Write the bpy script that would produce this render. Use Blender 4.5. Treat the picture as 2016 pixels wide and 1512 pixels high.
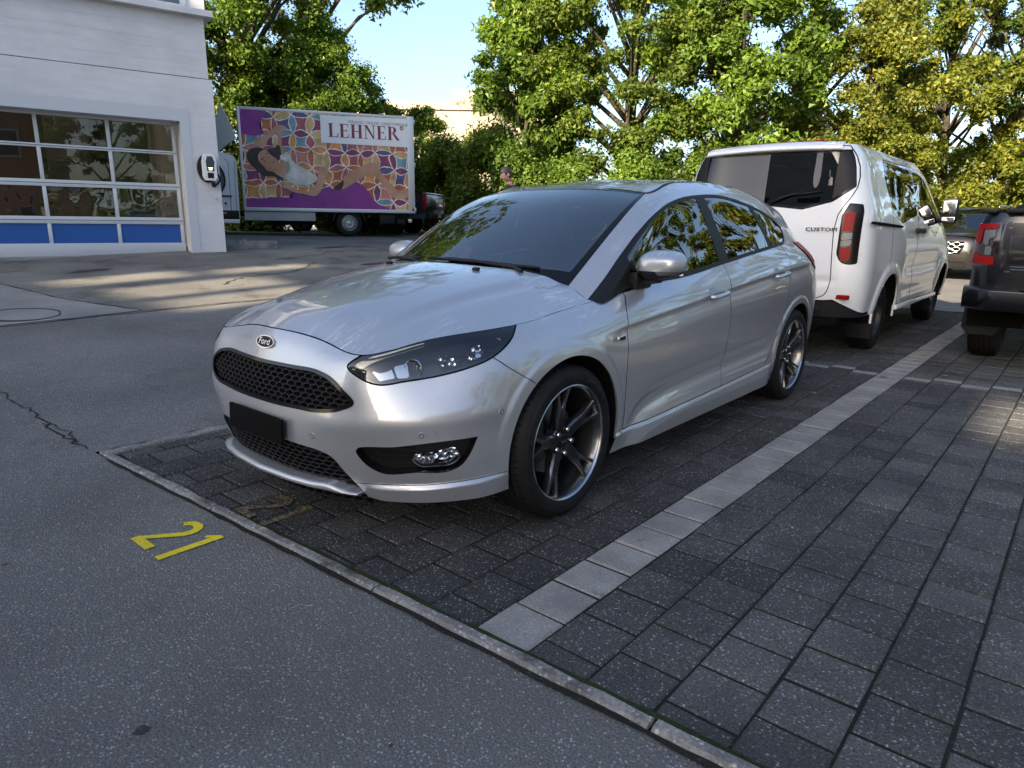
import bpy, bmesh, math, random
from mathutils import Vector, Matrix
random.seed(7)
for o in list(bpy.data.objects): bpy.data.objects.remove(o, do_unlink=True)
SC = bpy.context.scene
COL = SC.collection
R = math.radians

# ---------------------------------------------------------------- camera
CAM = Vector((3.4936, 2.4165, 1.1961))
YAW, PITCH, ROLL = 3.8461, .2334, .0121
fwd = Vector((math.cos(YAW)*math.cos(PITCH), math.sin(YAW)*math.cos(PITCH), -math.sin(PITCH)))
rgt = fwd.cross(Vector((0, 0, 1))).normalized(); up = rgt.cross(fwd)
r2 = rgt*math.cos(ROLL) + up*math.sin(ROLL); u2 = r2.cross(fwd)
cd = bpy.data.cameras.new('camera'); cam = bpy.data.objects.new('camera', cd); COL.objects.link(cam)
M = Matrix((r2, u2, -fwd)).transposed().to_4x4(); M.translation = CAM
cam.matrix_world = M
cd.sensor_width = 36; cd.lens = 1333.58/2016*36; cd.clip_start = .05; cd.clip_end = 800
SC.camera = cam

# ---------------------------------------------------------------- sky, sun, exposure
SUN_AZ, SUN_EL = R(3), R(24)
w = bpy.data.worlds.new('World'); SC.world = w; w.use_nodes = True
nt = w.node_tree; bg = nt.nodes['Background']
sky = nt.nodes.new('ShaderNodeTexSky'); sky.sky_type = 'NISHITA'; sky.sun_disc = False
sky.sun_elevation = SUN_EL; sky.sun_rotation = math.pi/2 - SUN_AZ
sky.altitude = 500; sky.air_density = 1.0; sky.dust_density = 3.8; sky.ozone_density = 1.5
nt.links.new(sky.outputs[0], bg.inputs[0]); bg.inputs[1].default_value = .10
ld = bpy.data.lights.new('sun', 'SUN'); ld.energy = 5.0; ld.angle = R(.55); ld.color = (1, .83, .60)
sun = bpy.data.objects.new('sun', ld); COL.objects.link(sun)
sd = Vector((math.cos(SUN_AZ)*math.cos(SUN_EL), math.sin(SUN_AZ)*math.cos(SUN_EL), math.sin(SUN_EL)))
sun.rotation_euler = sd.to_track_quat('Z', 'Y').to_euler(); sun.location = (0, 0, 30)
vs = SC.view_settings; vs.view_transform = 'Standard'; vs.look = 'None'; vs.gamma = 1; vs.exposure = 1.88
try: vs.use_curve_mapping = False
except Exception: pass
SC.render.engine = 'CYCLES'
SC.cycles.max_bounces = 8; SC.cycles.transparent_max_bounces = 24

# ---------------------------------------------------------------- object helpers
def tag(o, label=None, cat=None, group=None, kind=None):
    if label: o['label'] = label
    if cat: o['category'] = cat
    if group: o['group'] = group
    if kind: o['kind'] = kind
    return o
def empty(name, loc=(0, 0, 0), rz=0):
    o = bpy.data.objects.new(name, None); o.empty_display_size = .1
    o.location = loc; o.rotation_euler = (0, 0, rz); COL.objects.link(o); return o
def link(name, me, mat, parent=None):
    o = bpy.data.objects.new(name, me)
    if mat is not None and not me.materials:
        for m_ in (mat if isinstance(mat, (list, tuple)) else [mat]): me.materials.append(m_)
    o.parent = parent; COL.objects.link(o); return o
def pyobj(name, V, F, mat, parent=None, smooth=False):
    me = bpy.data.meshes.new(name); me.from_pydata([tuple(v) for v in V], [], [tuple(f) for f in F])
    if smooth: me.polygons.foreach_set('use_smooth', [True]*len(me.polygons))
    return link(name, me, mat, parent)
def bmobj(name, bm, mat, parent=None, smooth=False, recalc=True):
    me = bpy.data.meshes.new(name)
    if recalc: bmesh.ops.recalc_face_normals(bm, faces=bm.faces)
    bm.to_mesh(me); bm.free()
    if smooth: me.polygons.foreach_set('use_smooth', [True]*len(me.polygons))
    return link(name, me, mat, parent)
def autosmooth(o, ang=35):
    me = o.data
    me.polygons.foreach_set('use_smooth', [True]*len(me.polygons))
    try: me.set_sharp_from_angle(angle=R(ang))
    except Exception: pass
    return o
def copy_tree(o, parent=None):
    c = o.copy(); COL.objects.link(c); c.parent = parent
    for ch in list(o.children): copy_tree(ch, c)
    return c

def add_box(bm, c, s, rot=None, bev=0):
    """box centre c, full size s"""
    r = bmesh.ops.create_cube(bm, size=1)
    vs_ = r['verts']
    bmesh.ops.scale(bm, vec=s, verts=vs_)
    if bev > 0:
        es = list({e for v in vs_ for e in v.link_edges})
        rb = bmesh.ops.bevel(bm, geom=es, offset=bev, segments=2, affect='EDGES', profile=.6)
        vs_ = list({v for f in rb['faces'] for v in f.verts} | {v for v in vs_ if v.is_valid})
    if rot is not None: bmesh.ops.rotate(bm, cent=(0, 0, 0), matrix=rot, verts=vs_)
    bmesh.ops.translate(bm, vec=c, verts=vs_)
    return vs_
def box(name, c, s, mat, parent=None, bev=0, rot=None):
    bm = bmesh.new(); add_box(bm, c, s, rot, bev)
    o = bmobj(name, bm, mat, parent)
    if bev: autosmooth(o, 40)
    return o
def tube_data(P, r, n=8, closed=False):
    """round tube along polyline; r scalar or list"""
    P = [Vector(p) for p in P]; m = len(P); V = []; F = []
    rr = r if isinstance(r, (list, tuple, )) else [r]*m
    prev = None
    for i, p in enumerate(P):
        t = (P[(i+1) % m]-P[i-1]) if closed else (P[min(i+1, m-1)]-P[max(i-1, 0)])
        t.normalize()
        if prev is None: a = t.orthogonal().normalized()
        else: a = (prev - t*prev.dot(t)).normalized()
        prev = a; b = t.cross(a)
        for k in range(n):
            q = 2*math.pi*k/n; V.append(p + (a*math.cos(q)+b*math.sin(q))*rr[i])
    for i in range(m if closed else m-1):
        for k in range(n):
            j = (i+1) % m
            F.append((i*n+k, i*n+(k+1) % n, j*n+(k+1) % n, j*n+k))
    if not closed:
        F.append(tuple(range(n))[::-1]); F.append(tuple(range((m-1)*n, m*n)))
    return V, F
def tube(name, P, r, mat, parent=None, n=8, closed=False):
    V, F = tube_data(P, r, n, closed); return pyobj(name, V, F, mat, parent, True)
def lathe_data(prof, n=48, axis='y', caps=False):
    """prof: list of (axial, radius)"""
    V = []; F = []
    for a, r in prof:
        for k in range(n):
            q = 2*math.pi*k/n
            if axis == 'y': V.append((r*math.sin(q), a, r*math.cos(q)))
            elif axis == 'z': V.append((r*math.cos(q), r*math.sin(q), a))
            else: V.append((a, r*math.cos(q), r*math.sin(q)))
    m = len(prof)
    for i in range(m-1):
        for k in range(n):
            F.append((i*n+k, i*n+(k+1) % n, (i+1)*n+(k+1) % n, (i+1)*n+k))
    if caps:
        F.append(tuple(range(n))[::-1]); F.append(tuple(range((m-1)*n, m*n)))
    return V, F
def lathe(name, prof, mat, parent=None, n=48, axis='y', caps=False, ang=30):
    V, F = lathe_data(prof, n, axis, caps)
    bm = bmesh.new(); vs_ = [bm.verts.new(v) for v in V]
    for f in F:
        try: bm.faces.new([vs_[i] for i in f])
        except ValueError: pass
    bmesh.ops.remove_doubles(bm, verts=bm.verts, dist=1e-6)
    o = bmobj(name, bm, mat, parent); autosmooth(o, ang); return o
def prism(name, poly, depth, mat, parent=None, frame=None, bev=0):
    """2D polygon extruded by depth; frame = (origin, ex, ey, en)"""
    O, ex, ey, en = frame or (Vector((0, 0, 0)), Vector((1, 0, 0)), Vector((0, 1, 0)), Vector((0, 0, 1)))
    bm = bmesh.new()
    a = [bm.verts.new(O+ex*p[0]+ey*p[1]) for p in poly]
    f = bm.faces.new(a)
    if depth:
        r = bmesh.ops.extrude_face_region(bm, geom=[f])
        vs_ = [g for g in r['geom'] if isinstance(g, bmesh.types.BMVert)]
        bmesh.ops.translate(bm, vec=en*depth, verts=vs_)
    o = bmobj(name, bm, mat, parent)
    if bev:
        pass
    return o
def surfobj(name, S, mat, parent=None):
    me = bpy.data.meshes.new(name)
    n, m = len(S.V), len(S.F)
    me.vertices.add(n); me.vertices.foreach_set('co', S.V.astype(np.float32).ravel())
    me.loops.add(m*3); me.loops.foreach_set('vertex_index', S.F.astype(np.int32).ravel())
    me.polygons.add(m); me.polygons.foreach_set('loop_start', np.arange(0, m*3, 3, dtype=np.int32))
    me.update(calc_edges=True); me.validate()
    me.polygons.foreach_set('use_smooth', np.ones(m, bool))
    if len(me.vertices) == n:
        me.normals_split_custom_set_from_vertices(S.N.astype(np.float32).tolist())
    return link(name, me, mat, parent)
def text_mesh(txt, size=1, depth=0, align='CENTER', spacing=1, res=4):
    cu = bpy.data.curves.new('lettering', 'FONT'); cu.body = txt; cu.size = size; cu.extrude = depth
    cu.align_x = align; cu.align_y = 'CENTER'; cu.space_character = spacing; cu.resolution_u = res
    o = bpy.data.objects.new('lettering', cu); COL.objects.link(o)
    dg = bpy.context.evaluated_depsgraph_get()
    me = bpy.data.meshes.new_from_object(o.evaluated_get(dg))
    bpy.data.objects.remove(o, do_unlink=True); bpy.data.curves.remove(cu)
    me.materials.clear()
    return me
def text_obj(name, txt, size, mat, parent, O, ex, ey, depth=.002, spacing=1, sx=1, res=4):
    me = text_mesh(txt, size, depth, 'CENTER', spacing, res)
    ex = Vector(ex).normalized(); ey = Vector(ey).normalized(); en = ex.cross(ey)
    M_ = Matrix((ex*sx, ey, en)).transposed().to_4x4(); M_.translation = Vector(O)
    me.transform(M_)
    return link(name, me, mat, parent)

# ---------------------------------------------------------------- material helpers
MATS = {}
def newmat(name):
    m_ = bpy.data.materials.new(name); m_.use_nodes = True
    MATS[name] = m_
    return m_, m_.node_tree.nodes, m_.node_tree.links, m_.node_tree.nodes['Principled BSDF']
def pmat(name, col, rough=.5, metal=0, spec=.5, coat=0, emit=None, es=0, coat_r=.05, alpha=1):
    m_, N, L, b = newmat(name)
    b.inputs['Base Color'].default_value = (*col, 1); b.inputs['Roughness'].default_value = rough
    b.inputs['Metallic'].default_value = metal; b.inputs['Specular IOR Level'].default_value = spec
    b.inputs['Coat Weight'].default_value = coat; b.inputs['Coat Roughness'].default_value = coat_r
    if emit: b.inputs['Emission Color'].default_value = (*emit, 1); b.inputs['Emission Strength'].default_value = es
    return m_
def node(N, t, **kw):
    n_ = N.new(t)
    for k, v in kw.items():
        if k in n_.inputs: n_.inputs[k].default_value = v
        else: setattr(n_, k, v)
    return n_
def ramp(N, stops, interp='LINEAR'):
    n_ = N.new('ShaderNodeValToRGB'); cr = n_.color_ramp; cr.interpolation = interp
    while len(cr.elements) < len(stops): cr.elements.new(.5)
    for e, (p_, c) in zip(cr.elements, stops):
        e.position = p_; e.color = (*c, 1) if len(c) == 3 else c
    return n_
def math_(N, L, op, a, b=None, c=None, clamp=False):
    n_ = N.new('ShaderNodeMath'); n_.operation = op; n_.use_clamp = clamp
    for i, v in enumerate((a, b, c)):
        if v is None: continue
        if isinstance(v, (int, float)): n_.inputs[i].default_value = v
        else: L.new(v, n_.inputs[i])
    return n_.outputs[0]
def mixc(N, L, f, a, b, blend='MIX'):
    n_ = N.new('ShaderNodeMix'); n_.data_type = 'RGBA'; n_.blend_type = blend
    for sck, v in ((n_.inputs[0], f), (n_.inputs[6], a), (n_.inputs[7], b)):
        if isinstance(v, (int, float)): sck.default_value = v
        elif isinstance(v, tuple): sck.default_value = (*v, 1) if len(v) == 3 else v
        else: L.new(v, sck)
    return n_.outputs[2]
def glassmat(name, tint, refl=1.5, rough=.0, gloss=(1, 1, 1), spots=False):
    """thin pane: tinted see-through plus a clear reflection"""
    m_, N, L, b = newmat(name); N.remove(b)
    out = N['Material Output']
    tr = node(N, 'ShaderNodeBsdfTransparent'); tr.inputs[0].default_value = (*tint, 1)
    gl = node(N, 'ShaderNodeBsdfGlossy'); gl.inputs['Roughness'].default_value = rough; gl.inputs[0].default_value = (*gloss, 1)
    fr = node(N, 'ShaderNodeFresnel'); fr.inputs[0].default_value = refl
    mx = node(N, 'ShaderNodeMixShader')
    L.new(fr.outputs[0], mx.inputs[0]); L.new(tr.outputs[0], mx.inputs[1]); L.new(gl.outputs[0], mx.inputs[2])
    if spots:
        tc = node(N, 'ShaderNodeTexCoord'); vo = node(N, 'ShaderNodeTexVoronoi', Scale=95.0)
        L.new(tc.outputs['Object'], vo.inputs['Vector'])
        s2 = ramp(N, [(.12, (1, 1, 1)), (.30, (0, 0, 0))]); L.new(vo.outputs['Distance'], s2.inputs[0])
        bp = node(N, 'ShaderNodeBump', Strength=.10, Distance=.002); L.new(s2.outputs[0], bp.inputs['Height'])
        L.new(bp.outputs[0], gl.inputs['Normal'])
    L.new(mx.outputs[0], out.inputs[0])
    return m_
# ---------------------------------------------------------------- numpy surface tools
import numpy as np

def cspline(u, P, q):
    """natural cubic spline through P (n,k) at parameters u, evaluated at q"""
    u = np.asarray(u, float); P = np.asarray(P, float); n = len(u)
    h = np.diff(u)
    A = np.zeros((n, n)); B = np.zeros((n,) + P.shape[1:])
    A[0, 0] = A[-1, -1] = 1
    for i in range(1, n - 1):
        A[i, i-1] = h[i-1]; A[i, i] = 2*(h[i-1]+h[i]); A[i, i+1] = h[i]
        B[i] = 6*((P[i+1]-P[i])/h[i] - (P[i]-P[i-1])/h[i-1])
    M = np.linalg.solve(A, B.reshape(n, -1)).reshape(B.shape)
    q = np.asarray(q, float)
    k = np.clip(np.searchsorted(u, q) - 1, 0, n-2)
    hh = h[k]; a = (u[k+1]-q)/hh; b = (q-u[k])/hh
    sh = (-1,) + (1,)*(P.ndim-1)
    a = a.reshape(sh); b = b.reshape(sh); hh = hh.reshape(sh)
    return a*P[k] + b*P[k+1] + ((a**3-a)*M[k] + (b**3-b)*M[k+1])*hh*hh/6

def chord(P):
    d = np.linalg.norm(np.diff(P, axis=0), axis=1)
    return np.r_[0, np.cumsum(d)]

def sstep(x, a, b):
    t = np.clip((x-a)/(b-a), 0, 1)
    return t*t*(3-2*t)

def symspline(u, r, q):
    """spline along a guide curve, mirrored over the car's middle at ends that lie on it"""
    U, P = list(u), [p_ for p_ in r]
    m = np.array([1, -1, 1.])
    if abs(r[0][1]) < 1e-6:
        P = [r[2]*m, r[1]*m]+P; U = [-u[2], -u[1]]+U
    if abs(r[-1][1]) < 1e-6:
        e = u[-1]; P = P+[r[-2]*m, r[-3]*m]; U = U+[2*e-u[-2], 2*e-u[-3]]
    return cspline(np.array(U), np.array(P), q)

class Surf:
    """triangle sheet: V positions, N normals, A attributes (s,t), F triangles"""
    def __init__(s, V, N, A, F):
        s.V, s.N, s.A, s.F = V, N, A, F
    def copy(s):
        return Surf(s.V.copy(), s.N.copy(), s.A.copy(), s.F.copy())
    def compact(s):
        used = np.unique(s.F)
        m = np.full(len(s.V), -1); m[used] = np.arange(len(used))
        return Surf(s.V[used], s.N[used], s.A[used], m[s.F])
    def offset(s, d):
        r = s.copy(); r.V = r.V + r.N*d; return r
    def mirror(s):
        r = s.copy(); r.V = r.V*[1, -1, 1]; r.N = r.N*[1, -1, 1]; r.F = r.F[:, ::-1]
        return r
    def both(s):
        m = s.mirror(); n = len(s.V)
        return Surf(np.r_[s.V, m.V], np.r_[s.N, m.N], np.r_[s.A, m.A], np.r_[s.F, m.F+n])
    def split(s, f):
        """f: value per vertex; returns (part with f>0, part with f<=0)"""
        f = np.where(np.abs(f) < 1e-9, -1e-9, f)
        pos = f > 0
        c = pos[s.F].sum(1)
        Fp = [s.F[c == 3]]; Fn = [s.F[c == 0]]
        V, N, A = [s.V], [s.N], [s.A]
        mix = s.F[(c == 1) | (c == 2)]
        if len(mix):
            pm = pos[mix]; cc = pm.sum(1)
            odd = np.where(cc == 1, pm.argmax(1), (~pm).argmax(1))
            idx = (odd[:, None] + np.arange(3)) % 3
            T = np.take_along_axis(mix, idx, 1)
            e = np.r_[T[:, [0, 1]], T[:, [0, 2]]]
            es = np.sort(e, 1)
            uq, inv = np.unique(es, axis=0, return_inverse=True); inv = inv.ravel()
            fa, fb = f[uq[:, 0]], f[uq[:, 1]]
            w = (fa/(fa-fb))[:, None]
            nv = len(s.V)
            V.append(s.V[uq[:, 0]]*(1-w)+s.V[uq[:, 1]]*w)
            nn = s.N[uq[:, 0]]*(1-w)+s.N[uq[:, 1]]*w
            N.append(nn/np.maximum(np.linalg.norm(nn, axis=1, keepdims=True), 1e-9))
            A.append(s.A[uq[:, 0]]*(1-w)+s.A[uq[:, 1]]*w)
            m = len(T); p = nv+inv[:m]; q = nv+inv[m:]
            t1 = np.c_[T[:, 0], p, q]; t2 = np.r_[np.c_[p, T[:, 1], T[:, 2]], np.c_[p, T[:, 2], q]]
            op = cc == 1; op2 = np.r_[op, op]
            Fp += [t1[op], t2[~op2]]; Fn += [t1[~op], t2[op2]]
        V = np.concatenate(V); N = np.concatenate(N); A = np.concatenate(A)
        return (Surf(V, N, A, np.concatenate(Fp)).compact(), Surf(V, N, A, np.concatenate(Fn)).compact())
    def renormal(s):
        n = np.cross(s.V[s.F[:, 1]]-s.V[s.F[:, 0]], s.V[s.F[:, 2]]-s.V[s.F[:, 0]])
        N = np.zeros_like(s.V)
        for k in range(3): np.add.at(N, s.F[:, k], n)
        s.N = N/np.maximum(np.linalg.norm(N, axis=1, keepdims=True), 1e-12)
        return s

def merge(*ss):
    ss = [q for q in ss if len(q.F)]
    o = np.cumsum([0]+[len(q.V) for q in ss])
    return Surf(np.concatenate([q.V for q in ss]), np.concatenate([q.N for q in ss]),
                np.concatenate([q.A for q in ss]), np.concatenate([q.F+o[i] for i, q in enumerate(ss)]))

def gridsurf(P, A=None, flip=False):
    """P (n,m,3) -> Surf"""
    n, m = P.shape[:2]
    i = np.arange(n*m).reshape(n, m)
    a, b, c, d = i[:-1, :-1].ravel(), i[1:, :-1].ravel(), i[1:, 1:].ravel(), i[:-1, 1:].ravel()
    F = np.r_[np.c_[a, b, c], np.c_[a, c, d]]
    if flip: F = F[:, ::-1]
    if A is None:
        A = np.stack(np.meshgrid(np.linspace(0, 1, n), np.linspace(0, 1, m), indexing='ij'), -1)
    return Surf(P.reshape(-1, 3), np.zeros((n*m, 3)), A.reshape(-1, 2), F).renormal()

def ringsurf(rows, ns, nt, upar=None, tpar=None, flip=False, dense=None):
    """rows (R,S,3): guide curves; spline along S then across R"""
    rows = np.asarray(rows, float); R, S = rows.shape[:2]
    u = upar if upar is not None else np.mean([chord(r) for r in rows], 0)
    q = np.linspace(0, u[-1], ns)
    L = np.stack([symspline(u, r, q) for r in rows])         # R,ns,3
    t = tpar if tpar is not None else np.mean([chord(L[:, k]) for k in range(0, ns, 7)], 0)
    tq = np.linspace(0, t[-1], nt)
    G = cspline(t, L, tq)                                     # nt,ns,3
    G = G.transpose(1, 0, 2)
    st = np.searchsorted(u, q)
    si = np.interp(q, u, np.arange(S)); ti = np.interp(tq, t, np.arange(R))
    A = np.stack(np.meshgrid(si, ti, indexing='ij'), -1)
    return gridsurf(G, A, flip)

def tps(P, lam=1e-6):
    """thin plate spline height over (x,y) through P (n,3)"""
    P = np.asarray(P, float); n = len(P)
    def K(a, b):
        r2 = ((a[:, None]-b[None])**2).sum(-1)
        return .5*r2*np.log(r2+1e-12)
    A = np.zeros((n+3, n+3)); A[:n, :n] = K(P[:, :2], P[:, :2]) + lam*np.eye(n)
    A[:n, n] = 1; A[:n, n+1:] = P[:, :2]; A[n, :n] = 1; A[n+1:, :n] = P[:, :2].T
    w = np.linalg.solve(A, np.r_[P[:, 2], 0, 0, 0])
    def ev(xy):
        xy = np.asarray(xy, float)
        return K(xy, P[:, :2])@w[:n] + w[n] + xy@w[n+1:]
    return ev

def catmull(P, n=8, closed=True, corners=()):
    """smooth a 2D/3D polyline; indices in corners stay sharp"""
    P = np.asarray(P, float); N = len(P); out = []
    rng = range(N) if closed else range(N-1)
    for i in rng:
        p1, p2 = P[i], P[(i+1) % N]
        p0 = P[i-1] if (closed or i > 0) else 2*p1-p2
        p3 = P[(i+2) % N] if (closed or i+2 < N) else 2*p2-p1
        d = np.linalg.norm(p2-p1)
        def tan(a, b, c):
            da, dc = np.linalg.norm(b-a)+1e-9, np.linalg.norm(c-b)+1e-9
            return ((b-a)/da*dc + (c-b)/dc*da)/(da+dc)
        m1 = (p2-p1)/max(d, 1e-9) if i in corners else tan(p0, p1, p2)
        m2 = (p2-p1)/max(d, 1e-9) if ((i+1) % N) in corners else tan(p1, p2, p3)
        t = np.linspace(0, 1, n, endpoint=False)[:, None]
        out.append((2*t**3-3*t**2+1)*p1 + (t**3-2*t**2+t)*d*m1 + (-2*t**3+3*t**2)*p2 + (t**3-t**2)*d*m2)
    if not closed: out.append(P[-1:])
    return np.concatenate(out)

def polysdf(Q, P):
    """signed distance of 2D points Q to closed polygon P: positive inside"""
    Q = np.asarray(Q, float); P = np.asarray(P, float)
    d2 = np.full(len(Q), 1e9); ins = np.zeros(len(Q), bool)
    for a, b in zip(P, np.roll(P, -1, 0)):
        e = b-a; w = Q-a
        t = np.clip(w@e/max(e@e, 1e-12), 0, 1)
        d2 = np.minimum(d2, ((w-t[:, None]*e)**2).sum(1))
        c = (a[1] > Q[:, 1]) != (b[1] > Q[:, 1])
        with np.errstate(divide='ignore', invalid='ignore'):
            xi = a[0] + (Q[:, 1]-a[1])/(b[1]-a[1])*(b[0]-a[0])
        ins ^= c & (Q[:, 0] < xi)
    return np.where(ins, 1, -1)*np.sqrt(d2)

def linedist(Q, P):
    """unsigned distance of 2D/3D points to an open polyline"""
    Q = np.asarray(Q, float); P = np.asarray(P, float); d2 = np.full(len(Q), 1e9)
    for a, b in zip(P[:-1], P[1:]):
        e = b-a; w = Q-a; t = np.clip(w@e/max(e@e, 1e-12), 0, 1)
        d2 = np.minimum(d2, ((w-t[:, None]*e)**2).sum(1))
    return np.sqrt(d2)
# ---------------------------------------------------------------- ground
def gz(x, y):
    """yard height: the bay is level, the asphalt climbs towards the workshop"""
    s = min(max(.0745-.0055*x, .05), .09); t = -y-1.6
    sp = math.log1p(math.exp(min(t*4, 60)))/4
    if sp > 7.6: sp = 7.6+(sp-7.6)*.26
    if sp > 10: sp = 10
    return s*sp
def stone_mat(name, lo, hi, speck, scale=150.0, rough=.85, bump=.35, big=1.2, speckle=.32, patch=None, spec=.3):
    m_, N, L, b = newmat(name)
    tc = node(N, 'ShaderNodeTexCoord'); ge = node(N, 'ShaderNodeNewGeometry'); P = ge.outputs['Position']
    n1 = node(N, 'ShaderNodeTexNoise', Scale=scale, Detail=6.0, Roughness=.7); L.new(P, n1.inputs['Vector'])
    n2 = node(N, 'ShaderNodeTexNoise', Scale=big, Detail=5.0); L.new(P, n2.inputs['Vector'])
    v1 = node(N, 'ShaderNodeTexVoronoi', Scale=scale*.85); L.new(P, v1.inputs['Vector'])
    wn = node(N, 'ShaderNodeTexWhiteNoise'); L.new(v1.outputs['Position'], wn.inputs[0])
    r1 = ramp(N, [(.30, lo), (.72, hi)]); L.new(n1.outputs[0], r1.inputs[0])
    # single pale grains
    k = math_(N, L, 'GREATER_THAN', wn.outputs[0], 1-speckle)
    rd = math_(N, L, 'LESS_THAN', v1.outputs['Distance'], .42)
    k2 = math_(N, L, 'MULTIPLY', math_(N, L, 'MULTIPLY', k, rd), math_(N, L, 'POWER', wn.outputs[0], 5.0))
    c = mixc(N, L, k2, r1.outputs[0], speck)
    r2 = ramp(N, [(.35, (.72, .72, .73)), (.65, (1.12, 1.12, 1.1))]); L.new(n2.outputs[0], r2.inputs[0])
    c = mixc(N, L, 1.0, c, r2.outputs[0], 'MULTIPLY')
    if patch:
        n3 = node(N, 'ShaderNodeTexNoise', Scale=patch[0], Detail=6.0, Roughness=.65); L.new(P, n3.inputs['Vector'])
        r3 = ramp(N, [(patch[1], (0, 0, 0)), (patch[2], (1, 1, 1))]); L.new(n3.outputs[0], r3.inputs[0])
        c = mixc(N, L, math_(N, L, 'MULTIPLY', r3.outputs[0], patch[4]), c, patch[3])
    L.new(c, b.inputs['Base Color']); b.inputs['Roughness'].default_value = rough; b.inputs['Specular IOR Level'].default_value = spec
    h = math_(N, L, 'ADD', n1.outputs[0], math_(N, L, 'MULTIPLY', v1.outputs['Distance'], -.8))
    bp = node(N, 'ShaderNodeBump', Strength=bump, Distance=.006); L.new(h, bp.inputs['Height']); L.new(bp.outputs[0], b.inputs['Normal'])
    return m_
asphalt = stone_mat('asphalt', (.066, .065, .064), (.225, .222, .217), (.42, .42, .41), 150.0, .86, .9, .7, .48, (2.3, .58, .72, (.05, .05, .048), .35))
asphalt_old = stone_mat('worn_asphalt', (.110, .107, .100), (.205, .198, .184), (.34, .33, .31), 120.0, .88, .35, .9, .2, (1.6, .52, .66, (.03, .03, .03), .6))
concrete_floor = stone_mat('floor_concrete', (.19, .19, .185), (.27, .268, .26), (.34, .33, .32), 90.0, .8, .2, 1.2, .1)
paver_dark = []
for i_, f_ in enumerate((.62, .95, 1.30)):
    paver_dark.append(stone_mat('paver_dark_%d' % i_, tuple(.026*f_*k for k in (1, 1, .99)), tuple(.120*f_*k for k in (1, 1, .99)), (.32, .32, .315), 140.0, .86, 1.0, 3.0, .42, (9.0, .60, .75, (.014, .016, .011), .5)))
paver_pale = stone_mat('paver_pale', (.19, .184, .174), (.31, .30, .285), (.46, .45, .43), 210.0, .85, .4, 4.0, .2, (14.0, .60, .74, (.05, .05, .045), .6))
granite = stone_mat('kerb_granite', (.12, .118, .113), (.30, .29, .275), (.52, .51, .49), 90.0, .8, .5, 5.0, .35, (7.0, .52, .66, (.03, .03, .024), .75))
joint_mat = stone_mat('joint_soil', (.008, .009, .006), (.022, .022, .016), (.05, .05, .045), 120.0, .95, .5, 4.0, .08)
moss_mat = stone_mat('moss', (.012, .020, .004), (.034, .048, .012), (.06, .07, .02), 160.0, .95, .7, 6.0, .1)
def xc(y): return 2.345-.0435*(y+1.35)         # outer edge of the kerb in front of the bay
SPOTS = [(3.006, .852, .020), (2.643, 1.335, .007), (2.99, -.35, .012)]
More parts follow.
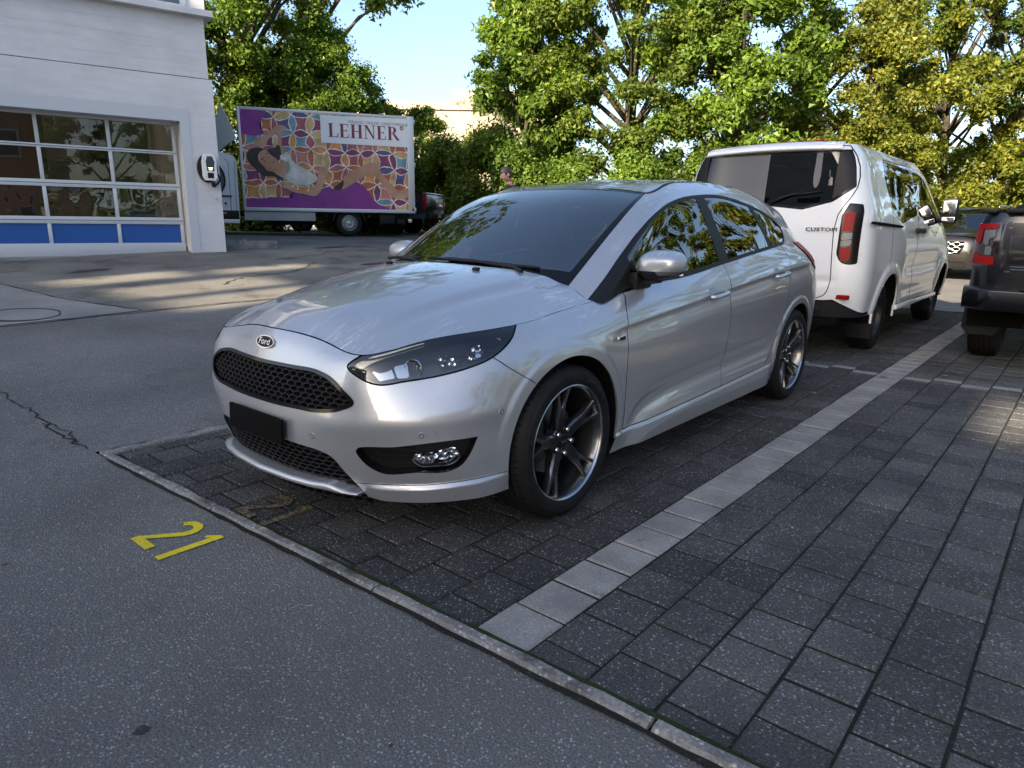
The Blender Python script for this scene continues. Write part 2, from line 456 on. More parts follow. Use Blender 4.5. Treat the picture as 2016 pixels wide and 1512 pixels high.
def build_ground():
    ys = sorted(set([-140, -90, -60, -40, -30, -24, -20, -17, -15]+[round(-13+.5*k, 3) for k in range(23)]+[-1.80, -1.65, -1.50, -1.412]+[-1, 0, 1, 2, 3, 4, 5, 6.5, 9, 14, 20, 30, 50, 90, 140]))
    V = []; F = []
    xs_b = [-140, -90, -60, -40, -30, -24, -20, -16, -13, -10.5, -8.45]; mid = [-6, -4, -2, 0, 1, 2]
    xs_f = [0, .4, 1, 2, 4, 7, 11, 16, 24, 40, 80, 140]
    nx = len(xs_b)+len(mid)+len(xs_f)
    for y in ys:
        e = xc(min(max(y, -1.412), 6.5))
        for x in xs_b+mid+[e+d for d in xs_f]: V.append((x, y, gz(x, y)))
    for j in range(len(ys)-1):
        for i in range(nx-1):
            if -1.42 < ys[j] < 6.4 and len(xs_b)-1 <= i < len(xs_b)+len(mid): continue
            F.append((j*nx+i, j*nx+i+1, (j+1)*nx+i+1, (j+1)*nx+i))
    o = pyobj('asphalt_ground', V, F, asphalt, None, True); tag(o, kind='structure')
    def sheet(name, poly, mat_, dz, kind='structure', n=1):
        bm = bmesh.new(); f = bm.faces.new([bm.verts.new((x, y, 0)) for x, y in poly])
        # slice along y so that the sheet follows the slope
        for y in [-13+.5*k for k in range(24)]:
            bmesh.ops.bisect_plane(bm, geom=bm.verts[:]+bm.edges[:]+bm.faces[:], plane_co=(0, y, 0), plane_no=(0, 1, 0))
        for x in (-20, -16, -13, -10.5, -8.45, -6, -4, -2, 0, 1, 2, 2.6, 3.3, 4.3):
            bmesh.ops.bisect_plane(bm, geom=bm.verts[:]+bm.edges[:]+bm.faces[:], plane_co=(x, 0, 0), plane_no=(1, 0, 0))
        for v in bm.verts: v.co.z = gz(v.co.x, v.co.y)+dz
        for fc in bm.faces:
            if fc.normal.z < 0: fc.normal_flip()
        o_ = bmobj(name, bm, mat_, None, True, False); 
        if kind: tag(o_, kind=kind)
        return o_
    random.seed(3)
    seam = [(16, -5.02)]+[(x, -5.06+random.uniform(-.03, .03)) for x in np.linspace(2.4, -1.7, 18)]+[(-3.2, -5.3), (-5.0, -6.2), (-8.0, -6.6), (-22, -6.9)]
    sheet('worn_asphalt', seam+[(-22, -22), (16, -22)], asphalt_old, .005)
    slab = [(6.0, -5.11), (1.27, -5.10), (.62, -5.14), (1.03, -6.2), (1.25, -7.58), (1.42, -8.9), (6.0, -10.3)]
    sheet('concrete_slab', slab, concrete_floor, .010)
    # dark joint round the slab, cracks in the asphalt
    def crack(name, pts, w_, mat_=joint_mat, dz=.013, jit=.02, sub=10):
        P = []
        for (a, b_) in zip(pts[:-1], pts[1:]):
            for k in range(sub):
                t = k/sub; P.append((a[0]+(b_[0]-a[0])*t+random.uniform(-jit, jit), a[1]+(b_[1]-a[1])*t+random.uniform(-jit, jit)))
        P.append(pts[-1]); V = []; F = []
        for i, q in enumerate(P):
            a = Vector(P[max(i-1, 0)]); b_ = Vector(P[min(i+1, len(P)-1)]); t = (b_-a).normalized(); nn = Vector((-t.y, t.x)); ww = w_*random.uniform(.4, 1.3)
            for s in (-1, 1):
                x, y = q[0]+nn.x*ww*s, q[1]+nn.y*ww*s; V.append((x, y, gz(x, y)+dz))
        for i in range(len(P)-1): F.append((2*i, 2*i+1, 2*i+3, 2*i+2))
        o_ = pyobj(name, V, F, mat_, None); tag(o_, kind='structure'); return o_
    crack('slab_joint', [(.62, -5.14), (1.03, -6.2), (1.25, -7.58), (1.42, -8.9)], .012, jit=.012)
    crack('asphalt_seam', [(6, -5.07), (2.4, -5.06), (1.27, -5.07), (.64, -5.08), (-.12, -5.08), (-.93, -5.02), (-1.7, -5.1)], .010, jit=.012)
    crack('asphalt_crack', [(2.45, -3.6), (2.40, -2.93), (2.37, -2.44), (2.38, -1.95), (2.36, -1.48)], .006, dz=.004, jit=.022, sub=9)
    crack('asphalt_crack', [(2.38, -2.1), (2.33, -1.85), (2.36, -1.62)], .004, dz=.0045, jit=.018, sub=7)
    crack('asphalt_crack', [(-.8, -6.2), (-1.3, -6.6), (-2.2, -6.7), (-3.0, -7.4)], .012, dz=.010, jit=.04)
    crack('asphalt_crack', [(-2.5, -7.8), (-4.5, -8.6), (-6.5, -8.4)], .010, dz=.010, jit=.05)
    # oil stains / repairs
    for (x, y, a, b_, r_) in ((.1, -8.1, .35, .10, .2), (-3.9, -7.0, .30, .08, .2), (-4.6, -9.2, .5, .10, .3)):
        pol = [(x+a*math.cos(q)*random.uniform(.75, 1.1)*math.cos(r_)-b_*math.sin(q)*math.sin(r_), y+a*math.cos(q)*math.sin(r_)+b_*math.sin(q)*random.uniform(.7, 1.2)) for q in np.linspace(0, 2*math.pi, 26, endpoint=False)]
        sheet('oil_stain', pol, stain_mat, .0085)
    # drips and chewing-gum spots on the near asphalt
    for (x, y, a) in SPOTS:
        pol = [(x+a*random.uniform(.6, 1.15)*math.cos(q), y+a*random.uniform(.5, 1.0)*math.sin(q)) for q in np.linspace(0, 2*math.pi, 14, endpoint=False)]
        sheet('oil_spot', pol, stain_mat, .0025)
    # manhole cover in the slab
    mh = empty('manhole_cover', (1.58, -5.50, gz(1.58, -5.50)+.011)); tag(mh, 'round concrete filled manhole cover in the pale slab by the workshop', 'manhole cover')
    mh.rotation_euler = (R(-4.2), 0, 0)
    lathe('frame_ring', [(0, .30), (.006, .30), (.006, .335), (0, .335)], pmat('cast_iron', (.05, .045, .04), .6, metal=.5), mh, 48, 'z')
    lathe('cover', [(0, .296), (.004, .296), (.005, .15), (.005, 0)], concrete_floor, mh, 48, 'z')
stain_mat = stone_mat('oil_stain', (.020, .020, .020), (.045, .044, .042), (.12, .12, .12), 110.0, .6, .3, 1.4, .15)

def build_bay():
    # bedding under the pavers
    bed = pyobj('paving_bed', [(-8.45, -1.36, -.0065), (xc(-1.36)-.02, -1.36, -.0065), (xc(6.5)-.02, 6.5, -.0065), (-8.45, 6.5, -.0065)], [(0, 1, 2, 3)], joint_mat); tag(bed, kind='structure')
    rnd = random.Random(5)
    # column lines: 0.197 m, pale line between y=1.15 and 1.345
    cols = [1.15+.1965*k for k in range(-13, 28)]
    px, g = .1945, .0085
    th = .045
    pieces = []
    for ci in range(len(cols)-1):
        y0, y1 = cols[ci], cols[ci+1]; k = ci-13
        pale = (k == 0)
        ph = 2.165 if k % 2 == 0 else 2.165-px/2
        if y0 < -1.31: y0 = -1.31
        if y1-y0 < .05: continue
        for r_ in range(-2, 60):
            x1 = ph-r_*px; x0 = x1-px
            lim = min(xc(y0), xc(y1))-.058
            if x0 > lim-.03: continue
            x1 = min(x1, lim)
            if x0 < -8.40: break
            cross = (-2.80 < (x0+x1)/2 < -2.62) and -.2 < y0 < 2.6
            pieces.append((x0+g*.65, x1-g*.65, y0+g*.42, y1-g*.42, pale, cross, k))
    cam_ = (CAM.x, CAM.y)
    def area(pc):
        cx_, cy_ = (pc[0]+pc[1])/2, (pc[2]+pc[3])/2
        d = math.hypot(cx_-cam_[0], cy_-cam_[1])
        # skip what the camera cannot see (behind it or under the car)
        v = Vector((cx_, cy_, 0))-CAM; z = v.dot(fwd); xx = v.dot(r2)/max(z, .01); yy = v.dot(u2)/max(z, .01)
        vis = z > .3 and abs(xx) < .78 and -.60 < yy < .58
        under = -2.0 < cx_ < 2.0 and -.75 < cy_ < .80
        return 1/(d*d) if (vis and not under) else 0
    order = sorted(range(len(pieces)), key=lambda i: -area(pieces[i]))
    near = set(order[:298])
    pav = empty('paving'); tag(pav, kind='structure')
    def block(x0, x1, y0, y1, z, tilt=(0, 0)):
        b_ = .006; V = []
        for (zz, i_) in ((-.04, 0), (z-.006, 0), (z, b_)):
            for (x, y) in ((x0+i_, y0+i_), (x1-i_, y0+i_), (x1-i_, y1-i_), (x0+i_, y1-i_)):
                V.append((x, y, zz+tilt[0]*(x-(x0+x1)/2)+tilt[1]*(y-(y0+y1)/2)))
        F = [(8, 9, 10, 11)]
        for a in (0, 4):
            for k in range(4): F.append((a+k, a+(k+1) % 4, a+4+(k+1) % 4, a+4+k))
        return V, F
    rest = {}
    for i, (x0, x1, y0, y1, pale, cross, k) in enumerate(pieces):
        if area(pieces[i]) == 0 and i not in near and (pieces[i][0] > 3.2): continue
        j = lambda s: rnd.uniform(-s, s)
        z = j(.0022); V, F = block(x0+j(.0012), x1+j(.0012), y0+j(.0012), y1+j(.0012), z, (j(.008), j(.008)))
        mi = 3 if pale else rnd.choice((0, 0, 0, 1) if k < 0 else (0, 1, 1, 1) if k < 3 else (1, 1, 2, 2))  # darker near the car: damp stone plus the car's shadow put into the colour
        if cross and not pale:
            # narrow pale marking stones across the bay
            xm = x0+.10
            Va, Fa = block(x0+.004, xm-.003, y0, y1, z); Vb, Fb = block(xm+.003, x1, y0, y1, z)
            for VV, FF, m2 in ((Va, Fa, 3 if -.2 < y0 < 2.6 else mi), (Vb, Fb, mi)):
                d = rest.setdefault(m2, ([], [])); o0 = len(d[0]); d[0].extend(VV); d[1].extend([tuple(a+o0 for a in f) for f in FF])
            continue
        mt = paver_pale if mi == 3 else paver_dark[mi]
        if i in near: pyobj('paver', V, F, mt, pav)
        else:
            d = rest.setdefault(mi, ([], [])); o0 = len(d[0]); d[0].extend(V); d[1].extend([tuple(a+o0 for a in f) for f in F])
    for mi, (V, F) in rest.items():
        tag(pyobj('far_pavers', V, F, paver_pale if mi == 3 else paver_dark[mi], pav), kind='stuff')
    # kerb stones: front of the bay, left side of the bay
    kerb = empty('kerb'); tag(kerb, kind='structure')
    def stone(P0, P1, w_, z, nrm):
        P0, P1 = Vector(P0), Vector(P1); t = (P1-P0).normalized(); n_ = Vector(nrm[:2])
        bm = bmesh.new(); m = 14; rows_ = []
        for i in range(m+1):
            p_ = P0.lerp(P1, i/m); row = []
            for (o_, zz) in ((0, -.05), (0, z-.008), (.006, z), (w_-.010, z), (w_, z-.012), (w_+.004, -.05)):
                jj = rnd.uniform(-.003, .003) if 0 < o_ else rnd.uniform(-.001, .001)
                q = p_+n_*(o_+jj); row.append(bm.verts.new((q.x, q.y, zz+rnd.uniform(-.0025, .0025))))
            rows_.append(row)
        for a, b_ in zip(rows_[:-1], rows_[1:]):
            for k in range(5): bm.faces.new((a[k], a[k+1], b_[k+1], b_[k]))
        for r_ in (rows_[0], rows_[-1]): bm.faces.new(r_)
        bmobj('kerb_stone', bm, granite, kerb)
    yj = [-1.345, -.275, .755, 1.765, 2.78, 3.8, 4.8, 5.8]
    for a, b_ in zip(yj[:-1], yj[1:]):
        stone((xc(a)-.052, a+.006), (xc(b_)-.052, b_-.006), .044, .012, (1, 0, 0))
    xj = [2.335, 1.33, .33, -.68, -1.68, -2.68, -3.7, -4.7, -5.7, -6.7, -7.7, -8.4]
    for a, b_ in zip(xj[:-1], xj[1:]):
        stone((a-.006, -1.318), (b_+.006, -1.318), .085, .010, (0, -1, 0))
    # worn groove between asphalt and kerb, moss line on the other side
    def strip(name, f0, f1, y0, y1, z, mat_, n=80):
        V = []; F = []
        for i in range(n+1):
            y = y0+(y1-y0)*i/n; V += [(f0(y)+rnd.uniform(-.004, .004), y, z), (f1(y)+rnd.uniform(-.005, .005), y, z+.001)]
        for i in range(n): F.append((2*i, 2*i+1, 2*i+3, 2*i+2))
        o_ = pyobj(name, V, F, mat_); tag(o_, kind='structure'); return o_
    strip('kerb_groove', lambda y: xc(y)-.008, lambda y: xc(y)+.014, -1.36, 6, .0035, joint_mat)
    strip('moss_line', lambda y: xc(y)-.072, lambda y: xc(y)-.050, -.1, 6, .003, moss_mat)
    V = []
    # painted bay number on the asphalt, and its faded twin on the pavers
    yellow = stone_mat('yellow_paint', (.74, .58, .015), (.84, .68, .03), (.86, .74, .10), 120.0, .6, .3, 3.0, .1, (75.0, .60, .68, (.08, .08, .075), .85))
    faded = worn_paint()
    def digit2(w_, h): 
        P = []
        R0 = w_*.5; t = .036
        cx_, cy_ = 0, h-R0
        out = [(cx_+R0*math.cos(a), cy_+R0*math.sin(a)) for a in np.linspace(R(160), R(-38), 14)]
        inn = [(cx_+(R0-t)*math.cos(a), cy_+(R0-t)*math.sin(a)) for a in np.linspace(R(160), R(-38), 14)]
        outer = out+[(-w_*.5+.062, t), (w_*.5, t), (w_*.5, 0), (-w_*.5, 0), (-w_*.5, t*1.0)]
        return outer, inn
    def build_no(name, x_base, y0, mat_, z, sc=1.0):
        o_, n_ = digit2(.135, .245)
        root = empty(name, (x_base, y0, z))
        # strokes of the 2: arc, slant, foot
        V = []; F = []
        arc = list(zip(o_[:14], n_[:14]))
        path = arc+[((-.135*.5+.040, .034), (-.135*.5+.002, .030))]
        for a, b_ in path: V += [(-a[1]*sc, a[0]*sc, 0), (-b_[1]*sc, b_[0]*sc, 0)]
        for i in range(len(path)-1): F.append((2*i, 2*i+1, 2*i+3, 2*i+2))
        k = len(V); V += [(0, -.0675*sc, 0), (-.038*sc, -.0675*sc, 0), (-.038*sc, .0675*sc, 0), (0, .0675*sc, 0)]; F.append((k, k+1, k+2, k+3))
        V = [(v[0], v[1], .0) for v in V]
        for q in range(k, k+4): V[q] = (V[q][0], V[q][1], .0004)
        d2_ = pyobj('digit_two', V, F, mat_, root)
        o1 = [(0, .150), (0, .186), (-.245, .186), (-.245, .160), (-.205, .120), (-.192, .131), (-.205, .150)]
        pyobj('digit_one', [(a*sc, b_*sc, 0) for a, b_ in o1], [tuple(range(7))], mat_, root)
        return root
    tag(build_no('bay_number', 2.622, -.165, yellow, .0045), 'fresh yellow painted bay number 21 on the asphalt', 'number marking')
    tag(build_no('bay_number', 2.225, -.135, faded, .0052, .95), 'faded old bay number 21 on the pavers under the bumper', 'number marking')
    # leaves and litter
    rnd2 = random.Random(11)
    leafm = pmat('fallen_leaf', (.20, .17, .06), .8)
    for (x, y, s) in ((-2.62, 1.22, .035), (-1.62, .98, .03), (-3.0, 1.6, .03)):
        V = [(x+s*math.cos(q)*(1 if k % 2 else .6), y+s*math.sin(q)*(1 if k % 2 else .6), .008+.006*(k % 2)) for k, q in enumerate(np.linspace(0, 2*math.pi, 10, endpoint=False))]
        tag(pyobj('fallen_leaf', V, [tuple(range(10))], leafm), ['dry yellow leaf lying on the pale stones behind the rear wheel', 'small dry leaf on dark pavers beside the rear wheel', 'small dry leaf on dark pavers near the pickup'][[-2.62, -1.62, -3.0].index(x)], 'leaf')
def worn_paint():
    m_, N, L, b = newmat('faded_yellow_paint')
    ge = node(N, 'ShaderNodeNewGeometry'); n1 = node(N, 'ShaderNodeTexNoise', Scale=90.0, Detail=5.0); L.new(ge.outputs['Position'], n1.inputs['Vector'])
    r1 = ramp(N, [(.44, (.035, .034, .034)), (.60, (.22, .17, .06))]); L.new(n1.outputs[0], r1.inputs[0]); L.new(r1.outputs[0], b.inputs['Base Color'])
    b.inputs['Roughness'].default_value = .85
    return m_  # front panel in mottled olive grey, darker than the box sides
build_ground(); build_bay()
# ---------------------------------------------------------------- hatchback body surfaces (x forward, y left, z up, metres)
WX, WZ, WR = 1.324, .322, .322            # axles at +-WX, wheel radius

def car_rows():
    z = lambda *a: a
    st = [ # rows bottom -> top at each station round the left half of the car
     [(2.150,0,.20),(2.185,0,.33),(2.195,0,.45),(2.180,0,.58),(2.152,0,.68),(2.132,0,.74),(2.103,0,.785)],
     [(2.118,.31,.20),(2.155,.315,.33),(2.166,.32,.445),(2.150,.32,.575),(2.120,.32,.67),(2.098,.315,.72),(2.066,.31,.758)],
     [(2.035,.50,.20),(2.075,.515,.33),(2.095,.525,.44),(2.098,.53,.565),(2.085,.525,.655),(2.073,.515,.70),(2.050,.50,.735)],
     [(1.935,.675,.205),(1.962,.695,.33),(1.972,.703,.45),(1.955,.70,.57),(1.915,.688,.66),(1.900,.665,.715),(1.885,.615,.778)],
     [(1.810,.785,.21),(1.835,.798,.33),(1.838,.803,.45),(1.815,.802,.575),(1.785,.785,.675),(1.760,.752,.745),(1.735,.690,.800)],
     [(1.680,.835,.21),(1.690,.848,.33),(1.690,.853,.46),(1.675,.852,.60),(1.655,.838,.70),(1.620,.805,.77),(1.570,.755,.815)],
     [(1.324,.868,.21),(1.324,.880,.34),(1.324,.888,.48),(1.324,.890,.62),(1.324,.880,.725),(1.324,.838,.795),(1.324,.775,.840)],
     [(.97,.868,.19),(.97,.884,.33),(.97,.890,.48),(.97,.895,.63),(.97,.888,.745),(.98,.853,.82),(1.00,.786,.875)],
     [(.45,.866,.19),(.45,.884,.33),(.45,.894,.49),(.45,.902,.64),(.45,.897,.77),(.45,.866,.86),(.45,.808,.928)],
     [(-.10,.866,.19),(-.10,.884,.33),(-.10,.894,.50),(-.10,.903,.66),(-.10,.900,.81),(-.10,.870,.90),(-.10,.818,.975)],
     [(-.60,.866,.19),(-.60,.884,.33),(-.60,.894,.51),(-.60,.903,.68),(-.60,.899,.84),(-.60,.870,.935),(-.60,.812,1.024)],
     [(-.97,.864,.20),(-.97,.884,.34),(-.97,.893,.52),(-.97,.902,.70),(-.97,.898,.86),(-.97,.868,.965),(-.97,.798,1.057)],
     [(-1.324,.850,.21),(-1.324,.880,.35),(-1.324,.893,.53),(-1.324,.900,.71),(-1.324,.894,.87),(-1.32,.860,.985),(-1.30,.775,1.078)],
     [(-1.66,.83,.23),(-1.66,.860,.36),(-1.66,.874,.54),(-1.66,.880,.72),(-1.66,.872,.88),(-1.64,.835,.99),(-1.60,.740,1.085)],
     [(-1.90,.755,.25),(-1.93,.785,.37),(-1.945,.80,.55),(-1.945,.80,.73),(-1.92,.785,.88),(-1.88,.75,.98),(-1.80,.675,1.08)],
     [(-2.06,.52,.27),(-2.10,.545,.38),(-2.12,.56,.55),(-2.11,.56,.73),(-2.07,.55,.88),(-2.02,.53,.98),(-1.93,.49,1.07)],
     [(-2.11,0,.27),(-2.15,0,.38),(-2.165,0,.55),(-2.155,0,.73),(-2.12,0,.88),(-2.07,0,.98),(-1.99,0,1.065)],
    ]
    return np.array(st, float).transpose(1, 0, 2)

CREASE = np.array([(-2.2,.965),(-1.8,.952),(-1.4,.936),(-.73,.899),(-.14,.853),(.2,.822),(.93,.760),(1.05,.748),(1.3,.728)])
SILLTOP = np.array([(-.95,.345),(-.83,.335),(1.01,.280),(1.1,.277)])

def wheel_r(V):
    rf = np.hypot(V[:, 0]-WX, V[:, 2]-WZ-.012); rr = np.hypot(V[:, 0]+WX, V[:, 2]-WZ-.012)
    return rf, rr
ARF, ARR = .352, .350

def car_ring1(ns=500, nt=136):
    g = ringsurf(car_rows(), ns, nt, flip=False)
    V = g.V; x, y, z = V.T
    d = np.zeros(len(V))
    side = sstep(y, .72, .84)
    # shoulder crease: the flank is pulled in just under the line
    zc = np.interp(x, CREASE[:, 0], CREASE[:, 1]); t = zc-z
    w = side*sstep(x, 1.10, .90)*sstep(x, -2.0, -1.7)
    d -= np.where(t > 0, .0095*(t/.028)*np.exp(1-t/.028), 0)*w
    # lower door scallop flares out towards the sill
    zl = np.interp(x, [-1.0,-.8,0,.5,.70,.80,.86], [.43,.425,.40,.375,.345,.31,.27])
    ws = side*sstep(x, .90, .74)*sstep(x, -1.0, -.8)
    d += .024*np.clip((zl-z)/.11, 0, 1)*ws - .012*np.exp(-((z-zl-.03)/.05)**2)*ws
    # sill skirt stands proud
    zs = np.interp(x, SILLTOP[:, 0], SILLTOP[:, 1])
    inn = sstep(x, 1.03, 1.0)*sstep(x, -.97, -.9)*side
    d += inn*.010*sstep(z, zs+.002, zs-.012)
    # wheel arch lips
    rf, rr = wheel_r(V)
    d += .0085*sstep(rf, ARF+.060, ARF+.040)*sstep(z, .2, .3)*sstep(x, 1.75, 1.66)*side
    d += .0085*sstep(rr, ARR+.055, ARR+.036)*sstep(z, .2, .3)*side
    # front bumper: soft ledge under the headlamps, spoiler lip at the bottom
    fr = sstep(x, 1.62, 1.8)
    zb = .485 + .05*np.clip((np.abs(y)-.45)/.4, 0, 1)
    d += fr*.010*np.exp(-((z-zb)/.05)**2)*sstep(y, .25, .45)
    zlow = np.interp(y, [0,.45,.55,.70,.86], [.255,.255,.262,.272,.290])
    d += fr*.016*sstep(z, zlow+.004, zlow-.012)*sstep(y, .46, .56)
    g.V = V + g.N*d[:, None]
    return g.renormal()

def car_green_rows():
    base = [(1.225,0,.958),(1.185,.28,.955),(1.085,.54,.945),(1.020,.655,.918),(1.045,.772,.868),(.85,.798,.895),(.42,.809,.930),
            (-.10,.818,.975),(-.60,.812,1.024),(-1.05,.793,1.062),(-1.36,.765,1.080),(-1.62,.735,1.085),(-1.80,.665,1.078),(-1.93,.40,1.068),(-1.985,0,1.065)]
    top = [(.325,0,1.387),(.315,.28,1.381),(.282,.50,1.362),(.268,.578,1.352),(.215,.592,1.362),(.08,.582,1.400),(-.15,.570,1.428),
            (-.50,.562,1.442),(-.88,.552,1.431),(-1.22,.540,1.399),(-1.47,.530,1.362),(-1.66,.505,1.330),(-1.75,.450,1.318),(-1.82,.25,1.318),(-1.845,0,1.322)]
    base = np.array(base); top = np.array(top); n = len(base)
    # outward direction of each rib
    rows = [base]
    fr = np.array([1,1,1,.8,.6]+[0]*10)
    out = []
    for k in range(n):
        a = np.interp(k, [0,2,3,4,5,10,11,12,13,14],[0,15,38,70,88,92,105,140,170,180])
        out.append((np.cos(np.radians(a)), np.sin(np.radians(a)), .45))
    out = np.array(out)
    bul = {.3:.026, .62:.040, .86:.034}
    bf = {.3:.022, .62:.034, .86:.024}
    for t in (.3, .62, .86):
        b = np.array([bf[t]*fr[k]+bul[t]*(1-fr[k]) for k in range(n)])
        if True: b[10:] *= .7
        rows.append(base*(1-t)+top*t+out*b[:, None])
    rows.append(top)
    return np.array(rows)

def car_ring2(ns=420, nt=70):
    return ringsurf(car_green_rows(), ns, nt, flip=False)

def car_hood(n=170, m=110):
    R = car_rows()[-1]
    pts = []
    for p in R[:8]: pts.append(p)
    pts += [(1.14,.765,.862)]
    pts += [(1.195,0,1.000),(1.17,.28,.992),(1.10,.50,.972),(1.03,.645,.928)]
    pts += [(2.0,0,.833),(1.85,0,.880),(1.6,0,.937),(1.38,0,.975)]
    pts += [(2.0,.22,.818),(1.8,.30,.872),(1.55,.34,.928),(1.3,.38,.968)]
    pts += [(1.86,.50,.812),(1.66,.58,.850),(1.45,.62,.886),(1.22,.64,.916)]
    P = np.array(pts); m_ = P[P[:, 1] > 1e-6]*[1, -1, 1]
    ev = tps(np.r_[P, m_], 2e-5)
    x = np.linspace(.95, 2.14, n); y = np.linspace(0, .86, m)
    X, Y = np.meshgrid(x, y, indexing='ij')
    Z = ev(np.c_[X.ravel(), Y.ravel()]).reshape(X.shape)
    # power lines: raised centre
    yl = np.interp(X, [1.1, 2.1], [.56, .36])
    Z = Z + .007*sstep(Y, yl+.035, yl-.02)*sstep(X, 2.10, 1.95) - .004*np.exp(-((Y-yl-.05)/.03)**2)*sstep(X, 2.10, 1.95)
    return gridsurf(np.stack([X, Y, Z], -1))

def car_roof(n=150, m=60):
    T = car_green_rows()[-1]
    pts = list(T) + [(.05,0,1.437),(-.3,0,1.468),(-.7,0,1.474),(-1.1,0,1.456),(-1.5,0,1.402),(-1.7,0,1.362)]
    pts += [(0,.35,1.428),(-.5,.35,1.461),(-1.0,.35,1.448),(-1.5,.33,1.388)]
    pts += [(-.5,.60,1.428),(-1.0,.59,1.404),(.1,.62,1.378)]
    P = np.array(pts); m_ = P[P[:, 1] > 1e-6]*[1, -1, 1]
    ev = tps(np.r_[P, m_], 2e-5)
    x = np.linspace(-2.0, .42, n); y = np.linspace(0, .64, m)
    X, Y = np.meshgrid(x, y, indexing='ij')
    Z = ev(np.c_[X.ravel(), Y.ravel()]).reshape(X.shape)
    return gridsurf(np.stack([X, Y, Z], -1))
# ---------------------------------------------------------------- vehicle materials
def paint(name, col, metal=.75, rough=.34, coat=1.0, wet=1.0, flake=.0, wet_scale=58.0, streak=True):
    """car paint with clear coat; rain beads on the faces that look up"""
    m_, N, L, b = newmat(name)
    b.inputs['Metallic'].default_value = metal; b.inputs['Roughness'].default_value = rough
    b.inputs['Coat Weight'].default_value = coat; b.inputs['Coat Roughness'].default_value = .005; b.inputs['Coat IOR'].default_value = 1.78
    tc = node(N, 'ShaderNodeTexCoord'); ob = tc.outputs['Object']
    n1 = node(N, 'ShaderNodeTexNoise', Scale=2.2, Detail=3.0); L.new(ob, n1.inputs['Vector'])
    c = mixc(N, L, n1.outputs[0], tuple(k*.93 for k in col), tuple(min(1, k*1.05) for k in col))
    # road dirt low on the body
    n3 = node(N, 'ShaderNodeTexNoise', Scale=38.0, Detail=5.0); L.new(ob, n3.inputs['Vector'])
    b_r = ramp(N, [(.62, (0, 0, 0)), (.80, (1, 1, 1))]); L.new(n3.outputs[0], b_r.inputs[0])
    c = mixc(N, L, math_(N, L, 'MULTIPLY', b_r.outputs[0], .18), c, (.10, .095, .085))
    if wet:
        ge = node(N, 'ShaderNodeNewGeometry'); sx = node(N, 'ShaderNodeSeparateXYZ'); L.new(ge.outputs['Normal'], sx.inputs[0])
        mk = math_(N, L, 'MULTIPLY_ADD', sx.outputs[2], 2.2, -.25, clamp=True)
        hs = []
        for sc_, lo, hi, h in ((wet_scale, .10, .34, 1.0), (wet_scale*2.2, .10, .30, .45)):
            vo = node(N, 'ShaderNodeTexVoronoi', Scale=sc_); L.new(ob, vo.inputs['Vector'])
            wn = node(N, 'ShaderNodeTexWhiteNoise'); L.new(vo.outputs['Position'], wn.inputs[0])
            th = math_(N, L, 'MULTIPLY_ADD', wn.outputs[0], .42, -.06)
            d = math_(N, L, 'SUBTRACT', th, vo.outputs['Distance'])
            d = math_(N, L, 'MULTIPLY', d, 7.0, clamp=True)
            d = math_(N, L, 'POWER', d, .5)
            hs.append(math_(N, L, 'MULTIPLY', d, h))
        hh = math_(N, L, 'MULTIPLY', math_(N, L, 'ADD', hs[0], hs[1]), mk)
        bp = node(N, 'ShaderNodeBump', Strength=.45*wet, Distance=.003); L.new(hh, bp.inputs['Height'])
        L.new(bp.outputs[0], b.inputs['Coat Normal'])
        if streak:
            # dried run-off marks
            mp = node(N, 'ShaderNodeMapping'); mp.inputs['Scale'].default_value = (1.3, 12, 1.0); mp.inputs['Rotation'].default_value = (0, 0, R(-14))
            L.new(ob, mp.inputs[0])
            n4 = node(N, 'ShaderNodeTexNoise', Scale=2.6, Detail=4.0, Distortion=.7); L.new(mp.outputs[0], n4.inputs['Vector'])
            r4 = ramp(N, [(.485, (0, 0, 0)), (.505, (1, 1, 1)), (.53, (0, 0, 0))]); L.new(n4.outputs[0], r4.inputs[0])
            n5 = node(N, 'ShaderNodeTexNoise', Scale=3.0, Detail=2.0); L.new(ob, n5.inputs['Vector'])
            r5 = ramp(N, [(.48, (0, 0, 0)), (.62, (1, 1, 1))]); L.new(n5.outputs[0], r5.inputs[0])
            mk2 = math_(N, L, 'MULTIPLY_ADD', sx.outputs[2], 5.0, -3.4, clamp=True)
            k = math_(N, L, 'MULTIPLY', math_(N, L, 'MULTIPLY', r4.outputs[0], r5.outputs[0]), mk2)
            c = mixc(N, L, math_(N, L, 'MULTIPLY', k, .75), c, (.86, .87, .88))
            rr = math_(N, L, 'MULTIPLY_ADD', k, .3, rough); L.new(rr, b.inputs['Roughness'])
    L.new(c, b.inputs['Base Color'])
    return m_

silver = paint('silver_paint', (.45, .46, .485), metal=.66, rough=.40)
silver_dry = silver
gloss_black = pmat('gloss_black', (.004, .004, .0045), .16, spec=.4)
satin_black = pmat('satin_black_plastic', (.007, .007, .008), .5, spec=.3)
matte_black = pmat('matte_black_plastic', (.004, .004, .004), .9, spec=.1)
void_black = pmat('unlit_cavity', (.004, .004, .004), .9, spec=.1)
seam_black = pmat('panel_gap', (.006, .006, .007), .8, spec=.1)
chrome = pmat('bright_chrome', (.75, .76, .78), .12, metal=1)
frosted = pmat('satin_chrome', (.45, .46, .48), .32, metal=1)
wind_glass = glassmat('windscreen_glass', (.70, .74, .74), 2.7, spots=True)
side_glass = glassmat('side_glass', (.20, .22, .22), 2.3)
privacy_glass = glassmat('privacy_glass', (.05, .055, .055), 2.1)
lens_glass = glassmat('lamp_lens', (.92, .94, .96), 1.75)
wheel_grey = pmat('wheel_dark_grey', (.115, .118, .125), .24, metal=.9, coat=.5)
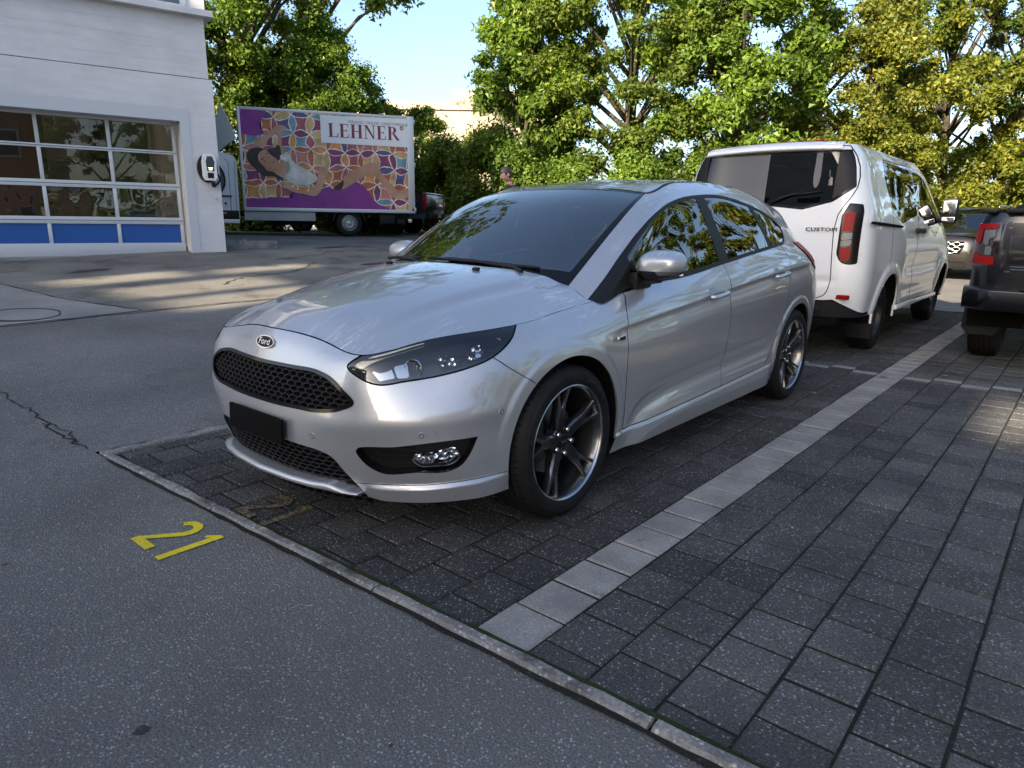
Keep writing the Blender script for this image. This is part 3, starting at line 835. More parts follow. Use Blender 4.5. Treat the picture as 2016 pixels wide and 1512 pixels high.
wheel_lip = pmat('wheel_machined_lip', (.42, .43, .45), .22, metal=1)
red_lens = pmat('red_lens', (.26, .003, .004), .4, spec=.25)
smoke_lens = pmat('smoked_lens', (.02, .012, .012), .1, coat=1)
clear_lens = pmat('clear_reflector', (.15, .155, .165), .35, metal=.3)
amber_lens = pmat('amber_lens', (.75, .25, .03), .2, coat=1)
rubber_m, _N, _L, _b = newmat('tyre_rubber')
_b.inputs['Base Color'].default_value = (.014, .014, .015, 1); _b.inputs['Roughness'].default_value = .7; _b.inputs['Specular IOR Level'].default_value = .25
_tc = node(_N, 'ShaderNodeTexCoord'); _n = node(_N, 'ShaderNodeTexNoise', Scale=30.0, Detail=6.0); _L.new(_tc.outputs['Object'], _n.inputs['Vector'])
_r = ramp(_N, [(.35, (.0045, .0045, .005)), (.7, (.010, .010, .010))]); _L.new(_n.outputs[0], _r.inputs[0]); _L.new(_r.outputs[0], _b.inputs['Base Color'])
_bp = node(_N, 'ShaderNodeBump', Strength=.15, Distance=.002); _L.new(_n.outputs[0], _bp.inputs['Height']); _L.new(_bp.outputs[0], _b.inputs['Normal'])
rubber = rubber_m
disc_metal = pmat('brake_disc', (.22, .21, .20), .4, metal=1)
cloth_dark = pmat('seat_cloth', (.06, .06, .064), .9)
dash_mat = pmat('dashboard', (.085, .088, .092), .6)

def faceted():
    m_, N, L, b = newmat('faceted_reflector'); b.inputs['Metallic'].default_value = 1; b.inputs['Roughness'].default_value = .12; b.inputs['Base Color'].default_value = (.8, .81, .83, 1)
    tc = node(N, 'ShaderNodeTexCoord'); v_ = node(N, 'ShaderNodeTexVoronoi', Scale=42.0); L.new(tc.outputs['Object'], v_.inputs['Vector'])
    bp = node(N, 'ShaderNodeBump', Strength=1.0, Distance=.02); L.new(v_.outputs['Distance'], bp.inputs['Height']); L.new(bp.outputs[0], b.inputs['Normal'])
    return m_
# ---------------------------------------------------------------- tyre and wheels
def tyre(parent, r, rim, wd, letters=None, n=96):
    """outer side is +y"""
    h = wd/2; sw = r-rim
    prof = [(-h*.80, rim-.004), (-h*.97, rim+sw*.22), (-h*1.0, rim+sw*.45), (-h*.95, rim+sw*.62), (-h*.80, r-.009), (-h*.70, r-.003)]
    for a in (-.48, -.16, .16, .48):
        prof += [(h*(a-.035), r), (h*(a-.03), r-.008), (h*(a+.03), r-.008), (h*(a+.035), r)]
    prof += [(h*.70, r-.003), (h*.80, r-.009), (h*.895, r-.020), (h*.955, rim+sw*.62), (h*.985, rim+sw*.58), (h*1.0, rim+sw*.36), (h*.975, rim+sw*.22), (h*.93, rim+sw*.10), (h*.86, rim-.003)]
    t = lathe('tyre', prof, rubber, parent, n, ang=28)
    # shoulder blocks
    bm = bmesh.new()
    for k in range(72):
        q = 2*math.pi*k/72
        for sy in (1, -1):
            v_ = add_box(bm, (0, sy*h*.66, r-.0048), (.003, h*.20, .0060))
            bmesh.ops.rotate(bm, cent=(0, 0, 0), matrix=Matrix.Rotation(q, 3, 'Y'), verts=v_)
    tag(bmobj('tread_sipes', bm, void_black, t), kind='stuff')
    if letters:
        for txt, ang0, size in letters:
            me = text_mesh(txt, size, .0008, 'CENTER', 1.15, 2)
            rm = rim+sw*.40
            for v in me.vertices:
                q = ang0 + v.co.x/rm; rr_ = rm+v.co.y
                v.co = (rr_*math.sin(q)*-1, h*.995+v.co.z+.0012, rr_*math.cos(q))
            link('sidewall_lettering', me, pmat_letters, t)
    return t
pmat_letters = pmat('sidewall_letters', (.020, .020, .022), .5)

def y_spoke_wheel(name, parent, loc, right=False, rot=0):
    """five-spoke Y alloy, dark grey"""
    w_ = empty(name, loc); w_.parent = parent
    tyre(w_, WR, .2385, .235, [('235/40 ZR18 XL', R(38), .024), ('CONTACT', R(-62), .027)])
    bm = bmesh.new()
    lathe('barrel', [(.100, .241), (.104, .238), (.102, .232), (.096, .228), (.070, .222), (.02, .210), (-.09, .216), (-.10, .235)], wheel_grey, w_, 72)
    lathe('rim_lip', [(.0985, .2465), (.108, .2440), (.1100, .2400), (.107, .2360), (.098, .2320)], wheel_lip, w_, 96)
    # spokes
    def spoke(a0):
        V = []; F = []
        def arm(side):
            # cross sections from hub to the rim: centre line (radial, tangential, axial), half width, depth
            secs = [(.030, 0, .073, .038, .045), (.065, 0, .071, .029, .045), (.105, .001*side, .074, .026, .040), (.138, .006*side, .079, .0215, .034), (.160, .0165*side, .084, .0125, .030), (.195, .0275*side, .092, .0095, .028), (.2345, .0395*side, .101, .0115, .026)]
            base = len(V)
            for (rr_, tt, ax, hw, dp) in secs:
                for (da, db) in ((-1, -dp), (-1, -.008), (-.72, 0), (.72, 0), (1, -.008), (1, -dp)):
                    V.append((tt+da*hw, ax+db, rr_))
            for i in range(len(secs)-1):
                for k in range(5):
                    F.append((base+i*6+k, base+i*6+k+1, base+(i+1)*6+k+1, base+(i+1)*6+k))
        arm(1); arm(-1)
        Rm = Matrix.Rotation(a0, 3, 'Y')
        o = pyobj('spoke', [Rm@Vector(v) for v in V], F, wheel_grey, w_)
        bm_ = bmesh.new(); bm_.from_mesh(o.data); bmesh.ops.recalc_face_normals(bm_, faces=bm_.faces); bm_.to_mesh(o.data); bm_.free()
        autosmooth(o, 38)
    for k in range(5): spoke(rot+2*math.pi*k/5)
    lathe('hub', [(.02, .066), (.062, .066), (.070, .060), (.071, .035), (.066, .033), (.066, .0)], wheel_grey, w_, 40)
    cap = lathe('centre_cap', [(.064, .031), (.074, .031), (.0765, .027), (.0765, .0)], gloss_black, w_, 32)
    me = text_mesh('Ford', .016, .0006, 'CENTER', 1, 3)
    me.transform(Matrix(((-1, 0, 0, 0), (0, 0, 1, .0775), (0, 1, 0, 0), (0, 0, 0, 1))))
    link('cap_emblem', me, frosted, cap)
    for k in range(5):
        q = rot+2*math.pi*(k+.5)/5
        b_ = lathe('wheel_bolt', [(.05, .0105), (.078, .0105), (.082, .008), (.084, .0)], chrome, w_, 12)
        b_.location = (.053*math.sin(q), 0, .053*math.cos(q))
        s_ = lathe('bolt_well', [(.0722, .0155), (.0724, .0)], void_black, w_, 16); s_.location = b_.location
    lathe('brake_disc', [(.0, .05), (.0, .148), (-.022, .148), (-.022, .05)], disc_metal, w_, 48)
    c_ = box('brake_caliper', (.115, .012, .02), (.06, .055, .16), satin_black, w_, .012)
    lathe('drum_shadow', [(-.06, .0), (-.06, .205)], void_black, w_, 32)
    if right: w_.rotation_euler = (0, 0, math.pi)
    return w_

# ---------------------------------------------------------------- the silver hatchback
def q_side(S): return S.V[:, [0, 2]]
def q_front(S): return S.V[:, [1, 2]]
def q_diag(S): return np.c_[(S.V[:, 1]-S.V[:, 0])*.7071, S.V[:, 2]]
def d2(P): P = np.asarray(P, float); return np.c_[(P[:, 1]-P[:, 0])*.7071, P[:, 2]]

GRILLE = catmull([(-.10,.672),(.19,.671),(.33,.668),(.405,.652),(.45,.628),(.512,.572),(.455,.541),(.377,.524),(.238,.519),(-.10,.519)], 6, True, (0, 9))
LOWGR = catmull([(-.10,.385),(.287,.384),(.355,.376),(.40,.358),(.435,.30),(.49,.20),(.49,.16),(-.10,.16)], 5, True, (0, 4, 5, 6, 7))
HEADL = catmull(d2([(2.096,.468,.698),(2.062,.492,.731),(1.99,.545,.765),(1.885,.610,.800),(1.735,.685,.825),(1.62,.73,.840),(1.535,.772,.824),(1.590,.797,.783),(1.645,.807,.752),(1.712,.805,.721),(1.795,.770,.692),(1.893,.703,.666),(1.976,.642,.653),(2.058,.568,.644),(2.086,.521,.664)]), 5, True, (6,))
FOG = catmull(d2([(2.100,.500,.394),(2.026,.636,.423),(1.929,.742,.441),(1.800,.820,.449),(1.829,.807,.384),(1.855,.791,.346),(1.885,.769,.328),(1.972,.680,.322),(2.045,.561,.314),(2.075,.525,.342)]), 5, True, (3,))
DLO = catmull([(1.052,.868),(.912,.957),(.753,1.058),(.58,1.158),(.407,1.241),(.251,1.293),(.081,1.332),(-.168,1.360),(-.424,1.369),(-.609,1.357),(-.821,1.330),(-1.004,1.297),(-1.165,1.260),(-1.290,1.222),(-1.352,1.177),(-1.325,1.118),(-1.20,1.060),(-1.05,1.03),(0,.93),(.5,.88),(.9,.84)], 5, True, (0, 18, 19, 20))
DOORF = np.r_[catmull([(.80,1.0),(.819,.888),(.882,.827),(.905,.762),(.909,.63),(.906,.418),(.900,.20)], 5, False), catmull([(-.09,.20),(-.11,.30),(-.152,.486),(-.168,.66),(-.160,.80),(-.185,.889),(-.215,1.06)], 5, False)]
DOORR = np.r_[catmull([(-.215,1.10),(-.185,.889),(-.160,.80),(-.168,.66),(-.152,.486),(-.11,.30),(-.09,.20)], 5, False), catmull([(-.70,.20),(-.745,.325),(-.83,.375),(-.96,.50),(-1.045,.64),(-1.095,.80),(-1.150,.96),(-1.17,1.12)], 5, False)]

def snap_hood(ho, top):
    """pull the bonnet's rim onto the shut line of the wings and the nose"""
    V = ho.V; key = {}
    d = np.full(len(V), 9.); idx = np.zeros(len(V), int)
    for k in range(0, len(V), 2000):
        q = ((V[k:k+2000, None, :2]-top[None, :, :2])**2).sum(-1); idx[k:k+2000] = q.argmin(1); d[k:k+2000] = np.sqrt(q.min(1))
    zt = np.array([V[((V[:, :2]-t[:2])**2).sum(1).argsort()[:4], 2].mean() for t in top])
    dl = top[:, 2]-zt
    dl = np.convolve(np.pad(dl, 6, 'edge'), np.ones(13)/13, 'valid')
    ho.V = V+np.c_[np.zeros((len(V), 2)), dl[idx]*np.exp(-(d/.07)**2)]
    return ho.renormal()
def components(S):
    lab = np.arange(len(S.V))
    while True:
        m_ = lab[S.F].min(1); new = lab.copy()
        for k in range(3): np.minimum.at(new, S.F[:, k], m_)
        new = new[new]
        if (new == lab).all(): break
        lab = new
    return [Surf(S.V, S.N, S.A, S.F[lab[S.F[:, 0]] == l]).compact() for l in np.unique(lab[S.F[:, 0]])]
def build_car(root):
    body_parts = []; seams = []
    def carve(S, f, gap=.0022, deep=.006):
        """f>0 inside; leaves a dark joint between the two pieces"""
        ins, rest = S.split(f(S)-gap)
        strip, out = rest.split(f(rest)+gap)
        st2, _ = S.split(gap*3-np.abs(f(S)))
        seams.append(st2.offset(-deep))
        return ins, out
    front = lambda S: S.V[:, 0] > 1.60
    # ------------ lower body
    r1 = car_ring1()
    _, r1 = r1.split(.0-(r1.V[:, 2]-.192) )
    # wheel openings
    ar = [r1.V.copy(), r1.N.copy()]
    for f_, cx, ra in ((0, WX, ARF), (1, -WX, ARR)):
        fld = ra-np.hypot(r1.V[:, 0]-cx, r1.V[:, 2]-WZ-.012)
        fld = np.where(r1.V[:, 1] > .6, fld, -1)
        _, r1 = r1.split(fld)
    # headlamp, grilles, fog
    mk = lambda S, v: np.where((S.V[:, 0] > 1.45) & (S.V[:, 2] > .60), v, -1.)
    lamp, r1 = carve(r1, lambda S: mk(S, polysdf(q_diag(S), HEADL)), .003, .008)
    g_f = lambda S: np.where(S.V[:, 0] > 1.95, polysdf(q_front(S), GRILLE), -1.)
    gr_in, r1 = r1.split(g_f(r1))
    l_f = lambda S: np.where(S.V[:, 0] > 1.90, polysdf(q_front(S), LOWGR), -1.)
    lg_in, r1 = r1.split(l_f(r1))
    f_f = lambda S: np.where((S.V[:, 0] > 1.7) & (S.V[:, 2] < .55), polysdf(q_diag(S), FOG), -1.)
    fog_in, r1 = r1.split(f_f(r1))
    # doors
    dm = lambda S, P: np.where((S.V[:, 1] > .6) & (np.abs(S.V[:, 0]) < 1.35), polysdf(q_side(S), P), -1.)
    df, r1 = carve(r1, lambda S: np.minimum(dm(S, DOORF), S.V[:, 2]-np.interp(S.V[:, 0], SILLTOP[:, 0], SILLTOP[:, 1])))
    dr, r1 = carve(r1, lambda S: np.minimum(dm(S, DOORR), S.V[:, 2]-np.interp(S.V[:, 0], SILLTOP[:, 0], SILLTOP[:, 1])))
    # bumper / wing joint, skirt
    BF = catmull([(1.74,.745),(1.705,.721),(1.664,.686),(1.595,.640),(1.525,.594),(1.48,.56)], 4, False)
    skirt, r1 = carve(r1, lambda S: np.where((S.V[:, 1] > .6) & (np.abs(S.V[:, 0]) < 1.05), np.interp(S.V[:, 0], SILLTOP[:, 0], SILLTOP[:, 1])-S.V[:, 2], -1.), .001, .003)
    bmp, r1 = carve(r1, lambda S: np.where(S.V[:, 0] > 1.45, np.interp(S.V[:, 2], BF[::-1][:, 1], BF[::-1][:, 0], left=-9, right=1.74)*-1+S.V[:, 0]+np.where(S.V[:, 2] < .56, -9+9, 0), -1.)*.7)
    bump_low, bmp = carve(bmp, lambda S: np.where(S.V[:, 1] > .44, np.interp(S.V[:, 1], [0,.45,.55,.70,.86], [.255,.255,.262,.272,.290])-S.V[:, 2], -1.), .0015, .004)
    # tail lamp on the rear quarter
    TL = catmull([(-1.50,1.075),(-1.56,.985),(-1.66,.935),(-1.80,.90),(-2.06,.90),(-2.09,.96),(-2.0,1.04),(-1.75,1.10)], 4, True)
    tail, r1 = carve(r1, lambda S: np.where((S.V[:, 0] < -1.4) & (S.V[:, 1] > .42), polysdf(q_side(S), TL), -1.))
    # fuel-side mirror halves
    B = lambda n_, S, m_=silver, p=root: surfobj(n_, S, m_, p)
    bp_ = B('front_bumper', bmp.both()); B('bumper_corner_lip', bump_low, silver, bp_); B('bumper_corner_lip', bump_low.mirror(), silver, bp_)
    rest_c = [c_ for c_ in components(r1) if len(c_.F) > 12]
    for c_ in rest_c:
        if c_.V[:, 1].min() < .02: B('body', c_.both())
        else: B('front_wing' if c_.V[:, 0].mean() > .6 else 'body_panel', c_); B('front_wing' if c_.V[:, 0].mean() > .6 else 'body_panel', c_.mirror())
    B('side_skirt', skirt); B('side_skirt', skirt.mirror())
    tl_ = B('tail_lamp', tail.offset(.006), red_lens); B('tail_lamp', tail.mirror().offset(.006), red_lens)
    for side, mir in (('left', False), ('right', True)):
        for nm, S in (('front_door', df), ('rear_door', dr)):
            o = B('door', S.mirror() if mir else S, silver_dry)
            sy = -1 if mir else 1
            hx, hz = (.042, .838) if nm == 'front_door' else (-.875, .899)
            hy = .905
            # recess cup and bar handle
            cup = Surf(*[a.copy() for a in (S.V, S.N, S.A, S.F)])
            c_in, _ = cup.split(.052-np.hypot((cup.V[:, 0]-hx)*.95, (cup.V[:, 2]-hz)*1.15))
            if len(c_in.F):
                rr_ = np.hypot((c_in.V[:, 0]-hx)*.95, (c_in.V[:, 2]-hz)*1.15)
                # shallow dish proud of the door skin by a hair at its rim
                c_in.V = c_in.V + c_in.N*(.0015)[None] if False else c_in.V + c_in.N*np.where(rr_ > .046, .001, .0016)[:, None]
                c_in.renormal()
                B('handle_cup', c_in.mirror() if mir else c_in, frosted_dark, o)
            sl = .085
            P = [(hx+.090, sy*(hy+.002), hz-.090*sl), (hx+.075, sy*(hy+.026), hz-.075*sl), (hx+.03, sy*(hy+.035), hz-.02*sl), (hx-.03, sy*(hy+.035), hz+.03*sl), (hx-.080, sy*(hy+.027), hz+.080*sl), (hx-.097, sy*(hy), hz+.097*sl)]
            P = catmull(np.array(P), 5, False)
            hb = tube('handle', P, [.006]+[.0125]*(len(P)-2)+[.006], silver_dry, o, 12)
            hb.data.transform(Matrix.Identity(4))
    # ------------ bonnet
    R6 = car_rows()[-1]
    u6 = np.mean([chord(r) for r in car_rows()], 0)
    top = symspline(u6, R6, np.linspace(0, u6[7], 120))
    rear = catmull([(1.02,.783),(1.052,.762),(1.045,.715),(1.028,.655),(1.100,.50),(1.172,.28),(1.197,0),(1.197,-.2)], 8, False)
    pol = np.r_[np.array([(2.103, -.2)]), top[:, :2], rear[1:]]
    ho = snap_hood(car_hood(), symspline(u6, R6, np.linspace(0, u6[7], 500)))
    hf = lambda S: polysdf(S.V[:, :2], pol)
    bonnet, rest = ho.split(hf(ho)-.0022-.0035*sstep(ho.V[:, 0], 1.95, 2.02))
    rim, _ = ho.split(.012-np.abs(hf(ho)))
    seams.append(rim.offset(-.012))
    rim2, _ = ho.split(hf(ho)*-1+.05); rim2, _ = rim2.split(hf(rim2)+.004)
    bo = B('bonnet', bonnet.both())
    ev = lambda x, y: float(ho.V[np.argmin((ho.V[:, 0]-x)**2+(ho.V[:, 1]-abs(y))**2), 2])
    for sy in (1, -1):
        nx, ny = 1.262, sy*.30
        bmn = bmesh.new(); add_box(bmn, (nx, ny, ev(nx, ny)+.006), (.020, .034, .014), Matrix.Rotation(R(9), 3, 'Y'), .004)
        autosmooth(bmobj('washer_nozzle', bmn, satin_black, bo))
    # ------------ greenhouse
    r2_ = car_ring2()
    s_ = lambda S: S.A[:, 0]; t_ = lambda S: S.A[:, 1]
    # windscreen
    wedge = lambda S: np.where(S.V[:, 0] > -.3, np.minimum((2.86-s_(S))*.11, 9), -1.)
    ws, r2_ = carve(r2_, wedge, .0015, .004)
    glass_f = lambda S: np.minimum(np.minimum((2.62-s_(S))*.12, (t_(S)-.34)*.18), (3.88-t_(S))*.18)
    wg, frit = ws.split(glass_f(ws))
    w_o = B('windscreen', wg.both(), wind_glass); B('windscreen_border', frit.both().offset(.001), gloss_black, w_o)
    # side windows: trim frame, pillars, glass
    sd = lambda S, P: np.where((S.V[:, 1] > .5) & (S.A[:, 0] > 3.1), polysdf(q_side(S), P), -1.)
    dlo, r2_ = carve(r2_, lambda S: sd(S, DLO), .001, .004)
    zbelt = lambda x: np.interp(x, [-1.36,-1.05,-.6,-.1,.42,.85,1.045], [1.080,1.062,1.024,.975,.930,.895,.868])
    inner = lambda S: np.minimum(sd(S, DLO)-.017, S.V[:, 2]-zbelt(S.V[:, 0])-.020)
    inn, trim = dlo.split(inner(dlo))
    # pillars (x at z): front quarter panel behind the mirror, B post, C post
    xs_ = lambda S, a, b: np.interp(S.V[:, 2], [.95, 1.36], [a, b])-S.V[:, 0]
    x_q = lambda S: xs_(S, .745, .70)
    tri, inn = inn.split(-x_q(inn))
    fdg, inn = inn.split(-(xs_(inn, -.165, -.105)))
    bpost, inn = inn.split(-(xs_(inn, -.290, -.215)))
    rdg, inn = inn.split(-(xs_(inn, -.985, -.80)))
    cpost, qg = inn.split(-(xs_(inn, -1.035, -.86)))
    for mir in (False, True):
        f = (lambda S: S.mirror()) if mir else (lambda S: S)
        t_o = B('window_trim', f(trim.offset(.003)), satin_black); B('mirror_panel', f(tri.offset(.001)), satin_black, t_o)
        B('pillar_cover', f(bpost.offset(.002)), satin_black, t_o); B('pillar_cover', f(cpost.offset(.002)), satin_black, t_o)
        B('window_glass', f(fdg), side_glass); B('window_glass', f(rdg), privacy_glass); B('window_glass', f(qg), privacy_glass)
    # rear screen
    rw, r2_ = carve(r2_, lambda S: np.where(S.V[:, 0] < -1.5, np.minimum(np.minimum((s_(S)-11.75)*.2, (t_(S)-.5)*.15), (3.5-t_(S))*.15), -1.))
    B('rear_window', rw.both(), privacy_glass)
    B('upper_body', r2_.both())
    # ------------ roof
    ro = car_roof()
    T = car_green_rows()[-1]; uT = np.mean([chord(r) for r in car_green_rows()], 0)
    tp = symspline(uT, T, np.linspace(0, uT[-1], 160))[:, :2]
    pol2 = np.r_[[(.325, -.1)], tp, [(-1.845, -.1)]]
    rf = lambda S: polysdf(S.V[:, :2], pol2)
    roof, _ = ro.split(rf(ro)-.001)
    ditch, roof2 = roof.split(np.where(roof.V[:, 0] < .30, .018-rf(roof), -1.)*np.where(roof.V[:, 0] > -1.6, 1, -1))
    roof2 = roof2; B('roof', roof2.both()); B('roof_ditch_trim', ditch.both().offset(.002), satin_black)
    # tailgate spoiler
    sp = []
    for k, y in enumerate(np.linspace(-.50, .50, 21)):
        e = 1-.22*(abs(y)/.5)**3
        zz = 1.343-.035*(y/.5)**2
        sp.append([(-1.70, y, zz+.012), (-1.83*1-.02, y, zz-.012), (-1.86-.10*e, y, zz-.032), (-1.865-.10*e, y, zz-.046), (-1.80, y, zz-.055)])
    B('roof_spoiler', gridsurf(np.array(sp)))
    # ------------ dark underlay in the joints
    B('panel_gaps', merge(*[s.both() for s in seams]), seam_black)
    # ------------ wheel arches: flange and liner
    for cx, ra in ((WX, ARF), (-WX, ARR)):
        V0, N0 = ar
        sel = V0[:, 1] > .6
        for sy in (1, -1):
            P = []
            for q in np.linspace(R(-12), R(192), 60):
                x, z = cx+ra*math.cos(q), WZ+.012+ra*math.sin(q)
                k = np.argmin(np.where(sel, (V0[:, 0]-x)**2+(V0[:, 2]-z)**2, 9))
                y = V0[k, 1]
                P.append([(x, sy*y, z), (cx+(ra+.004)*math.cos(q), sy*(y-.012), WZ+.012+(ra+.004)*math.sin(q)), (cx+(ra+.012)*math.cos(q), sy*(y-.04), WZ+.012+(ra+.012)*math.sin(q)), (cx+(ra+.012)*math.cos(q), sy*.55, WZ+.012+(ra+.012)*math.sin(q))])
            P = np.array(P)
            # smooth the lip
            for _ in range(3): P[1:-1, :, 1] = (P[:-2, :, 1]+P[1:-1, :, 1]*2+P[2:, :, 1])/4
            fl = gridsurf(P[:, :2]); B('arch_flange', fl, silver_dry)
            B('arch_liner', gridsurf(P[:, 1:]), void_black)
            disc = [(cx, sy*.55, WZ)]
            Vd = [(cx, sy*.56, .30)]+[(cx+.5*math.cos(q), sy*.56, .30+.42*math.sin(q)) for q in np.linspace(R(-30), R(210), 30)]
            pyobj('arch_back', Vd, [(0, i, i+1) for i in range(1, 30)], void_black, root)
    # ------------ floor pan and cabin
    box('floor_pan', (0, 0, .225), (4.0, 1.10, .05), void_black, root)
    box('floor_pan', (0, 0, .24), (1.9, 1.66, .05), void_black, root)
    box('bulkhead', (1.22, 0, .57), (.05, 1.40, .60), void_black, root)
    box('firewall', (1.5, 0, .45), (1.0, 1.06, .40), void_black, root)
    dsh = []
    for y in np.linspace(-.60, .60, 25):
        bulge = .03*math.exp(-((y-.36)/.17)**2)
        dsh.append([(1.17-.18*(y/.72)**2, y, .925), (1.02-.10*(y/.72)**2, y, .955+bulge*.4), (.86, y, .965+bulge), (.76, y, .93+bulge), (.72, y, .82), (.74, y, .55)])
    B('dashboard', gridsurf(np.array(dsh), flip=True), dash_mat)
    st = empty('steering_wheel', (.62, .36, .86)); st.parent = root; st.rotation_euler = (0, R(-65), 0)
    tube('rim', [(.185*math.cos(q), .185*math.sin(q), 0) for q in np.linspace(0, 2*math.pi, 36, endpoint=False)], .016, satin_black, st, 8, True)
    box('hub', (0, 0, 0), (.12, .14, .04), satin_black, st, .015); box('spoke', (0, 0, 0), (.04, .34, .02), satin_black, st, .005)
    for y in (.36, -.36):
        sseat = empty('front_seat', (.0, y, .30)); sseat.parent = root
        box('cushion', (.12, 0, .16), (.50, .48, .16), cloth_dark, sseat, .05)
        box('backrest', (-.20, 0, .50), (.14, .48, .62), cloth_dark, sseat, .05, Matrix.Rotation(R(-14), 3, 'Y'))
        box('headrest', (-.29, 0, .90), (.10, .26, .17), cloth_dark, sseat, .04)
    rs = empty('rear_seat', (-1.0, 0, .35)); rs.parent = root
    box('bench', (.05, 0, .15), (.48, 1.2, .16), cloth_dark, rs, .05); box('backrest', (-.25, 0, .45), (.15, 1.2, .58), cloth_dark, rs, .05, Matrix.Rotation(R(-18), 3, 'Y'))
    for y in (.33, -.33): box('headrest', (-.36, y, .82), (.1, .24, .13), cloth_dark, rs, .04)
    box('parcel_shelf', (-1.62, 0, .95), (.5, 1.1, .02), cloth_dark, root)
    head = B('headliner', roof.both().offset(-.03), cloth_dark)
    # interior mirror with sensor housing
    im = box('sensor_housing', (.44, 0, 1.305), (.16, .11, .04), satin_black, root, .015, Matrix.Rotation(R(26), 3, 'Y'))
    rm = box('interior_mirror', (.40, 0, 1.235), (.03, .25, .07), satin_black, root, .012)
    # ------------ grille: surround, recess, honeycomb
    def honey(name, S_in, f_in, inset, cell, aspect, mat_, par):
        rec = S_in.both().offset(-inset-.03); B(name+'_recess', rec, void_black, par)
        # bars: hexagons in (y,z) laid on the inset surface
        pts = S_in.V; nrm = S_in.N
        V = []; F = []
        zmin, zmax = pts[:, 2].min(), pts[:, 2].max(); ymax = pts[:, 1].max()
        cw, chh = cell, cell*aspect
        seen = {}
        def surf_at(y, z):
            k = np.argmin((pts[:, 1]-abs(y))**2+(pts[:, 2]-z)**2); p_ = pts[k]-nrm[k]*inset
            return Vector((p_[0], y, z))
        poly = f_in
        segs = set()
        rows_ = int((zmax-zmin)/(chh*.75))+3; cols = int(2*ymax/cw)+4
        for r_ in range(-1, rows_):
            for c_ in range(-cols//2-1, cols//2+2):
                cy = (c_+.5*(r_ % 2))*cw; cz = zmin+r_*chh*.75
                hx_ = [(cy+cw*.5*a, cz+chh*.5*b_) for a, b_ in ((-1, -.5), (0, -1), (1, -.5), (1, .5), (0, 1), (-1, .5))]
                for i in range(3 if True else 6):
                    a, b_ = hx_[i], hx_[(i+1) % 6]
                    segs.add((round(a[0], 4), round(a[1], 4), round(b_[0], 4), round(b_[1], 4)))
        sg = np.array(sorted(segs)); mid = np.c_[np.abs((sg[:, 0]+sg[:, 2])/2), (sg[:, 1]+sg[:, 3])/2]
        ok = polysdf(mid, poly) > .004
        bw = cell*.11
        for y0, z0, y1, z1 in sg[ok]:
            a = surf_at(y0, z0); b_ = surf_at(y1, z1)
            t = (b_-a); t.x = 0; t.normalize(); nrm_ = Vector((0, -t.z, t.y))*bw
            i0 = len(V)
            for p_ in (a, b_):
                V += [p_+nrm_+Vector((-.016, 0, 0)), p_+nrm_*.7+Vector((.004, 0, 0)), p_-nrm_*.7+Vector((.004, 0, 0)), p_-nrm_+Vector((-.016, 0, 0))]
            for k in range(3): F.append((i0+k, i0+k+1, i0+4+k+1, i0+4+k))
        o = pyobj(name+'_mesh', V, F, mat_, par); return o
    gro = empty('upper_grille', (2.1, 0, .6)); gro.parent = root; gro.location = (0, 0, 0)
    honey('grille', gr_in, GRILLE, .014, .042, .55, satin_black, gro)['kind'] = 'stuff'
    # frame band of the grille
    band, _ = gr_in.split(.013-g_f(gr_in)); B('grille_frame', band.both().offset(.004), gloss_black, gro)
    def wall(S, f, depth, name, m_, par):
        """side wall of an opening: boundary band pushed in"""
        e, _ = S.split(.004-f(S)); v = e.copy(); ff = f(e)
        v.V = v.V - v.N*(np.clip(1-ff/.004, 0, 1)*0+np.clip(ff/.004, 0, 1)*depth)[:, None]; v.renormal()
        return B(name, v.both(), m_, par)
    wall(gr_in, g_f, .045, 'grille_wall', gloss_black, gro)
    lgo = empty('lower_grille'); lgo.parent = root
    honey('lower_grille', lg_in, LOWGR, .022, .042, .55, satin_black, lgo)['kind'] = 'stuff'
    wall(lg_in, l_f, .05, 'grille_wall', satin_black, lgo)
    # splitter blade
    spl = []
    for y in np.linspace(-.485, .485, 41):
        a = abs(y); xc = np.interp(a, [0, .2, .32, .42, .485], [2.186, 2.172, 2.150, 2.112, 2.070]); dz = -.018*sstep(np.array(a), .36, .485)
        th = .017*(1-.75*sstep(np.array(a), .38, .485))
        zc = .236+float(dz)
        spl.append([(xc-.05, y, zc+th*.9), (xc+.006, y, zc+th), (xc+.020, y, zc+th*.35), (xc+.020, y, zc-th*.5), (xc+.004, y, zc-th), (xc-.06, y, zc-th*1.1)])
    B('splitter_blade', gridsurf(np.array(spl)))
    # number plate (blacked out) and its carrier
    pl = empty('number_plate', (0, 0, 0)); pl.parent = root
    box('plate', (2.212, .018, .428), (.012, .385, .098), matte_black, pl, .003, Matrix.Rotation(R(-3), 3, 'Y'))
    box('plate_carrier', (2.203, .018, .430), (.012, .36, .085), satin_black, pl, .003)
    # emblem
    em = empty('emblem'); em.parent = root
    kk = np.argmin((car_r1_cache.V[:, 1]-.0)**2+(car_r1_cache.V[:, 2]-.735)**2); p_ = Vector(car_r1_cache.V[kk]); n_ = Vector((car_r1_cache.N[kk][0], 0, car_r1_cache.N[kk][2])).normalized()
    ey = Vector((-n_.z, 0, n_.x)); ex = Vector((0, 1, 0))
    def oval(a, b_, n=40): return [(a*math.cos(2*math.pi*k/n), b_*math.sin(2*math.pi*k/n)) for k in range(n)]
    prism('emblem_rim', oval(.062, .026), .006, chrome, em, (p_-n_*.002, ex, ey, n_))
    prism('emblem_field', oval(.057, .0215), .0068, pmat('emblem_blue', (.006, .009, .022), .5, spec=.2), em, (p_-n_*.002, ex, ey, n_))
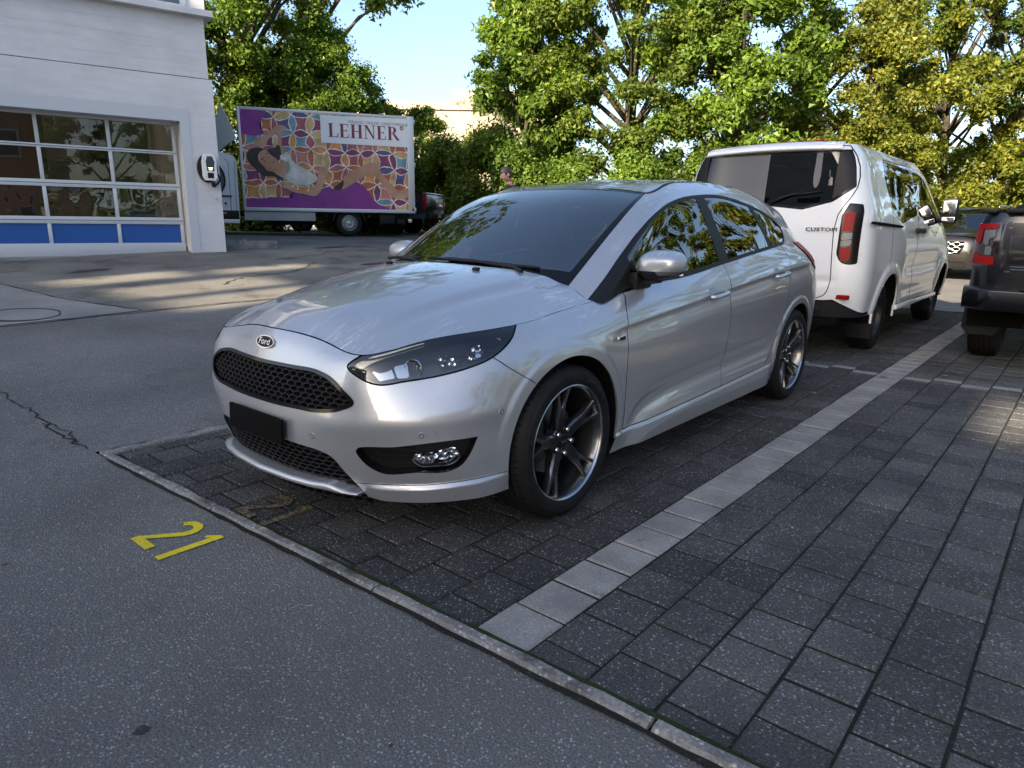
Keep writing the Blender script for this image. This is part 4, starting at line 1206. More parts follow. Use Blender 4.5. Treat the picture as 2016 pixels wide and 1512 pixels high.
    text_obj('emblem_script', 'Ford', .036, chrome, em, p_+n_*.0055, ex, ey, .0008, 1, 1.15)
    # sensors
    for (x, y, z) in ((2.164, .325, .429), (1.972, .697, .468), (1.715, .840, .526)):
        k = np.argmin(((car_r1_cache.V-[x, y, z])**2).sum(1)); n0 = Vector(car_r1_cache.N[k]); p0 = Vector(car_r1_cache.V[k])
        for sy in (1, -1):
            n1 = Vector((n0.x, n0.y*sy, n0.z)); p1 = Vector((p0.x, p0.y*sy, p0.z))
            e1 = n1.cross(Vector((0, 0, 1))).normalized(); e2 = n1.cross(e1)
            so = prism('parking_sensor', oval(.0135, .0135, 20), .003, silver_dry, root, (p1-n1*.001, e1, e2, n1))
            prism('sensor_ring', oval(.0095, .0095, 20), .0032, seam_black, so, (p1-n1*.001, e1, e2, n1)); prism('sensor_face', oval(.0075, .0075, 20), .0036, silver_dry, so, (p1-n1*.001, e1, e2, n1))
    # ------------ fog lamp pockets
    for mir in (False, True):
        f = (lambda S: S.mirror()) if mir else (lambda S: S); sy = -1 if mir else 1
        fo = empty('fog_lamp'); fo.parent = root
        B('pocket', f(fog_in.offset(-.035)), satin_black, fo)
        e, _ = fog_in.split(.005-f_f(fog_in)); ff = f_f(e); e.V = e.V-e.N*(np.clip(ff/.005, 0, 1)*.036)[:, None]; e.renormal()
        B('pocket_wall', f(e), gloss_black, fo)
        lens, _ = fog_in.split(polysdf(q_diag(fog_in), catmull(d2([(1.985,.672,.372),(1.93,.735,.392),(1.865,.785,.402),(1.862,.790,.375),(1.885,.772,.352),(1.93,.73,.346),(1.965,.69,.346)]), 4)))
        B('reflector', f(lens.offset(-.030)), facet_chrome, fo); B('lens', f(lens.offset(-.006)), lens_glass, fo)
        e2, _ = lens.split(.004-polysdf(q_diag(lens), catmull(d2([(1.985,.672,.372),(1.93,.735,.392),(1.865,.785,.402),(1.862,.790,.375),(1.885,.772,.352),(1.93,.73,.346),(1.965,.69,.346)]), 4)))
        B('bezel', f(e2.offset(-.004)), chrome, fo)
        # louvre bars of the pocket
        for j, zz in enumerate((.345, .368, .391, .412)):
            bar, _ = fog_in.split(.0022-np.abs(fog_in.V[:, 2]-zz)); bar, _ = bar.split(bar.V[:, 0]-1.985)
            if len(bar.F): B('louvre', f(bar.offset(-.020)), gloss_black, fo)
    # ------------ headlamps
    for mir in (False, True):
        f = (lambda S: S.mirror()) if mir else (lambda S: S); sy = -1 if mir else 1
        hl = empty('headlamp'); hl.parent = root
        lf = lambda S: polysdf(q_diag(S), HEADL)
        B('lens', f(lamp), lens_glass, hl)
        B('housing', f(lamp.offset(-.050)), lamp_inner, hl)
        e, _ = lamp.split(.010-lf(lamp)); B('bezel', f(e.offset(-.003)), gloss_black, hl)
        ew, _ = lamp.split(.005-lf(lamp)); ff = lf(ew); ew.V = ew.V-ew.N*(np.clip(ff/.005, 0, 1)*.05)[:, None]; ew.renormal(); B('wall', f(ew), gloss_black, hl)
        # light strip along the upper inner edge
        strip = catmull(d2([(2.085,.492,.706),(2.045,.520,.733),(1.97,.575,.757),(1.88,.632,.780),(1.88,.640,.768),(1.965,.585,.744),(2.04,.530,.716),(2.072,.505,.697)]), 4, True, (3, 4))
        dr_, _ = lamp.split(polysdf(q_diag(lamp), strip)); B('running_light', f(dr_.offset(-.010)), drl_mat, hl)
        trim = catmull(d2([(2.055,.545,.700),(1.97,.605,.728),(1.86,.665,.750),(1.74,.725,.768),(1.74,.735,.758),(1.86,.675,.738),(1.97,.615,.714),(2.05,.555,.690)]), 4, True)
        tr_, _ = lamp.split(polysdf(q_diag(lamp), trim)); B('lamp_trim', f(tr_.offset(-.016)), satin_black, hl)
        # inner pods
        pod = catmull(d2([(2.065,.555,.690),(2.01,.60,.704),(2.005,.615,.666),(2.045,.575,.655)]), 3, True, (0, 1, 2, 3))
        po, _ = lamp.split(polysdf(q_diag(lamp), pod)); B('indicator_reflector', f(po.offset(-.022)), pod_silver, hl)
        pod2 = catmull(d2([(2.003,.605,.706),(1.965,.635,.715),(1.965,.645,.666),(1.998,.62,.664)]), 3, True, (0, 1, 2, 3))
        po2, _ = lamp.split(polysdf(q_diag(lamp), pod2)); B('ribbed_divider', f(po2.offset(-.014)), frosted, hl)
        for P_ in ([(1.850,.664,.742),(1.785,.702,.762),(1.775,.728,.716),(1.845,.690,.694)], [(1.765,.714,.768),(1.705,.748,.782),(1.700,.768,.742),(1.758,.738,.722)]):
            rp, _ = lamp.split(polysdf(q_diag(lamp), catmull(d2(P_), 3, True, (0, 1, 2, 3)))); B('reflector_panel', f(rp.offset(-.030)), facet_chrome, hl)
        for (x, y, z, r_, mt) in ((1.905, .628, .694, .034, 'p'),):
            d_ = Vector((.93, .36*sy, 0)).normalized()
            cup = lathe('projector' if mt == 'p' else 'reflector_bowl', [(.042, r_), (.046, r_*.98), (.044, r_*.93), (.0, r_*.55), (-.02, r_*.2), (-.024, 0)], chrome, hl, 28, 'x')
            cup.location = (x, y*sy, z); cup.rotation_euler = (0, 0, math.atan2(d_.y, d_.x))
            if mt == 'p':
                ln = lathe('projector_lens', [(.012, r_*.78), (.026, r_*.66), (.036, r_*.42), (.040, 0)], lens_ball, hl, 24, 'x'); ln.location = cup.location; ln.rotation_euler = cup.rotation_euler
        for k in range(5):
            bx_ = box('reflector_facet', (1.70-.012*k, (.747+.004*k)*sy, .720+.014*k), (.014, .05, .012), chrome, hl, 0, Matrix.Rotation(R(30*sy), 3, 'Z'))
    # ------------ door mirrors
    for sy in (1, -1):
        mo = empty('door_mirror', (0, 0, 0)); mo.parent = root
        cx, cy, cz = .652, sy*.896, 1.016
        P = []
        nU, nW = 40, 20
        for i in range(nU+1):
            th = 2*math.pi*i/nU; row = []
            for j in range(nW+1):
                ph = -math.pi/2+math.pi*j/nW
                c_, s_2 = math.cos(ph), math.sin(ph)
                e = .62
                sg = lambda v, e_: math.copysign(abs(v)**e_, v)
                X = .078*sg(c_, .75)*sg(math.cos(th), .8); Y = .108*sg(c_, .6)*sg(math.sin(th), .55); Z = .066*sg(s_2, .75)
                if X > 0: X *= 1.15
                else: X *= .55
                Y2 = Y; Z2 = Z*(1-.18*(Y/.118)) + .010*(Y/.118)
                if Z2 > 0: Z2 *= 1.02-.25*max(0, X/.09)
                row.append((cx+X-.10*abs(Y/.118+1)*.12, cy+sy*Y2, cz+Z2))
            P.append(row)
        g = gridsurf(np.array(P), flip=(sy > 0)); 
        low, upc = g.split(cz-.026-g.V[:, 2])
        B('cap', upc, silver_dry, mo)
        ind, low = low.split(np.minimum(low.V[:, 2]-(cz-.046), np.minimum(low.V[:, 0]-cx+.01, (low.V[:, 1]*sy-(cy*sy+.005)))))
        B('lower_shell', low, satin_black, mo)
        if len(ind.F): B('indicator', ind.offset(.001), clear_lens, mo)
        box('stalk', (cx-.005, sy*.825, cz-.068), (.075, .12, .034), satin_black, mo, .012)
        box('mirror_glass', (cx-.050, cy, cz), (.006, .17, .095), chrome, mo, .002)
        box('foot', (cx+.01, sy*.790, cz-.075), (.14, .05, .075), satin_black, mo, .012)
    # ------------ wipers and cowl
    B('cowl_panel', gridsurf(np.array([[(np.interp(abs(y), [0,.28,.5,.66],[1.215,1.19,1.12,1.045])-.035+d_, y, np.interp(abs(y), [0,.28,.5,.66],[.972,.966,.95,.925])-.012+dz) for d_, dz in ((.06, -.03), (.03, -.012), (-.03, .004))] for y in np.linspace(-.58, .58, 31)])), matte_black)
    def wiper(P, bl):
        wo = empty('wiper'); wo.parent = root
        tube('arm', P, [.012, .010, .008, .006][:len(P)], satin_black, wo, 8)
        tube('blade', bl, .0075, satin_black, wo, 6)
    sc = lambda s, t: Vector(cast_green(s, t))
    wiper([Vector((1.15, .47, 0.988)), Vector((1.115, .40, 0.998)), Vector((1.120, .15, 1.018)), Vector((1.13, -.02, 1.025))], [Vector((1.055, .50, 0.998))*1, Vector((1.115, .25, 1.014)), Vector((1.140, 0, 1.020)), Vector((1.138, -.14, 1.021))])
    wiper([Vector((1.165, -.18, 0.998)), Vector((1.15, -.25, 1.009)), Vector((1.11, -.42, 1.013)), Vector((1.08, -.48, 1.011))], [Vector((1.125, -.22, 1.019)), Vector((1.10, -.40, 1.013)), Vector((1.02, -.60, 0.998)), Vector((.985, -.64, 0.998))])
    # badge on the wing
    for sy in (1, -1):
        bd = box('wing_badge', (.986, sy*.903, .717), (.060, .006, .020), chrome, root, .002)
        box('badge_inlay', (.980, sy*.9065, .717), (.040, .003, .012), gloss_black, bd)
    # mud guard lip behind the rear wheel, exhaust
    tube('exhaust_pipe', [(-2.05, .52, .27), (-2.17, .52, .27)], .035, chrome, root, 16)
    # papers and tag behind the windscreen
    prism('windscreen_sticker', [(0, 0), (.10, 0), (.085, .07), (.03, .08)], .001, pmat('orange_card', (.55, .24, .12), .7), root, (Vector((.90, -.18, 1.01)), Vector((.15, .98, 0)), Vector((-.6, 0, .8)), Vector((.8, 0, .6))))
    tag_o = tube('hanging_tag', [(.35, -.05, 1.22), (.35, -.05, 1.17), (.35, -.055, 1.10)], [.002, .012, .006], pmat('mint_plastic', (.25, .75, .60), .4), root, 8)
    # wheels
    for x in (WX, -WX):
        for sy in (1, -1):
            y_spoke_wheel('wheel', root, (x, sy*.780, WZ), sy < 0, R(10) if x > 0 else R(14))
frosted_dark = pmat('handle_recess_paint', (.36, .38, .41), .38, metal=.8)
pod_silver = pmat('lamp_pod_silver', (.45, .46, .48), .25, metal=.8)
lamp_inner = pmat('lamp_housing_grey', (.030, .031, .034), .3, metal=.6)
facet_chrome = faceted()
drl_mat = pmat('running_light_strip', (.80, .74, .52), .3, spec=.6)
lens_ball = pmat('projector_lens_glass', (.05, .055, .06), .03, coat=1, spec=1)
car_r1_cache = car_ring1(300, 110)
def cast_green(s, t): return (0, 0, 0)
hatch = empty('hatchback_car')
tag(hatch, 'silver five-door hatchback parked at an angle in the foreground bay', 'car')
build_car(hatch)
# ---------------------------------------------------------------- other vehicles
white_van = paint('white_paint', (.80, .81, .82), metal=0, rough=.25, wet=.0)
white_dirty = paint('white_truck_paint', (.66, .68, .70), metal=0, rough=.35, wet=0)
dark_paint = paint('black_blue_paint', (.003, .0035, .006), metal=0, rough=.35, coat=.35, wet=.5, streak=False)
dark_suv = paint('dark_brown_paint', (.014, .013, .013), metal=.3, rough=.3, coat=.6, wet=0)
grey_plastic = pmat('grey_bumper_plastic', (.012, .0125, .014), .6, spec=.3)
flap_rubber = pmat('mud_flap', (.007, .008, .010), .6, spec=.2)
alu_box = pmat('aluminium_frame', (.52, .53, .54), .45, metal=.6)
def steel_wheel(parent, loc, r, rim, wd, right, face, slots=14, alloy=False):
    w_ = empty('wheel', loc); w_.parent = parent
    tyre(w_, r, rim, wd, None, 64); h = wd/2
    lathe('rim', [(h*.86, rim+.004), (h*.88, rim-.006), (h*.70, rim-.018), (h*.25, rim-.035), (-h*.8, rim-.03)], face, w_, 48)
    if alloy:
        for k in range(5):
            q = 2*math.pi*k/5; s_ = box('spoke', (0, h*.45, rim*.5), (rim*.32, .05, rim*.95), face, w_, .015); s_.rotation_euler = (0, q, 0)
        lathe('hub', [(h*.3, rim*.34), (h*.62, rim*.30), (h*.66, rim*.2), (h*.66, 0)], face, w_, 24)
    else:
        lathe('disc', [(h*.28, rim-.034), (h*.34, rim*.72), (h*.62, rim*.60), (h*.60, rim*.42), (h*.42, rim*.34), (h*.52, rim*.20), (h*.52, 0)], face, w_, 40)
        for k in range(slots):
            q = 2*math.pi*k/slots; s_ = lathe('vent_hole', [(h*.37, rim*.055), (h*.375, 0)], void_black, w_, 10); s_.location = (rim*.80*math.sin(q), 0, rim*.80*math.cos(q))
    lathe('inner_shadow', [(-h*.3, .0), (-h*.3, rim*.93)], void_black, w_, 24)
    if right: w_.rotation_euler = (0, 0, math.pi)
    return w_
def arcflange(parent, S, cx, cz, ra, mat_, liner_y, sides=(1, -1), q0=-8, q1=188):
    V0 = S.V; sel = V0[:, 1] > .5
    for sy in sides:
        P = []
        for q in np.linspace(R(q0), R(q1), 44):
            x, z = cx+ra*math.cos(q), cz+ra*math.sin(q)
            y = V0[np.argmin(np.where(sel, (V0[:, 0]-x)**2+(V0[:, 2]-z)**2, 99)), 1]
            P.append([(x, sy*y, z), (cx+(ra+.005)*math.cos(q), sy*(y-.02), cz+(ra+.005)*math.sin(q)), (cx+(ra+.012)*math.cos(q), sy*(y-.05), cz+(ra+.012)*math.sin(q)), (cx+(ra+.012)*math.cos(q), sy*liner_y, cz+(ra+.012)*math.sin(q))])
        P = np.array(P)
        surfobj('arch_flange', gridsurf(P[:, :2]), mat_, parent); surfobj('arch_liner', gridsurf(P[:, 1:]), void_black, parent)

van_glass = glassmat('van_rear_glass', (.04, .042, .045), 1.55)
def build_van():
    root = empty('panel_van', (-4.0, -.055, 0), math.pi)
    tag(root, 'white van with dark rear window and CUSTOM lettering, parked behind the hatchback', 'van')
    zs = [.40, .62, .88, 1.15, 1.37, 1.60, 1.80, 1.905]
    def st(xs, ys, z=None): return [(x, y, q) for x, y, q in zip(xs, ys, z or zs)]
    side = [.915, .940, .950, .940, .905, .835, .770, .700]
    S = [
     st([-.96,-1.00,-1.01,-1.00,-.985,-.955,-.925,-.905], [0]*8, [.40,.62,.88,1.15,1.37,1.60,1.80,1.925]),
     st([-.955,-.995,-1.005,-.995,-.98,-.95,-.92,-.90], [.42]*8, [.40,.62,.88,1.15,1.37,1.60,1.80,1.918]),
     st([-.90,-.955,-.965,-.96,-.945,-.92,-.89,-.87], [.76,.775,.785,.775,.75,.705,.655,.610]),
     st([-.80,-.865,-.88,-.875,-.865,-.845,-.82,-.80], [.860,.885,.895,.885,.855,.795,.735,.665]),
     st([-.60]*8, [.90,.925,.935,.925,.892,.825,.76,.69]),
     st([0]*8, side), st([.8]*8, side), st([1.6]*8, [.915,.940,.948,.938,.903,.832,.766,.696]),
     st([2.1,2.1,2.1,2.1,2.1,1.95,1.80,1.70], [.912,.936,.944,.930,.893,.822,.755,.685]),
     st([3.0,3.0,3.0,2.95,2.75,2.35,2.05,1.88], [.90,.925,.930,.905,.855,.79,.725,.65], [.40,.62,.88,1.13,1.32,1.58,1.79,1.90]),
     st([3.65,3.70,3.68,3.45,3.05,2.60,2.22,2.0], [.80,.83,.82,.77,.72,.66,.60,.52], [.38,.60,.84,1.08,1.28,1.56,1.79,1.90]),
     st([3.92,3.97,3.93,3.65,3.20,2.72,2.30,2.06], [.45,.47,.46,.44,.42,.38,.34,.30], [.36,.58,.82,1.07,1.27,1.55,1.79,1.905]),
     st([4.0,4.05,4.0,3.70,3.25,2.76,2.33,2.08], [0]*8, [.36,.58,.82,1.07,1.27,1.55,1.79,1.91]),
    ]
    g = ringsurf(np.array(S, float).transpose(1, 0, 2), 420, 110, flip=False)
    if (g.N*(g.V-[1.5, 0, 1])).sum(1).mean() < 0: g.F = g.F[:, ::-1]; g.renormal()
    V = g.V; x, y, z = V.T
    d = np.zeros(len(V)); sd_ = sstep(y, .6, .8)
    for cx in (0., 3.0):
        r_ = np.hypot(x-cx, z-.36); d += .018*sstep(r_, .52, .45)*sd_*sstep(z, .3, .45)
    d += -.022*np.exp(-((z-.80)/.10)**2)*sd_*sstep(x, .5, .75)*sstep(x, 2.6, 2.3)       # door waist
    d += .018*sstep(z, .56, .46)*sd_*sstep(x, .45, .6)*sstep(x, 2.6, 2.4)
    d += .008*sstep(z, 1.315, 1.335)*sd_*sstep(x, 2.8, 2.6)*0
    rear = sstep(x, -.80, -.90)*sstep(y, .75, .62)
    d -= rear*.014*np.exp(-((z-.72)/.035)**2)
    g.V = V+g.N*d[:, None]; g.renormal()
    B = lambda n_, S_, m_, p=root: surfobj(n_, S_, m_, p)
    full = g.copy(); seams = []
    for cx in (0., 3.0):
        f = .40-np.hypot(g.V[:, 0]-cx, g.V[:, 2]-.36); f = np.where(g.V[:, 1] > .5, f, -1); _, g = g.split(f)
    def carve(S_, f, gap=.004):
        ins, rest = S_.split(f(S_)-gap); _, out = rest.split(f(rest)+gap)
        st2, _ = S_.split(gap*3-np.abs(f(S_))); seams.append(st2.offset(-.008)); return ins, out
    rm = lambda S_, v: np.where(S_.V[:, 0] < -.55, v, -1.)
    # bumper, dark
    bump, g = carve(g, lambda S_: rm(S_, np.interp(S_.V[:, 1], [0,.62,.70,.80,.95], [.545,.545,.555,.50,.40])-S_.V[:, 2]))
    B('rear_bumper', bump.both().offset(.012), grey_plastic)
    # tail lamps
    TLP = [(-1.1,.90),(-1.1,1.30),(-.96,1.395),(-.78,1.385),(-.78,.87),(-.92,.87)]
    TY = catmull([(.695,.965),(.70,1.29),(.745,1.395),(.80,1.39),(.848,1.385),(.852,.885),(.80,.875),(.735,.895)], 3, True, (0, 1, 2, 4, 5))
    def lampf(S_): return rm(S_, np.minimum(polysdf(S_.V[:, [1, 2]], TY), (S_.V[:, 0]*-1-.885)))
    lamp, g = carve(g, lampf)
    # rear screen
    RY = catmull([(-.2,1.405),(.60,1.41),(.67,1.46),(.765,1.54),(.715,1.78),(.680,1.852),(-.2,1.856)], 3, True, (0, 3, 5, 6))
    RYo = lambda S_: rm(S_, polysdf(S_.V[:, [1, 2]], RY))
    rw, g = carve(g, RYo, .003)
    # tailgate shut line
    GY = catmull([(-.2,.56),(.55,.56),(.63,.60),(.665,.72),(.66,.9),(.665,1.3),(.775,1.53),(.725,1.80),(.66,1.888),(-.2,1.893)], 3, True, (0, 8, 9))
    gate, g = carve(g, lambda S_: rm(S_, polysdf(S_.V[:, [1, 2]], GY)), .004)
    # side doors and windows
    sidef = lambda S_, P_: np.where((S_.V[:, 1] > .4) & (S_.V[:, 0] > -.5), polysdf(S_.V[:, [0, 2]], P_), -1.)
    W1 = catmull([(-.10,1.345),(-.13,1.78),(-.11,1.80),(.93,1.785),(.98,1.76),(1.00,1.35),(.97,1.325),(-.08,1.33)], 3, True, (0, 2, 3, 5, 6))
    W2 = catmull([(1.10,1.33),(1.09,1.77),(1.55,1.76),(1.85,1.68),(2.2,1.45),(2.42,1.27),(2.40,1.23),(1.3,1.30)], 3, True, (0, 1, 5))
    w1, g = carve(g, lambda S_: sidef(S_, W1), .003); w2, g = carve(g, lambda S_: sidef(S_, W2), .003)
    SD = np.array([(-.10,.42),(-.10,1.82),(1.04,1.82),(1.04,.42)]); FD = np.array([(1.05,.42),(1.05,1.83),(1.8,1.80),(2.5,1.3),(2.55,.9),(2.5,.42)])
    sdoor, g = carve(g, lambda S_: sidef(S_, SD)); fdoor, g = carve(g, lambda S_: sidef(S_, FD))
    # windscreen
    wsf = lambda S_: np.where((S_.V[:, 0] > 1.9), np.minimum(np.minimum(S_.V[:, 2]-1.30, 1.86-S_.V[:, 2]), S_.A[:, 0]-9.4), -1.)
    ws, g = carve(g, wsf, .003); B('windscreen', ws.both(), privacy_glass)
    B('body', g.both(), white_van); gt = B('tailgate', gate.both(), white_van)
    for mir in (0, 1):
        f = (lambda S_: S_.mirror()) if mir else (lambda S_: S_)
        B('sliding_door', f(sdoor), white_van); fd = B('front_door', f(fdoor), white_van)
        B('window_glass', f(w1.offset(.001)), privacy_glass); B('window_glass', f(w2.offset(.001)), privacy_glass, fd)
    # rear glass with black side panels and border
    core, bord = rw.split(RYo(rw)-.02); pan, core = core.split(core.V[:, 1]-.60)
    rg = B('rear_window', core.both(), van_glass); B('window_border', bord.both().offset(.001), gloss_black, rg); B('pillar_panel', pan.offset(.006), satin_black, rg); B('pillar_panel', pan.mirror().offset(.006), satin_black, rg)
    # lamp inserts
    for mir in (0, 1):
        f = (lambda S_: S_.mirror()) if mir else (lambda S_: S_)
        tl = B('tail_lamp', f(lamp.offset(.008)), gloss_black)
        for (z0, z1, m_, nm) in ((1.155, 1.315, red_lens, 'brake_lens'), (1.085, 1.140, clear_lens, 'reverse_lens'), (1.030, 1.078, clear_lens, 'indicator_lens'), (.905, 1.018, red_lens, 'rear_lens')):
            yy = lamp.V[:, 1]; zz = lamp.V[:, 2]-.10*(yy-.72)
            ins, _ = lamp.split(np.minimum(np.minimum(zz-z0, z1-zz), np.minimum(.792-yy, yy-.715-.15*np.clip(.98-zz, 0, 1))))
            if len(ins.F): B(nm, f(ins.offset(.013)), m_, tl)
        rf_, _ = bump.split(np.minimum(polysdf(bump.V[:, [1, 2]], np.array([(.64,.545),(.84,.545),(.84,.49),(.74,.5)])), -bump.V[:, 0]-.7))
    for sy in (1, -1):
        box('rear_reflector', (-.945, sy*.735, .585), (.05, .20, .040), red_lens, root, .008, Matrix.Rotation(R(18*sy), 3, 'Z'))
        tube('door_rail', [(-1.02+.12, sy*.930, 1.235), (-.5, sy*.936, 1.225), (.18, sy*.951, 1.205)], [.012, .014, .012], seam_black, root, 6)
        for hx in (.95, 1.22): box('door_handle', (hx, sy*.958, 1.165), (.11, .04, .055), satin_black, root, .015)
        mo = empty('door_mirror'); mo.parent = root
        box('shell', (2.34, sy*1.01, 1.40), (.13, .165, .30), satin_black, mo, .045); box('upper_glass', (2.27, sy*1.01, 1.44), (.012, .135, .15), chrome, mo, .004); box('lower_glass', (2.27, sy*1.01, 1.295), (.012, .135, .06), chrome, mo, .004)
        box('arm', (2.36, sy*.90, 1.30), (.08, .12, .08), satin_black, mo, .02)
        box('mud_flap', (-.36, sy*.80, .30), (.02, .22, .30), satin_black, root, .005); box('mud_flap', (2.62, sy*.80, .28), (.02, .22, .26), satin_black, root, .005)
        box('sill_step', (1.5, sy*.925, .39), (2.15, .06, .05), white_van, root, .015)
    for k, sp_ in enumerate(np.linspace(-.45, .45, 2)):
        box('parking_sensor', (-1.015, sp_*1.3, .47), (.02, .03, .03), satin_black, root, .008)
    arcflange(root, full, 0, .36, .40, white_van, .5); arcflange(root, full, 3.0, .36, .40, white_van, .5)
    # roof with soft ribs
    T = g; top = [s[-1] for s in S]
    pts = [(-.905,0,1.925),(.5,0,1.985),(1.5,0,1.975),(2.08,0,1.915),(0,.4,1.965),(1.2,.4,1.968),(-.6,.35,1.945)]+top[1:-1]
    P_ = np.array(pts); ev = tps(np.r_[P_, P_[P_[:, 1] > 1e-6]*[1, -1, 1]], 1e-5)
    X_, Y_ = np.meshgrid(np.linspace(-1.0, 2.15, 80), np.linspace(0, .72, 36), indexing='ij'); Z_ = ev(np.c_[X_.ravel(), Y_.ravel()]).reshape(X_.shape)
    Z_ = Z_+.016*sstep(np.abs(Y_-.40), .11, .07)*sstep(X_, -.90, -.80)*sstep(X_, 1.7, 1.5)
    ro = gridsurf(np.stack([X_, Y_, Z_], -1)); u_ = np.mean([chord(r) for r in np.array(S, float).transpose(1, 0, 2)], 0)
    tp = symspline(u_, np.array(top), np.linspace(0, u_[-1], 150))[:, :2]; pol = np.r_[[(-.905, -.1)], tp, [(2.08, -.1)]]
    rr_, _ = ro.split(polysdf(ro.V[:, :2], pol)); B('roof', rr_.both(), white_van)
    # spoiler lip over the rear glass
    B('roof_lip', gridsurf(np.array([[(-.86+.03*(y/.6)**2, y, 1.945-.02*(y/.6)**2), (-.95+.035*(y/.6)**2, y, 1.915-.02*(y/.6)**2), (-.985+.05*(y/.6)**2, y, 1.888-.02*(y/.6)**2), (-.975+.05*(y/.6)**2, y, 1.862-.015*(y/.6)**2), (-.90+.05*(y/.6)**2, y, 1.858-.015*(y/.6)**2)] for y in np.linspace(-.62, .62, 31)]), flip=True), white_van)
    tube('red_light_bar', [(-.55, -.35, 1.972), (-.55, .35, 1.972)], .012, red_lens, root, 6)
    if seams: B('panel_gaps', merge(*[s_.both() for s_ in seams]), seam_black)
    text_obj('lettering', 'CUSTOM', .046, satin_black, root, (-1.008, -.545, 1.172), (0, -1, 0), (0, 0, 1), .004, 1.12, 1.35)
    wp = empty('rear_wiper'); wp.parent = root; tube('arm', [(-1.005, -.05, 1.40), (-1.0, -.20, 1.46), (-.995, -.34, 1.50)], [.016, .011, .007], satin_black, wp, 8); tube('blade', [(-.99, -.12, 1.455), (-.985, -.50, 1.50)], .008, satin_black, wp, 6)
    box('gate_handle', (-1.015, 0, .93), (.03, .42, .05), satin_black, root, .012)
    box('plate', (-1.02, 0, .78), (.01, .50, .11), pmat('plate_white', (.7, .7, .7), .4), root)
    # cabin and load space
    box('floor', (1.5, 0, .36), (4.9, 1.5, .06), void_black, root); box('bench', (1.6, 0, .75), (.6, 1.4, .7), cloth_dark, root, .05)
    box('bulkhead', (.95, 0, 1.15), (.04, 1.5, 1.4), pmat('bulkhead_grey', (.10, .10, .105), .6), root)
    box('dash', (2.9, 0, 1.05), (.5, 1.5, .35), dash_mat, root, .06)
    for k, (y, z, s_) in enumerate(((-.30, 1.18, .40), (.15, 1.15, .32), (.45, 1.1, .3))): box('cargo_box', (-.35, y, z-.25), (.35, s_, .7), pmat('cargo_%d' % k, (.06+.04*k, .06, .055), .7), root, .01)
    for sy in (1, -1):
        for x_ in (0., 3.0): steel_wheel(root, (x_, sy*.772, .343), .343, .208, .215, sy < 0, pmat('van_steel_%d%d' % (sy, int(x_)), (.018, .018, .020), .45, metal=.3))
    return root
build_van()

